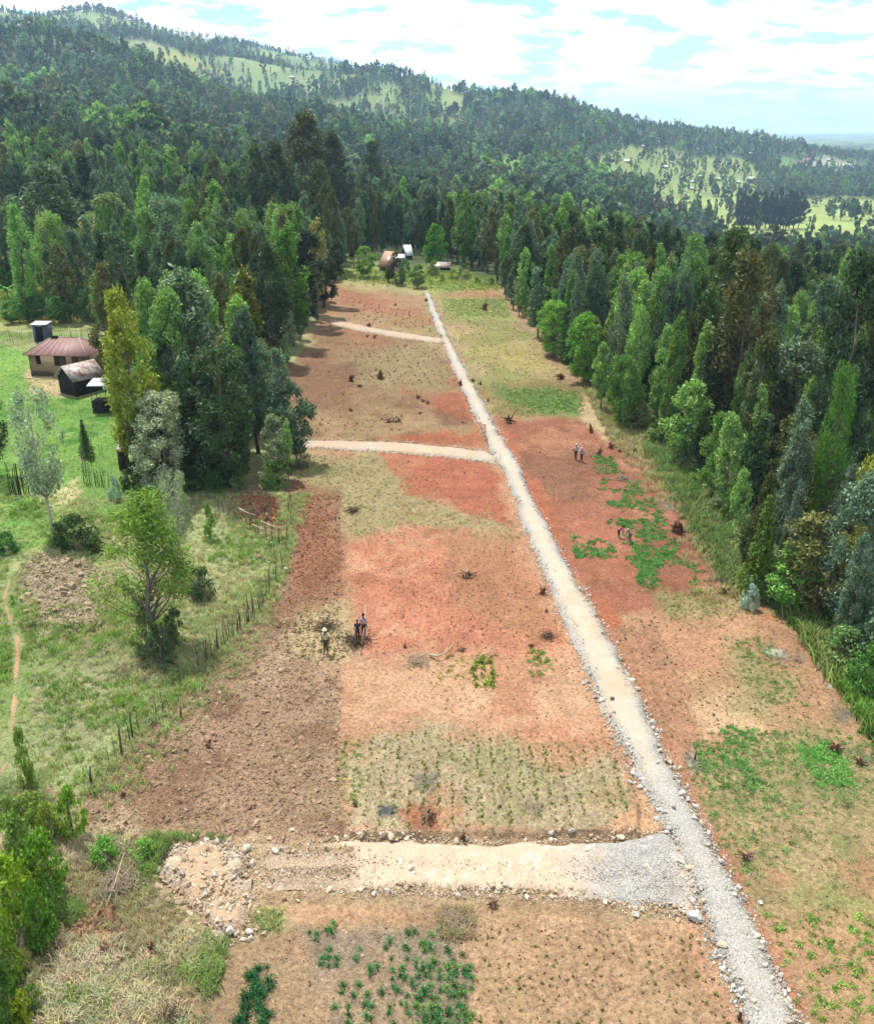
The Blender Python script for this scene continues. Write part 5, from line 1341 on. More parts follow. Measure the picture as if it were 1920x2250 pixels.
# dark green crop plants of the bottom plot, one by one
PLOT = [(598, 1875), (640, 1868), (720, 1875), (860, 1880), (940, 1885), (955, 1960), (962, 2060), (966, 2100), (690, 2100), (650, 1990), (610, 1930)]
mz = [weed_mesh(500 + i, 64, .62, 1.5, .30, .12, True) for i in range(5)]
W = [(p.x, p.y) for p in ats(PLOT)]
x0, x1 = min(p[0] for p in W), max(p[0] for p in W); y0, y1 = min(p[1] for p in W), max(p[1] for p in W)
pl = []
yy = y0
while yy < y1:
    xx = x0
    while xx < x1:
        X = xx + rg.normal() * .06; Y = yy + rg.normal() * .07
        u, v, _ = project(X, Y, gz(X, Y))
        dens = .36 + .55 * sstep(700, 900, float(u) + 40 * float(fbm(X, Y, 1.5, 2))) * sstep(1885, 1990, float(v)) + .2 * sstep(1990, 2040, float(v))
        if poly_sd(np.array([X]), np.array([Y]), W)[0] < 0 and rg.random() < dens: pl.append((X, Y, float(u), float(v)))
        xx += .27
    yy += .36
pl = [p for p in pl if p[3] < 2085]
rg.shuffle(pl)
print('crop plants', len(pl))
for X, Y, u, v in pl[:225]:
    lush = u > 830
    s = rg.uniform(.17, .31) * (1.2 if lush else 1)
    o = link('crop_plant', mz[rg.integers(5)], None, (X, Y, gz(X, Y)), rg.random() * 6.28, float(s), srgb(*((74, 138, 76) if not (lush and rg.random() < .4) else (112, 164, 76)), k=1.5) * rg.uniform(.75, 1.3))
    lb = 'leafy green plant in the lush right part of the bottom crop plot' if lush else 'dark green plant standing apart on bare soil of the bottom crop plot'
    tag(o, lb, 'crop plant', lb)
P2 = [(500, 1975), (540, 1950), (552, 2000), (548, 2085), (470, 2090), (490, 2020)]
for j in range(48):
    p = random_in(P2, 1, rg)[0]
    o = link('crop_plant', mz[rg.integers(5)], None, (p[0], p[1], gz(*p)), rg.random() * 6.28, float(rg.uniform(.2, .36)), srgb(60, 112, 68, k=1.5) * rg.uniform(.75, 1.3))
    tag(o, 'dark green plant in the small clump left of the bottom crop plot', 'crop plant', 'dark clump left of the bottom crop plot')
# ------------------------------------------------------------------ stones along the roads
import bmesh
def rock_mesh(seed, sub=2):
    r = np.random.default_rng(seed)
    bm = bmesh.new(); bmesh.ops.create_icosphere(bm, subdivisions=sub, radius=1)
    ax = r.uniform(.65, 1.2, 3); ax[2] *= .75
    pl = r.normal(size=(11, 3)); pl /= np.linalg.norm(pl, axis=1)[:, None]; dd = r.uniform(.45, .8, 11)
    for v in bm.verts:
        c = np.array(v.co)
        for n, d in zip(pl, dd):
            s = c @ n
            if s > d: c = c - n * (s - d)
        c = c * ax * r.uniform(.95, 1.05); v.co = c
    me = bpy.data.meshes.new('rock'); bm.to_mesh(me); bm.free(); me.materials.append(M_STONE); return me
t = NT('pale_stone'); tint = t.mix(1.0, t.new('ShaderNodeObjectInfo').outputs['Color'], t.attr('tint', 'INSTANCER'), 'ADD')
M_STONE = t.pbr(t.mix(1.0, tint, t.range(t.noise(5, 4, .6, t.obj()), .3, .7, .75, 1.2), 'MULTIPLY'), .9, t.bump(t.noise(9, 4, .6, t.obj()), .4, .05), .2)
rocks = [rock_mesh(700 + i) for i in range(7)]; pebbles = [rock_mesh(720 + i, 1) for i in range(4)]
rs = np.random.default_rng(77)
ST = []
def along(edge, n, spread, size, cols, inner=0.0):
    e = np.array(edge, float); seg = np.sqrt((np.diff(e, axis=0) ** 2).sum(1)); cum = np.concatenate([[0], np.cumsum(seg)])
    s = rs.random(n) * cum[-1]
    u = np.interp(s, cum, e[:, 0]); v = np.interp(s, cum, e[:, 1])
    du = rs.normal(size=n) * spread * (v / 1400) + inner * (v / 1400)
    dv = rs.normal(size=n) * spread * .35 * (v / 1400)
    for a, b in zip(u + du, v + dv):
        c = cols[rs.integers(len(cols))]
        ST.append((a, b, min(.17, size * .7 * math.exp(rs.normal() * .45)), c))
GC = [(226, 220, 208), (206, 202, 194), (236, 226, 206), (186, 180, 172), (224, 200, 170)]
TC = [(232, 210, 180), (214, 190, 158), (240, 226, 204), (200, 172, 140)]
along([p for p in ROAD_L if p[1] > 950], 620, 9, .12, GC, 3); along([p for p in ROAD_R if p[1] > 900], 620, 8, .12, GC, -3)
along([p for p in ROAD_L if p[1] < 960], 150, 6, .16, GC); along([p for p in ROAD_R if p[1] < 960], 170, 6, .16, GC)
along(SIDE1[1:8], 130, 8, .11, TC); along(SIDE1[11:20], 200, 14, .12, TC); along(SIDE1[6:12], 130, 34, .10, TC)
along(RUBBLE, 220, 20, .13, TC, 0); along([(350, 1735), (420, 1720), (480, 1760), (400, 1790), (440, 1850), (485, 1830), (450, 1880)], 170, 22, .11, TC); along([(350, 1740), (480, 1860)], 60, 40, .11, TC); along([(460, 1740), (350, 1770)], 40, 30, .11, TC)
along(SIDE2[:6], 90, 4, .14, TC); along(SIDE2[7:], 130, 5, .14, TC); along(SIDE3[:5], 60, 3, .15, TC); along(SIDE3[5:], 60, 3, .15, TC)
UW = at_many([s[0] for s in ST], [s[1] for s in ST])
app = np.array([s[2] for s in ST]) / project(UW[:, 0], UW[:, 1], UW[:, 2])[2]
vis = np.array([(-20 < s[0] < 1790) and (s[1] < 2085) for s in ST])
od = np.argsort(-app * vis)
def lift_at(x, y):
    h = 0.0
    for wv, l in zip(ROADS_W[:5], (.12, .08, .08, .08, .16)):
        h = max(h, l * float(sstep(.05, -.35, poly_sd(np.array([x]), np.array([y]), wv)[0])))
    return h
def stone_label(u, v):
    if poly_sd(np.array([u]), np.array([v]), RUBBLE)[0] < 30: return 'pale angular stone in the dumped rubble patch'
    if 1660 < v < 1880 and u < 1330: return 'pale stone on the wide unfinished side road' if v < 1790 else 'tan stone in the rough lower rim of the wide side road'
    if v < 960: return 'small stone on the rim of an upper road'
    rr = np.interp(v, [p[1] for p in ROAD_R], [p[0] for p in ROAD_R]); ll = np.interp(v, [p[1] for p in ROAD_L], [p[0] for p in ROAD_L])
    return 'grey stone along the right rim of the gravel road' if abs(u - rr) < abs(u - ll) else 'grey stone along the left rim of the gravel road'
for i in od[:285]:
    u, v, s, c = ST[i]; p = UW[i]; s = max(s, .05)
    o = link('stone', rocks[rs.integers(7)], None, (p[0], p[1], gz(p[0], p[1]) + s * .3 + lift_at(p[0], p[1])), color=srgb(*c, k=2.0))
    o.rotation_euler = rs.random(3) * np.array([.6, .6, 6.28]); o.scale = (s, s * rs.uniform(.7, 1.1), s)
    lb = stone_label(u, v); tag(o, lb, 'stone', lb)
# boulders that stand out
for (u, v, s, c, lb) in [(790, 1700, .34, (236, 216, 186), 'biggest pale boulder on the upper rim of the wide side road'), (730, 1698, .26, (230, 210, 180), 'pale boulder left of the biggest one on the side road rim'), (1115, 1694, .24, (222, 206, 182), 'boulder with twigs beside it near the planted bank'), (1156, 1692, .22, (214, 206, 196), 'grey boulder right of the twigs on the planted bank'), (1285, 1855, .26, (232, 224, 206), 'upright white rock at the lower rim of the side road'), (1405, 1858, .36, (214, 212, 206), 'big grey boulder in the corner of the two roads'), (1340, 1682, .22, (190, 160, 134), 'brown boulder at the upper corner of the two roads'), (1478, 1508, .0, (0, 0, 0), ''), (1290, 1397, .24, (226, 204, 178), 'round tan boulder right of the gravel road halfway down'),
                         (1537, 1830, .18, (244, 240, 230), 'small white stone in the weeds right of the road'), (579, 1153, .2, (244, 240, 226), 'white stone beside the pole fence on the red field'), (1238, 1420, .2, (120, 112, 104), 'dark stone on the left rim of the road'), (830, 1762, .2, (240, 226, 204), 'flat white stone in the middle of the side road'), (1010, 1800, .2, (226, 206, 176), 'tan rock below the wide side road'), (500, 1718, .3, (236, 226, 208), 'white slab at the top right of the rubble'), (440, 1712, .3, (226, 214, 196), 'grey white slab at the top of the rubble'), (370, 1775, .26, (190, 176, 160), 'dark edged slab at the left of the rubble'), (465, 1890, .28, (240, 230, 212), 'white slab at the bottom of the rubble'), (506, 1890, .24, (240, 232, 218), 'upright white stone at the lower right of the rubble'), (1362, 1640, .22, (200, 196, 190), 'grey boulder on the left shoulder above the road junction')]:
    if s == 0: continue
    p = at(u, v)
    o = link('boulder', rocks[rs.integers(7)], None, (p.x, p.y, gz(p.x, p.y) + s * .35 + lift_at(p.x, p.y)), color=srgb(*c, k=2.0))
    o.rotation_euler = rs.random(3) * np.array([.5, .5, 6.28]); s *= .8; o.scale = (s, s * .85, s * 1.05); tag(o, lb, 'boulder')
# the small stuff
k0 = len(ST)
along([p for p in ROAD_L if p[1] > 900], 3600, 10, .045, GC, 4); along([p for p in ROAD_R if p[1] > 900], 3400, 9, .045, GC, -4)
along([p for p in ROAD_L if p[1] < 950], 500, 5, .08, GC); along([p for p in ROAD_R if p[1] < 950], 500, 5, .08, GC)
along(SIDE1[1:8], 700, 10, .05, TC); along(SIDE1[11:20], 2200, 18, .05, TC); along([(540, 1750), (720, 1760)], 1800, 40, .05, TC); along([(1200, 1770), (1390, 1790)], 1600, 40, .04, GC); along(RUBBLE, 900, 24, .05, TC); along([(345, 1740), (470, 1740), (420, 1800), (480, 1870)], 1500, 26, .05, TC)
along([(730, 1750), (1200, 1760)], 500, 30, .035, TC)
along([(1400, 1700), (1560, 2072)], 1400, 30, .03, GC); along(SIDE2, 700, 5, .06, TC); along(SIDE3, 300, 3, .07, TC)
small = ST[k0:] + [ST[i] for i in od[285:]]
UW2 = at_many([s[0] for s in small], [s[1] for s in small]); n = len(small)
ss = np.array([s[2] for s in small]); tn = np.array([srgb(*s[3], k=2.0) for s in small]) * (1 + .1 * rs.normal(size=(n, 1)))
rot = rs.random((n, 3)) * 6.28
onroad = np.zeros(n)
for w, l in zip(ROADS_W[:5], (.12, .085, .085, .085, .17)): onroad = np.maximum(onroad, l * sstep(.1, -.3, poly_sd(UW2[:, 0], UW2[:, 1], w)))
scatter('gravel', np.stack([UW2[:, 0], UW2[:, 1], _hz(UW2[:, 0], UW2[:, 1]) + .015 + onroad], 1), rot, np.stack([ss, ss, ss * .8], 1), np.clip(tn, .02, .8), rs.integers(0, 4, n), [source(('peb', i), m) for i, m in enumerate(pebbles)], 'crushed grey and tan stone along the roads', 'gravel')
# ------------------------------------------------------------------ homestead on the left
M_TIN = mat_flat('rusty_pink_tin', srgb(160, 118, 112), .6, .12, 1.5, .3)
def tin_material(name, c1, c2, mix_lo=.45, mix_hi=.6, rough=.45):
    t = NT(name); p = t.obj()
    n = t.noise(2.2, 5, .65, p); c = t.mix(t.range(n, mix_lo, mix_hi, 0, 1), c1, c2)
    return t.pbr(c, rough, None, .4)
M_GREYTIN = tin_material('weathered_tin', srgb(206, 196, 188), srgb(150, 112, 92))
M_WHITETIN = tin_material('bright_tin', srgb(246, 248, 250, 1.6), srgb(220, 224, 228, 1.6), rough=.35)
M_MUD = mat_flat('mud_plaster', srgb(176, 156, 122), .95, .12, 1.6)
M_MUDDARK = mat_flat('stained_plaster', srgb(96, 82, 66), .95, .3, 2.5)
M_WOODDARK = mat_flat('dark_timber', srgb(58, 48, 44), .9, .35, 5)
M_WOODBROWN = mat_flat('brown_timber', srgb(110, 76, 58), .85, .25, 6)
M_GREYWOOD = mat_flat('grey_timber', srgb(130, 120, 106), .9, .3, 6)
M_BLUEGREY = mat_flat('blue_grey_sheet', srgb(96, 110, 128), .6, .15, 2)
M_SHUTTER = mat_flat('window_wood', srgb(72, 56, 44), .8, .3, 6)
M_BLACK = mat_flat('dark_opening', srgb(30, 28, 28), .9, .2, 4)
M_PALEPOLE = mat_flat('peeled_pole', srgb(214, 196, 160), .8, .2, 6)
M_POLE = mat_flat('weathered_pole', srgb(112, 104, 90), .9, .3, 6)

def thing(name, label, cat, loc, rz=0, group=None):
    e = bpy.data.objects.new(name, None); COL.objects.link(e); e.location = loc; e.rotation_euler = (0, 0, rz); e.empty_display_size = .3
    return tag(e, label, cat, group)
def quad_roof(name, pts, mat, parent, thick=.05, ribs=0, ribmat=None):
    """a sloping sheet from four corners (eave a, eave b, ridge b, ridge a) with thickness and standing ribs"""
    a, b, c, d = [np.array(p, float) for p in pts]
    n = np.cross(b - a, d - a); n /= np.linalg.norm(n)
    if n[2] < 0: n = -n
    m = MB()
    v = [a, b, c, d] + [q - n * thick for q in (a, b, c, d)]
    m.add(v, [(0, 1, 2, 3), (7, 6, 5, 4), (0, 4, 5, 1), (1, 5, 6, 2), (2, 6, 7, 3), (3, 7, 4, 0)])
    o = m.build(name, mat, parent)
    if ribs:
        for i in range(ribs):
            f = (i + .5) / ribs
            p0 = a * (1 - f) + b * f + n * .012; p1 = d * (1 - f) + c * f + n * .012
            MB().tube([p0, p1], .022, 4).build('rib', ribmat or mat, o)
    return o

# main house: hipped roof of pinkish tin over mud walls
hp = ground(64, 760); hr = ground(176, 764)
HWID = (hr - hp).length * 1.02; HD = 4.2; WH = 2.35
ang = math.atan2(hr.y - hp.y, hr.x - hp.x)
house = thing('tin_roofed_house', 'mud walled house with hipped pinkish brown tin roof in the green yard', 'house', hp, ang)
m = MB(); m.box((HWID / 2, HD / 2, WH / 2 - .1), (HWID, HD, WH + .2)); m.build('wall', M_MUD, house)
m = MB(); m.box((HWID / 2, -.004, .22), (HWID + .012, .02, .64)); m.build('stained_wall_base', M_MUDDARK, house)
ov = .38; zr = WH + 1.35; ze = WH - .02
A, B, C, Dd = (-ov, -ov, ze), (HWID + ov, -ov, ze), (HWID + ov, HD + ov, ze), (-ov, HD + ov, ze)
R0, R1 = (HWID * .27, HD / 2, zr), (HWID * .76, HD / 2, zr)
roof = MB().add([A, B, C, Dd, R0, R1, tuple(np.array(A) - (0, 0, .07)), tuple(np.array(B) - (0, 0, .07)), tuple(np.array(C) - (0, 0, .07)), tuple(np.array(Dd) - (0, 0, .07))],
                [(0, 1, 5, 4), (1, 2, 5), (2, 3, 4, 5), (3, 0, 4), (0, 6, 7, 1), (1, 7, 8, 2), (2, 8, 9, 3), (3, 9, 6, 0), (9, 8, 7, 6)]).build('roof', M_TIN, house)
def lerp(a, b, f): return tuple(np.array(a) * (1 - f) + np.array(b) * f)
M_RIB = mat_flat('pale_tin_seam', srgb(206, 180, 168), .6, .1)
for f in (.12, .24, .36, .48, .60, .72, .84):
    MB().tube([np.array(lerp(A, B, .08 + f * .86)) + (0, -.005, .02), np.array(lerp(R0, R1, f)) + (0, -.005, .02)], .02, 4).build('seam', M_RIB, roof)
for a_, b_ in ((A, R0), (B, R1), (C, R1), (R0, R1)):
    MB().tube([np.array(a_) + (0, 0, .02), np.array(b_) + (0, 0, .02)], .05, 5).build('ridge_cap', M_RIB, roof)
MB().box((HWID * .33, HD / 2 - .1, zr + .06), (.8, .25, .14)).build('vent', M_BLACK, roof)
def opening(parent, name, cx, cz, w, h, mat, y=-.01, frame=M_SHUTTER, bars=0):
    o = MB().box((cx, y - .015, cz), (w, .05, h)).build(name, mat, parent)
    fm = MB()
    for sx in (-1, 1): fm.box((cx + sx * (w / 2 + .03), y - .025, cz), (.06, .075, h + .12))
    fm.box((cx, y - .025, cz + h / 2 + .03), (w - .002, .075, .06)); fm.box((cx, y - .03, cz - h / 2 - .03), (w + .1, .09, .055))
    fm.build('frame', frame, o)
    for i in range(bars): MB().box((cx, y - .045, cz - h / 2 + (i + 1) * h / (bars + 1)), (w, .02, .035)).build('bar', frame, o)
    return o
opening(house, 'window', HWID * .17, WH - .62, HWID * .06, .78, M_BLACK, bars=2)
opening(house, 'window', HWID * .50, WH - .66, HWID * .075, .9, M_SHUTTER, bars=1)
d_ = opening(house, 'door', HWID * .60, WH - 1.0, HWID * .095, 1.75, M_WOODBROWN)
MB().box((HWID * .63, -.07, WH - 1.05), (.05, .04, .12)).build('handle', M_BLACK, d_)
opening(house, 'door', HWID * .82, WH - 1.0, HWID * .09, 1.75, M_WOODBROWN)
for x_ in (.03, .97): MB().tube([(HWID * x_, -.2, -.2), (HWID * x_, -.2, WH)], .04, 5).build('post', M_WOODBROWN, house)
kb = MB()
pts = [(-.1 + HWID * .55 * i / 6, -1.0 - .1 * math.sin(i), -.02 + .03 * math.sin(i * 2.1)) for i in range(7)]
kerb = tag(MB().tube(pts, .11, 6).build('log_kerb', M_PALEPOLE, None, loc=hp, rotz=ang), 'pale log lying along the front of the tin roofed house', 'log')
# gabled timber shed in front of it
sp0 = ground(122, 794); sp1 = ground(167, 799)
SW = (sp1 - sp0).length; SD = 3.1; SH = 1.75
sa = math.atan2(sp1.y - sp0.y, sp1.x - sp0.x) - .30
shed = thing('timber_shed', 'black plank shed with rusty white gable roof in front of the mud house', 'shed', sp0, sa)
inner = MB().add([(0.06, .06, -.1), (SW - .06, .06, -.1), (SW - .06, SD - .06, -.1), (.06, SD - .06, -.1), (.06, .06, SH), (SW - .06, .06, SH), (SW - .06, SD - .06, SH), (.06, SD - .06, SH), (SW / 2, .06, SH + SW * .42), (SW / 2, SD - .06, SH + SW * .42)],
              [(0, 1, 5, 8, 4), (1, 2, 6, 5), (2, 3, 7, 9, 6), (3, 0, 4, 7), (5, 6, 9, 8), (4, 8, 9, 7), (3, 2, 1, 0)]).build('wall', M_BLACK, shed)
npk = 13
for i in range(npk):
    f = (i + .5) / npk; hh = SH + SW * .42 * (1 - abs(2 * f - 1)) - .06
    MB().box((SW * f, .03, hh / 2), (SW / npk - .02, .035, hh)).build('plank', M_WOODDARK, inner)
for i in range(15):
    f = (i + .5) / 15
    MB().box((SW - .03, SD * f, SH / 2), (.035, SD / 15 - .02, SH)).build('plank', M_WOODDARK, inner)
e = .34; zt = SH + SW * .42 + .06
slope = SW * .42 / (SW / 2)
quad_roof('roof_slope', [(SW + e, -e, SH - e * slope + .06), (SW + e, SD + e, SH - e * slope + .06), (SW / 2, SD + e, zt), (SW / 2, -e, zt)], M_GREYTIN, shed, ribs=7)
quad_roof('roof_slope', [(-e, -e, SH - e * slope + .06), (-e, SD + e, SH - e * slope + .06), (SW / 2, SD + e, zt), (SW / 2, -e, zt)], M_GREYTIN, shed, ribs=7)
# narrow latrine behind
lp = ground(70, 692); lr = ground(100, 692); LW = (lr - lp).length * .98
lat = thing('latrine', 'narrow blue grey tin latrine with flat white roof behind the house', 'latrine', lp)
LHt = 2.05
MB().box((LW / 2, .7, LHt / 2 - .1), (LW, 1.4, LHt + .2)).build('wall', M_BLUEGREY, lat)
MB().box((LW * .42, -.015, LHt * .46), (LW * .5, .05, LHt * .82)).build('door', M_BLACK, lat)
MB().box((LW / 2, .62, LHt + .09), (LW + .24, 1.8, .06), tilt=(.05, 0, 0)).build('roof', M_WHITETIN, lat)
# open stall with white roof
kp = ground(189, 836); kr = ground(220, 836); KW = (kr - kp).length
stall = thing('open_stall', 'small dark stall with bright white tin roof beside the yellow green tree', 'stall', kp)
KH = height_to(kp, 778)
for x_ in (.04, KW - .04):
    for y_ in (.05, 1.25): MB().tube([(x_, y_, -.1), (x_, y_, KH - .05)], .035, 5).build('post', M_WOODDARK, stall)
for i in range(5): MB().box((KW / 2, 0, .12 + i * .24), (KW + .05, .05, .22)).build('board', M_WOODDARK, stall)
for i in range(5): MB().box((KW, .65, .12 + i * .24), (.05, 1.25, .22)).build('board', M_WOODDARK, stall)
MB().box((KW / 2, .65, .6), (KW - .1, 1.2, 1.15)).build('counter', M_BLACK, stall)
quad_roof('roof', [(-.18, -.25, KH - .06), (KW + .18, -.25, KH - .06), (KW + .22, 1.55, KH + .22), (-.14, 1.55, KH + .22)], M_WHITETIN, stall, ribs=5)
# small brick oven-like hut at the yard's right edge
op = ground(241, 952)
hut = thing('plank_hut', 'tiny upright plank hut by the trees at the right end of the yard', 'hut', op)
hh = height_to(op, 908)
MB().box((.33, .35, hh / 2 - .05), (.62, .7, hh + .1)).build('wall', M_WOODBROWN, hut)
MB().box((.33, .33, hh + .05), (.85, .95, .06), tilt=(.12, -.15, 0)).build('roof', M_GREYTIN, hut)
MB().box((.33, -.02, hh * .44), (.4, .03, hh * .75)).build('door', M_WOODDARK, hut)

# ------------------------------------------------------------------ homestead at the far end of the plots
M_FARBROWN = tin_material('brown_tin', srgb(190, 156, 132), srgb(176, 136, 112))
def gable_house(name, label, cat, u, v, wpx, hpx, roofmat, wallmat, depth=4.0, rz=0.0, rise=.35, windows=1, door=True, group=None, roofh=None):
    p = ground(u, v); k = px_m(p); w = wpx * k; h = hpx * k
    e = thing(name, label, cat, p, rz, group)
    MB().add([(-w / 2, 0, -.3), (w / 2, 0, -.3), (w / 2, depth, -.3), (-w / 2, depth, -.3), (-w / 2, 0, h), (w / 2, 0, h), (w / 2, depth, h), (-w / 2, depth, h), (-w / 2, depth / 2, h + depth * rise * .96), (w / 2, depth / 2, h + depth * rise * .96)],
             [(0, 1, 5, 4), (1, 2, 6, 9, 5), (2, 3, 7, 6), (3, 0, 4, 8, 7), (4, 5, 9, 8), (6, 7, 8, 9), (3, 2, 1, 0)]).build('wall', wallmat, e)
    o_ = .25; zt_ = h + depth * rise + .05; ze_ = h - o_ * rise * 2 + .05
    quad_roof('roof_slope', [(-w / 2 - o_, -o_, ze_), (w / 2 + o_, -o_, ze_), (w / 2 + o_, depth / 2, zt_), (-w / 2 - o_, depth / 2, zt_)], roofmat, e)
    quad_roof('roof_slope', [(-w / 2 - o_, depth + o_, ze_), (w / 2 + o_, depth + o_, ze_), (w / 2 + o_, depth / 2, zt_), (-w / 2 - o_, depth / 2, zt_)], roofmat, e)
    for i in range(windows): opening(e, 'window', (-.28 + .56 * i / max(1, windows - 1) if windows > 1 else .25) * w, h * .58, w * .13, h * .32, M_BLACK)
    if door: opening(e, 'door', -.05 * w, h * .42, w * .13, h * .8, M_WOODBROWN)
    return e
gable_house('brown_roofed_house', 'house with steep tan brown roof at the far end of the plots', 'house', 779, 549, 26, 11, M_FARBROWN, M_MUD, 4.6, -.45, .45)
gable_house('white_walled_hut', 'pale blue white walled hut beside the tan brown roof', 'hut', 810, 552, 14, 30, M_WHITETIN, mat_flat('pale_blue_wall', srgb(170, 178, 200), .8, .06), 3.0, .1, .12)
gable_house('tin_hut', 'small hut with bright white roof above the pale hut in the trees', 'hut', 829, 525, 11, 10, M_WHITETIN, M_BLUEGREY, 4.0, .3, .4)
gable_house('long_shed', 'low grey shed with white tin sheets behind the far lawn', 'shed', 888, 546, 40, 6, M_GREYTIN, M_WOODDARK, 2.6, -.1, .25, 2)
MBb = MB().box((0, 0, .35), (1.9, 1.0, .9)); pbk = ground(797, 551)
tag(MBb.build('pink_wall', mat_flat('pink_plaster', srgb(214, 170, 156), .9, .12), None, loc=pbk), 'low pink plastered wall in front of the pale hut', 'wall')

# ------------------------------------------------------------------ far houses, mast and lane
FAR = [
    (1188, 360, 14, 5, 'W', 'white roofed house alone above the middle clearing'), (1183, 352, 9, 4, 'W', 'small second roof just above the lone white roofed house'),
    (1270, 330, 16, 4, 'W', 'wide white roofed house left of the village'), (1304, 300, 13, 4, 'G', 'grey roofed house high in the clearing'), (1345, 341, 11, 4, 'W', 'white roofed house in the middle of the village'),
    (1359, 331, 9, 3, 'G', 'grey roof partly hidden behind village trees'), (1388, 338, 9, 4, 'W', 'small white house in the village meadow'), (1415, 305, 9, 4, 'W', 'white roofed house above the village meadow'),
    (1451, 303, 10, 5, 'W', 'white gabled house above the upper meadow'), (1475, 305, 12, 4, 'B', 'brown roofed house by the dark upper trees'), (1492, 313, 18, 4, 'G', 'long grey house at the top of the village'), (1518, 315, 12, 4, 'W', 'white roofed house right of the long grey house'),
    (1384, 362, 8, 3, 'W', 'tiny white roof among the lower village plots'), (1402, 370, 8, 3, 'W', 'tiny white roof right of the lower plots'), (1415, 360, 10, 4, 'W', 'white shed in the lower village'), (1400, 384, 6, 3, 'W', 'lowest tiny white roof of the village'),
    (1452, 366, 10, 4, 'W', 'white roof behind the tall village trees'), (1495, 372, 7, 4, 'W', 'small white hut near the lane'), (1522, 371, 16, 9, 'W', 'large white building beside the lane'), (1512, 382, 9, 4, 'W', 'white lean-to below the large white building'), (1538, 370, 8, 5, 'G', 'grey annex right of the large white building'),
    (1581, 351, 6, 3, 'W', 'tiny white hut beside the pink lane'), (1632, 330, 14, 7, 'B', 'beige two storey house on the rise right of the lane'), (1608, 337, 10, 3, 'G', 'low grey house left of the beige house'), (1676, 326, 7, 3, 'W', 'white hut right of the beige house'), (1712, 338, 14, 3, 'W', 'long white roofs near the plantation'), (1735, 342, 10, 3, 'W', 'white roof at the right picture edge above the plantation'),
    (1382, 254, 8, 5, 'W', 'white house on the wooded ridge'), (1215, 300, 6, 3, 'W', 'tiny white roof among ridge trees'),
    (140, 178, 12, 4, 'W', 'long white roofed house on the left hillside'), (156, 180, 7, 3, 'W', 'small white roof right of the long one on the left hillside'), (45, 153, 9, 2, 'W', 'pale roof above the bright green left meadow'), (60, 154, 7, 2, 'W', 'second pale roof above the bright green left meadow'),
    (191, 257, 16, 4, 'W', 'white roofed house in the left clearing'), (242, 260, 12, 5, 'W', 'white gabled house right in the left clearing'), (136, 236, 8, 4, 'W', 'house hidden by trees left of the left clearing'),
    (188, 108, 7, 3, 'W', 'white speck of a house on the far left mountain'), (262, 42, 6, 3, 'W', 'small house on the mountain top'), (470, 213, 8, 3, 'G', 'grey roof on the far middle slope'), (705, 148, 10, 3, 'W', 'white roofed house high on the far slope'), (590, 158, 9, 3, 'W', 'pale roof among the far fields'), (640, 186, 8, 3, 'W', 'pale roof below the far fields'), (725, 225, 8, 3, 'W', 'white roof at the foot of the far slope'), (770, 222, 8, 3, 'W', 'second white roof at the foot of the far slope'),
]
M_FARW = mat_flat('cream_wall', srgb(210, 200, 180), .9, .1); M_FARG = mat_flat('drab_wall', srgb(140, 128, 112), .9, .15)
for j, (u, v, w, h, c, lb) in enumerate(FAR):
    p = ground(u, v); k = px_m(p)
    gable_house('small_house', lb, 'house', u, v, w, h, {'W': M_WHITETIN, 'G': M_GREYTIN, 'B': M_FARBROWN}[c], M_FARW if j % 3 else M_FARG, max(3.0, w * k * .55), (j * .37) % .7 - .35, .36, 2, True, 'houses on the far hillsides')
mp = ground(1286, 232); mh = height_to(mp, 148)
mast = thing('radio_mast', 'tall thin lattice radio mast on the skyline', 'mast', mp)
mw = 1.0
for a in range(3):
    an = a * 2 * math.pi / 3
    MB().tube([(math.cos(an) * mw, math.sin(an) * mw, -2), (math.cos(an) * mw * .5, math.sin(an) * mw * .5, mh)], .28, 4).build('leg', M_GREYTIN, mast)
for i in range(int(mh / 3)):
    z0 = i * 3; m = MB(); f0 = mw * (1 - .5 * z0 / mh); f1 = mw * (1 - .5 * (z0 + 3) / mh)
    for a in range(3):
        a0 = a * 2 * math.pi / 3; a1 = (a + 1) * 2 * math.pi / 3
        m.tube([(math.cos(a0) * f0, math.sin(a0) * f0, z0), (math.cos(a1) * f1, math.sin(a1) * f1, z0 + 3)], .15, 3)
    m.build('brace', M_GREYTIN, mast)
lane = [(1560, 384), (1566, 384), (1570, 350), (1574, 315), (1570, 315), (1564, 350)]
W = ats(lane); ln = MB(); ln.add([(p.x, p.y, p.z + 1.2) for p in W] + [(p.x, p.y, p.z - 2) for p in W], [(0, 1, 2, 5), (5, 2, 3, 4), (0, 6, 7, 1), (1, 7, 8, 2), (2, 8, 9, 3), (4, 10, 11, 5), (5, 11, 6, 0), (3, 9, 10, 4)])
tag(ln.build('lane', mat_flat('pink_earth', srgb(214, 170, 146), .95, .1, .2)), 'straight pink earth lane climbing to the far village', 'lane', kind='structure')
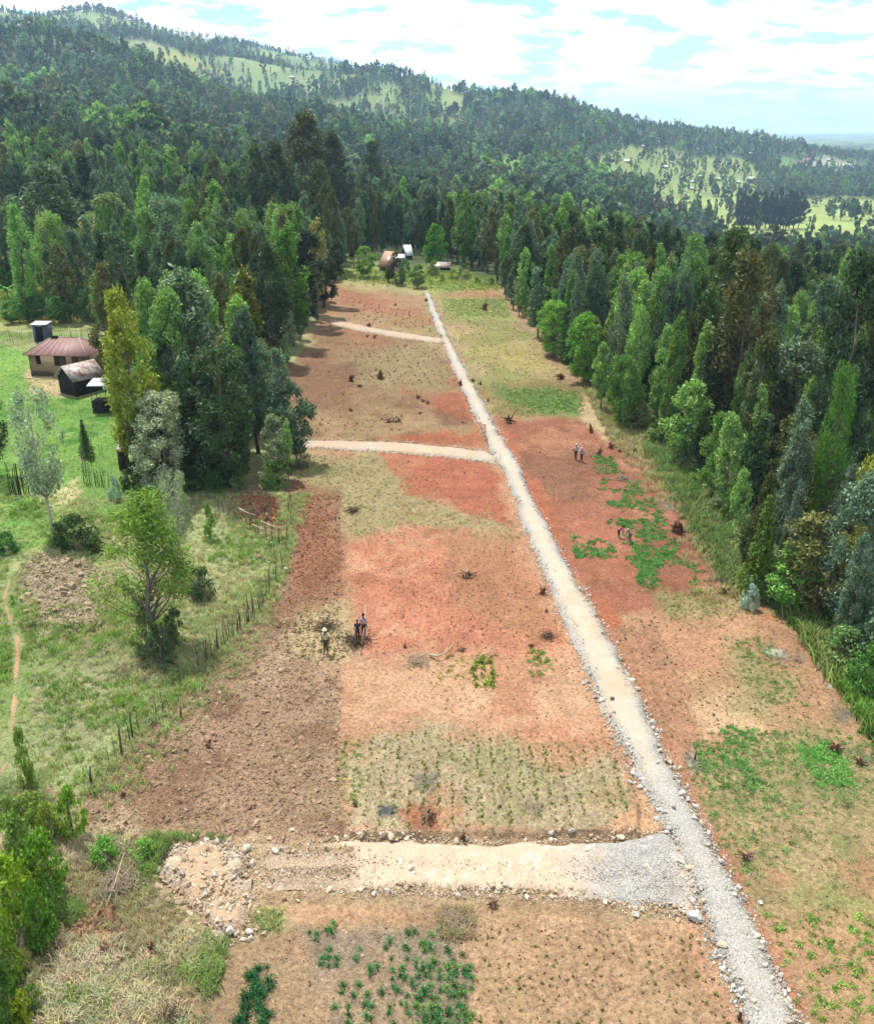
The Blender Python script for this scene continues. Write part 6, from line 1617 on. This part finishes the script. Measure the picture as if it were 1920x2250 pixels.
# ------------------------------------------------------------------ stumps, logs, fences
M_CHAR = mat_flat('burnt_root', srgb(124, 84, 64), .95, .45, 6, bump=.4)
M_GREYSTUMP = mat_flat('weathered_root', srgb(150, 120, 98), .95, .45, 6, bump=.4)
M_STUMPTOP = mat_flat('cut_wood', srgb(190, 150, 110), .9, .25, 8)
M_TWIG = mat_flat('dry_twig', srgb(186, 166, 140), .9, .25, 8)
M_TWIGDARK = mat_flat('dark_twig', srgb(92, 72, 60), .9, .3, 8)
def stump_parts(seed, spiky=.6):
    r = np.random.default_rng(seed)
    b = MB(); n = 9; V = []; lev = 5
    for i in range(lev):
        f = i / (lev - 1)
        for j in range(n):
            a = j / n * 2 * math.pi; rad = (.34 - .14 * f) * (1 + .35 * r.normal() * .6) + (.12 * math.cos(3 * a + seed) if i == 0 else 0)
            V.append((math.cos(a) * rad, math.sin(a) * rad, -.1 + (.45 + .4 * ((seed * 7) % 5) / 4) * f + (r.normal() * .16 if i >= lev - 2 else 0)))
    F = [(i * n + j, i * n + (j + 1) % n, (i + 1) * n + (j + 1) % n, (i + 1) * n + j) for i in range(lev - 1) for j in range(n)] + [tuple((lev - 1) * n + j for j in range(n))]
    b.add(V, F)
    ro = MB()
    for k in range(int(8 + 7 * spiky)):
        a = r.random() * 6.28; L = r.uniform(.4, 1.05); up = r.uniform(-.05, .8) * spiky
        ro.tube([(math.cos(a) * .15, math.sin(a) * .15, .12 + .25 * r.random()), (math.cos(a) * L * .6, math.sin(a) * L * .6, .15 + up * .5), (math.cos(a + .2) * L, math.sin(a + .2) * L, .02 + up)], [.07, .045, .012], 5)
    b.m[-1] = 1
    return b.mesh('bole', [M_CHAR if seed % 3 else M_GREYSTUMP, M_STUMPTOP]), ro.mesh('roots', [M_CHAR if seed % 2 else M_GREYSTUMP])
SPARTS = [stump_parts(900 + i, .3 + .25 * (i % 4)) for i in range(8)]
STUMPS = [(800, 853, 30, 26, 'large twin burnt root stump in the brown stump plot'), (788, 856, 22, 18, 'left half of the burnt root pair in the brown stump plot'), (769, 766, 24, 24, 'upright reddish stump in the upper middle of the brown plot'), (711, 772, 16, 20, 'dark slim stump left in the brown plot'), (727, 782, 14, 12, 'pale topped stump near the dark slim one'), (846, 806, 14, 14, 'dark stump of the slanting row in the brown plot'), (854, 812, 12, 12, 'second dark stump of the slanting row'), (866, 816, 10, 12, 'last small stump of the slanting row'),
    (709, 832, 10, 18, 'thin upright stump above the middle side road'), (850, 838, 8, 12, 'small red stump in the lower brown plot'), (936, 862, 10, 12, 'small stump near the gravel road in the brown plot'), (932, 780, 10, 14, 'tiny dark stump at the road edge of the brown plot'), (606, 815, 8, 10, 'small stump in the ploughed end of the brown plot'),
    (745, 660, 10, 16, 'stump beside the topmost side road'), (743, 682, 8, 10, 'left of the pair of stumps below the topmost side road'), (757, 684, 10, 16, 'right of the pair of stumps below the topmost side road'), (820, 700, 8, 8, 'small dark stump under the topmost side road'), (862, 610, 8, 16, 'twiggy stump at the top end of the gravel road'), (800, 618, 8, 7, 'small dark stump in the top plot'),
    (980, 628, 18, 22, 'shaggy stump in the green part of the olive plot'), (972, 778, 10, 14, 'dark stump on the right road rim by the olive plot'), (1134, 766, 32, 22, 'big uprooted root at the forest corner of the olive plot'), (1157, 780, 20, 10, 'low dark root below the big uprooted one'), (1030, 855, 24, 30, 'tall reddish stump at the top of the bean plot'), (988, 812, 8, 16, 'thin dark stump right of the road above the bean plot'), (956, 772, 12, 14, 'reddish small stump on the right road rim'),
    (1197, 876, 16, 24, 'forked dark stump at the upper edge of the bean plot'), (1210, 922, 14, 24, 'two pronged stump beside the standing pair'), (1238, 908, 16, 26, 'tall burnt stump on the edge above the bean rows'), (1252, 914, 10, 12, 'low burnt stump right of the tall one'), (1284, 916, 12, 22, 'burnt stump where the pale verge ends'), (1316, 948, 14, 14, 'small black stump on the right edge of the bean plot'), (1355, 968, 10, 18, 'slim black stump on the edge beside the shrubs'), (1368, 984, 12, 14, 'low black stump below the slim one on the edge'),
    (1362, 1076, 20, 30, 'left part of the big tangled root right of the bean rows'), (1378, 1078, 24, 36, 'right part of the big tangled root right of the bean rows'), (1428, 1132, 18, 12, 'low charred stump near the tip of the bean plot'), (1462, 1200, 22, 24, 'dark root lump at the bottom tip of the bean plot'),
    (942, 1168, 34, 28, 'twiggy root ball in the middle of the red plot'), (1098, 1200, 20, 30, 'dark root on the left rim of the gravel road'), (935, 1318, 16, 22, 'dark pointed stump in the lower red plot'), (1076, 1308, 16, 14, 'blackened stump under the dry heap near the road'), (820, 1312, 10, 12, 'small stump left of the dry branches'), (1106, 1240, 10, 10, 'small dark root near the gravel road rim'),
    (421, 1512, 20, 34, 'pale topped old stump in the ploughed field'), (250, 1612, 18, 18, 'dark root at the upper left of the ploughed corner'), (240, 1688, 30, 22, 'big dark clod of roots at the ploughed corner'), (722, 1636, 12, 28, 'upright dark stump at the grey green planted strip'), (862, 1668, 40, 50, 'big reddish root stump with pale branch above the side road'), (872, 1684, 16, 24, 'dark root end below the reddish root stump'), (1010, 1646, 16, 16, 'low stump with a pale splinter in the planted strip'), (936, 1700, 18, 26, 'black root stump on the upper bank of the side road'),
    (1688, 1518, 34, 36, 'grey pointed stump in the green weeds near the right edge'), (1738, 1546, 26, 26, 'shaded stump right of the grey pointed one'), (1512, 1738, 32, 32, 'square reddish stump right of the gravel road'), (997, 1838, 26, 28, 'sawn block of dark wood on the lower rim of the side road'), (216, 1926, 38, 44, 'red brown root clod in the lower left weeds'), (302, 1926, 20, 40, 'dark twiggy stump in the lower left weeds'), (1495, 2062, 18, 26, 'broken stump at the bottom left rim of the road'), (1650, 1225, 14, 26, 'pair of cut posts at the foot of the rounded bushy tree'),
    (535, 1038, 22, 22, 'red root in the torn earth inside the pole fence'), (540, 1058, 16, 26, 'twiggy stump behind the fence rails'), (522, 1132, 22, 18, 'splayed dry stump inside the fence corner')]
for j, (u, v, w, h, lb) in enumerate(STUMPS):
    p = ground(u, v, -.02); k = px_m(p); b, ro = SPARTS[(j * 5) % 8]
    e = thing('tree_stump', lb, 'stump', p, j * 1.3)
    e.scale = (w * k / 1.45, w * k / 1.35, max(.2, height_to(p, v - h)) / 1.1)
    e.rotation_euler = (math.sin(j * 2.3) * .28, math.cos(j * 1.7) * .28, j * 1.3)
    link('bole', b, e); link('roots', ro, e)
# dry branch heaps
def heap(name, u, v, w, h, n, mat, label, cat, seed, r0=.02):
    r = np.random.default_rng(seed); p = ground(u, v); k = px_m(p); W_ = w * k / 2; hh = h * k
    m = MB()
    for i in range(n):
        a = r.random() * 6.28; c = r.normal(size=2) * W_ * .4; L = W_ * r.uniform(.35, .9)
        q0 = np.array([c[0], c[1], r.random() * hh * .4]); d = np.array([math.cos(a), math.sin(a), r.uniform(-.1, .6)]) * L
        m.tube([q0 - d * .5 * np.array([1, 1, 0]), q0 + r.normal(size=3) * L * .1 + np.array([0, 0, L * .1]), q0 + d * .5], [r0, r0 * .8, r0 * .3], 4, cap=False)
    return tag(m.build(name, mat, None, loc=p), label, cat)
heap('brush_heap', 720, 1300, 70, 26, 130, M_TWIGDARK, 'dark brush heap in front of the two standing men', 'brush heap', 1, .018)
heap('brush_heap', 240, 1790, 110, 40, 200, M_TWIG, 'grey tangle of dry branches left of the rubble', 'brush heap', 2, .012)
heap('brush_heap', 330, 1740, 50, 26, 90, M_TWIGDARK, 'small dark brush heap at the left rim of the rubble', 'brush heap', 3, .012)
heap('brush_heap', 930, 1870, 80, 30, 170, M_TWIG, 'tan brush heap on the lower rim of the side road', 'brush heap', 4, .010)
heap('brush_heap', 845, 1340, 60, 20, 110, M_TWIG, 'pale brush heap left of the dry white branch', 'brush heap', 5, .012)
heap('brush_heap', 1110, 1290, 40, 18, 80, M_TWIGDARK, 'brown brush heap near the left rim of the road', 'brush heap', 6, .014)
heap('brush_heap', 1258, 970, 28, 18, 70, M_TWIG, 'round grey straw heap among the bean rows', 'brush heap', 7, .02)
heap('brush_heap', 345, 2060, 60, 40, 150, M_TWIGDARK, 'grey brush heap at the bottom left', 'brush heap', 8, .009)
heap('brush_heap', 1610, 1335, 34, 16, 60, M_TWIG, 'bundle of pale sticks between the ash spots', 'brush heap', 9, .012)
heap('brush_heap', 655, 1270, 60, 20, 100, M_TWIGDARK, 'thin brush line left of the standing men', 'brush heap', 10, .012)
heap('brush_heap', 1080, 1650, 60, 14, 70, M_TWIG, 'low twig heap on the planted bank', 'brush heap', 11, .008)
heap('brush_heap', 715, 1035, 40, 14, 70, M_TWIGDARK, 'small brown brush heap in the upper green strip', 'brush heap', 12, .02)
def branch(pts, r, label, mat=M_PALEPOLE):
    P = [ground(u, v) for u, v, _ in pts]; c = P[0].copy()
    m = MB(); m.tube([(p.x - c.x, p.y - c.y, p.z - c.z + h) for p, (_, _, h) in zip(P, pts)], np.linspace(r, r * .3, len(P)), 5)
    q = P[len(P) // 2] - c
    m.tube([(q.x, q.y, q.z + pts[len(P) // 2][2]), (q.x + .35, q.y + .5, q.z + .45), (q.x + .5, q.y + .9, q.z + .5)], [r * .6, r * .4, r * .15], 4)
    return tag(m.build('fallen_branch', mat, None, loc=c), label, 'branch')
branch([(868, 1328, .1), (885, 1336, .25), (900, 1332, .3), (905, 1322, .35)], .07, 'bleached curved branch lying in the red plot')
branch([(965, 1335, .1), (985, 1330, .3), (1005, 1322, .3)], .05, 'pale branch beside the green seedlings in the red plot')
branch([(215, 1840, .1), (235, 1800, .3), (255, 1745, .5)], .04, 'long pale dead branch in the brush left of the rubble')
branch([(715, 1290, .1), (732, 1310, .2), (738, 1290, .6), (740, 1262, 1.2)], .05, 'forked pale pole beside the standing men')
branch([(990, 632, .1), (1000, 634, .15), (1006, 636, .1)], .09, 'white log beside the shaggy stump')
branch([(1118, 1690, .1), (1128, 1688, .3), (1140, 1680, .3)], .03, 'thin bent twig between two boulders')
branch([(848, 1650, .1), (850, 1640, .4), (846, 1625, .7)], .04, 'pale upright splinter on the reddish root stump')
# posts standing alone
for u, v, top, lb in [(330, 1440, 1420, 'short cut post at the edge of the ploughed field'), (366, 1452, 1430, 'lone short post inside the ploughed field'), (1405, 1536, 1520, 'small black post in the ash spot by the road'), (268, 1492, 1440, 'thin lone stake on the field edge below the fence'), (185, 1585, 1552, 'stake at the upper corner of the ploughed field'), (247, 1528, 1466, 'thin tall stake left of the ploughed field'), (146, 1690, 1620, 'leaning stake near the footpath weeds')]:
    p = ground(u, v); h = height_to(p, top)
    tag(MB().tube([(0, 0, -.2), (.02, .0, h * .6), (.05, .02, h)], [.05, .045, .04], 6).build('stake', M_POLE, None, loc=p), lb, 'stake')
# pole fences
def fence(label, line, n, tops, rails=(), seed=0, mat=M_POLE, r=.017, jit=2.0):
    rr = np.random.default_rng(seed)
    e_ = np.array(line, float); cum = np.concatenate([[0], np.cumsum(np.sqrt((np.diff(e_, axis=0) ** 2).sum(1)))])
    base = ground(*line[0]); f = thing('pole_fence', label, 'fence', base)
    for i in range(n):
        s = cum[-1] * (i + .5 + rr.normal() * .25) / n
        u = np.interp(s, cum, e_[:, 0]) + rr.normal() * jit; v = np.interp(s, cum, e_[:, 1]) + rr.normal() * .6
        p = ground(u, v); h = tops * rr.uniform(.65, 1.2); k = rr.uniform(.7, 1.5)
        q = p - base
        MB().tube([(q.x, q.y, q.z - .25), (q.x + rr.normal() * .04, q.y, q.z + h * .5), (q.x + rr.normal() * .10, q.y + rr.normal() * .06, q.z + h)], [r * k, r * k * .9, r * k * .7], 5).build('post', mat, f)
    for (a, b, ha, hb) in rails:
        pa = ground(*a) - base; pb = ground(*b) - base
        MB().tube([(pa.x, pa.y, pa.z + ha), ((pa.x + pb.x) / 2, (pa.y + pb.y) / 2, (pa.z + pb.z) / 2 + (ha + hb) / 2 - .04), (pb.x, pb.y, pb.z + hb)], [.035, .03, .025], 5).build('rail', M_PALEPOLE, f)
    return f
fence('dense row of thin stakes along the lower edge of the ploughed field', [(412, 1345), (450, 1312), (490, 1275), (525, 1235), (545, 1205)], 44, 1.35, seed=1)
fence('widely spaced tall posts along the upper edge of the ploughed field', [(392, 1366), (415, 1340), (520, 1240), (548, 1190), (562, 1168), (574, 1148), (582, 1120), (586, 1060), (588, 1000)], 16, 1.9, seed=2, r=.028)
fence('stake fence with pale rails crossing inside the grass corner', [(488, 1060), (510, 1070), (535, 1090), (560, 1100), (572, 1108)], 26, 1.4, [((488, 1066), (520, 1076), 1.25, 1.2), ((512, 1082), (552, 1092), .75, .6), ((530, 1090), (572, 1104), 1.3, 1.2), ((486, 1062), (500, 1068), 1.2, 1.3)], seed=3)
fence('row of upright stakes below the left grove by the torn earth', [(430, 1052), (455, 1040), (470, 1030)], 8, 1.1, seed=4)
fence('thin stakes at the lower end of the field edge', [(180, 1600), (225, 1545), (275, 1490), (345, 1420)], 7, 1.5, seed=5)
fence('dark stake fence of the yard gate with brush', [(165, 980), (178, 982), (196, 984), (226, 988)], 20, 1.5, seed=6, mat=M_WOODDARK)
fence('tall dark paling fence in the shade at the left edge of the yard', [(20, 1000), (32, 1002), (48, 1000), (62, 998), (80, 994)], 26, 2.1, seed=7, mat=M_WOODDARK, r=.03)
fence('row of stakes behind the tin roofed house', [(0, 692), (20, 692), (45, 690), (66, 690)], 9, 1.6, [((0, 692), (66, 690), 1.0, 1.0)], seed=8, mat=M_WOODDARK)
fence('row of stakes right behind the latrine', [(102, 690), (125, 684), (150, 682), (190, 684)], 12, 1.5, [((102, 690), (190, 684), 1.1, 1.1)], seed=9, mat=M_WOODDARK)
fence('scattered thin sticks on the yard grass by the young conifer', [(172, 960), (182, 950), (192, 930), (205, 915)], 11, 1.7, seed=10, mat=M_POLE, jit=6)

# ------------------------------------------------------------------ people
M_SKIN = mat_flat('dark_skin', (.075, .045, .03), .6, .1)
def cloth(name, c): return mat_flat(name, srgb(*c, k=1.9), .9, .12, 12)
def skin_mesh(name, verts, radii, edges, root, mat, sub=1):
    me = bpy.data.meshes.new(name); me.from_pydata(verts, edges, [])
    o = bpy.data.objects.new(name, me)
    md = o.modifiers.new('skin', 'SKIN'); md.use_smooth_shade = True
    for i, r_ in enumerate(radii):
        d = me.skin_vertices[0].data[i]; d.radius = (r_, r_) if np.isscalar(r_) else r_; d.use_root = (i == root)
    sb = o.modifiers.new('sub', 'SUBSURF'); sb.levels = sub; sb.render_levels = sub
    me.materials.append(mat); COL.objects.link(o); return o
def person(u, v, top, label, shirt, trousers, hat=None, rz=0.0, bend=0.0, arms='down', skirt=None, hatbrim=False, stride=.1):
    p = ground(u, v); H_ = 1.72
    k = H_ / 1.72
    e = thing('person', label, 'person', p, rz)
    hip = .92; b = bend
    def up(z, off=0.0, x=0.0):                # points above the hip swing forward with the bend
        dz_ = z - hip; return (x, -math.sin(b) * dz_ - off * math.cos(b), hip + math.cos(b) * dz_ - off * math.sin(b))
    V = [(0, 0, hip), up(1.12), up(1.36), up(1.47), up(1.55, .02), up(1.66, .03), up(1.75, .02)]
    R = [(.15, .11), (.13, .095), (.16, .10), .058, .075, .092, .045]
    E = [(0, 1), (1, 2), (2, 3), (3, 4), (4, 5), (5, 6)]
    legs = []
    for s in (-1, 1):
        i0 = len(V); st = stride * s
        V += [(s * .09, 0, .86), (s * .10, -st * .5 - .02, .48), (s * .11, st * .6, .09), (s * .11, st * .6 - .06, .045), (s * .12, st * .6 - .17, .035)]
        R += [.085, .06, .042, .045, .035]; E += [(0, i0), (i0, i0 + 1), (i0 + 1, i0 + 2), (i0 + 2, i0 + 3), (i0 + 3, i0 + 4)]; legs.append(i0)
    arms_i = []
    for s in (-1, 1):
        i0 = len(V); sh = np.array(up(1.38, 0, s * .19))
        if arms == 'down': el = sh + np.array([s * .07, .03, -.28]); wr = el + np.array([s * .0, -.06, -.25])
        elif arms == 'hips': el = sh + np.array([s * .16, .06, -.25]); wr = el + np.array([-s * .12, -.10, -.18])
        else: el = sh + np.array([s * .06, -.10, -.25]); wr = el + np.array([-s * .03, -.16, -.22])
        hd = wr + (wr - el) / np.linalg.norm(wr - el) * .09
        V += [tuple(sh), tuple(el), tuple(wr), tuple(hd)]; R += [.06, .045, .032, (.04, .02)]
        E += [(2, i0), (i0, i0 + 1), (i0 + 1, i0 + 2), (i0 + 2, i0 + 3)]
        d = (hd - wr) / np.linalg.norm(hd - wr); sd = np.cross(d, [0, 1, 0]); sd /= np.linalg.norm(sd) + 1e-6
        for q, (of, L) in enumerate([(-.030, .065), (-.010, .08), (.010, .075), (.030, .06)]):
            j0 = len(V); f0 = hd + sd * of + d * .03; f1 = f0 + d * L + np.array([0, -.02, 0])
            V += [tuple(f0), tuple(f1)]; R += [.009, .007]; E += [(i0 + 3, j0), (j0, j0 + 1)]
        j0 = len(V); t0 = wr + sd * s * .035 + d * .03; V += [tuple(t0), tuple(t0 + sd * s * .03 + d * .05)]; R += [.011, .008]; E += [(i0 + 2, j0), (j0, j0 + 1)]
        arms_i.append(i0)
    body = skin_mesh('body', V, R, E, 0, M_SKIN); body.parent = e
    g = .022
    sv = [V[0], V[1], V[2], up(1.43)]; sr = [(.17, .13), (.155, .12), (.185, .125), .08]; se = [(0, 1), (1, 2), (2, 3)]
    for i0 in arms_i:
        j = len(sv); sv += [V[i0], tuple(np.array(V[i0]) * .3 + np.array(V[i0 + 1]) * .7)]; sr += [.08, .066]; se += [(2, j), (j, j + 1)]
    o = skin_mesh('shirt', sv, sr, se, 0, cloth('shirt_cloth', shirt)); o.parent = e
    if skirt:
        m = MB(); n = 14; VV = []
        for i, (z, r_) in enumerate([(1.0, .16), (.8, .22), (.55, .25), (.35, .28)]):
            for a in range(n): VV.append((math.cos(a / n * 6.283) * r_, math.sin(a / n * 6.283) * r_ * .8, z))
        m.add(VV, [(i * n + a, i * n + (a + 1) % n, (i + 1) * n + (a + 1) % n, (i + 1) * n + a) for i in range(3) for a in range(n)]); m.build('skirt', cloth('skirt_cloth', skirt), e, smooth=True)
    else:
        tv = [V[0]]; tr_ = [(.17, .13)]; te = []
        for i0 in legs:
            j = len(tv); tv += [V[i0], V[i0 + 1], tuple(np.array(V[i0 + 2]) + np.array([0, 0, .03]))]; tr_ += [.105, .078, .06]; te += [(0, j), (j, j + 1), (j + 1, j + 2)]
        o = skin_mesh('trousers', tv, tr_, te, 0, cloth('trouser_cloth', trousers)); o.parent = e
    # face and head covering
    c = np.array(up(1.655, .03)); fw = np.array([0, -math.cos(b), -math.sin(b)]); upv = np.array([0, -math.sin(b), math.cos(b)])
    f = MB()
    nz = c + fw * .092 - upv * .015
    f.tube([nz + upv * .03 - fw * .012, nz + fw * .022, nz - upv * .012], [.008, .017, .008], 5)
    for s in (-1, 1): f.box(c + np.array([s * .092, 0, 0]), (.02, .045, .06))
    f.build('nose_and_ears', M_SKIN, e)
    ey = MB()
    for s in (-1, 1): ey.box(c + fw * .088 + np.array([s * .034, 0, 0]) + upv * .015, (.024, .012, .012))
    ey.build('eyes', cloth('eye_white', (230, 226, 220)), e)
    MB().box(c + fw * .088 - upv * .045, (.05, .012, .012)).build('mouth', cloth('lips', (110, 60, 56)), e)
    hm = MB(); n = 12; VV = []
    prof = [(.0, .128), (.05, .125), (.10, .10), (.135, .05)] if not hatbrim else [(-.005, .175), (.012, .125), (.09, .12), (.125, .06)]
    for (z, r_) in prof:
        for a in range(n):
            q = c + upv * (z + .02) + np.array([1, 0, 0]) * math.cos(a / n * 6.283) * r_ * .92 - fw * math.sin(a / n * 6.283) * r_; VV.append(q)
    hm.add(VV, [(i * n + a, i * n + (a + 1) % n, (i + 1) * n + (a + 1) % n, (i + 1) * n + a) for i in range(3) for a in range(n)] + [tuple(3 * n + a for a in range(n))])
    hm.build('hat' if hat else 'hair', cloth('hat_cloth', hat) if hat else cloth('black_hair', (24, 20, 20)), e, smooth=True)
    s_ = height_to(p, top) / (1.80 if bend < .2 else hip + .85 * math.cos(b))
    e.scale = (s_ * .85, s_ * .85, s_)
    return e
person(1164, 930, 897, 'person in white cap and pale shirt standing left in the bean plot', (214, 206, 220), (52, 40, 58), (244, 238, 236), .5, 0, 'hips')
person(1176, 935, 905, 'person in pale pink cap and light blue shirt standing with legs apart', (150, 150, 190), (38, 32, 44), (240, 214, 212), -.5, .05, 'hips', stride=.3)
person(1251, 1088, 1062, 'person in bright pink and purple stooping beside the bean rows', (226, 100, 190), (70, 30, 60), None, 1.1, .75, 'reach')
person(1274, 1098, 1068, 'person in green shirt and grey trousers bending over the beans', (34, 190, 120), (120, 116, 130), (222, 208, 200), -1.0, .7, 'reach')
person(660, 1323, 1270, 'person in pale hat and khaki clothes standing left of the brush heap', (214, 200, 170), (84, 70, 46), (248, 240, 214), -.3, .05, 'down', hatbrim=True)
person(724, 1296, 1253, 'person in dark navy jacket standing behind the dark brush heap', (34, 28, 72), (44, 40, 50), (120, 84, 84), .1, 0, 'down')
person(736, 1288, 1241, 'person in grey white shirt behind the one in the navy jacket', (180, 176, 200), (70, 56, 44), None, .4, 0, 'down')
HAZE = 1.35e-4
# ------------------------------------------------------------------ air
t = NT('air')
pv = t.new('ShaderNodeVolumePrincipled')
pv.inputs['Color'].default_value = (.48, .72, 1.0, 1)
pv.inputs['Density'].default_value = HAZE
pv.inputs['Anisotropy'].default_value = 0.0
t.l.new(pv.outputs[0], t.out.inputs['Volume'])
hz = MB().box((0, 7400, 155), (34000, 15600, 480)).build('haze', t.m)
tag(hz, 'thin blue air haze over the far hills', 'haze', kind='stuff')
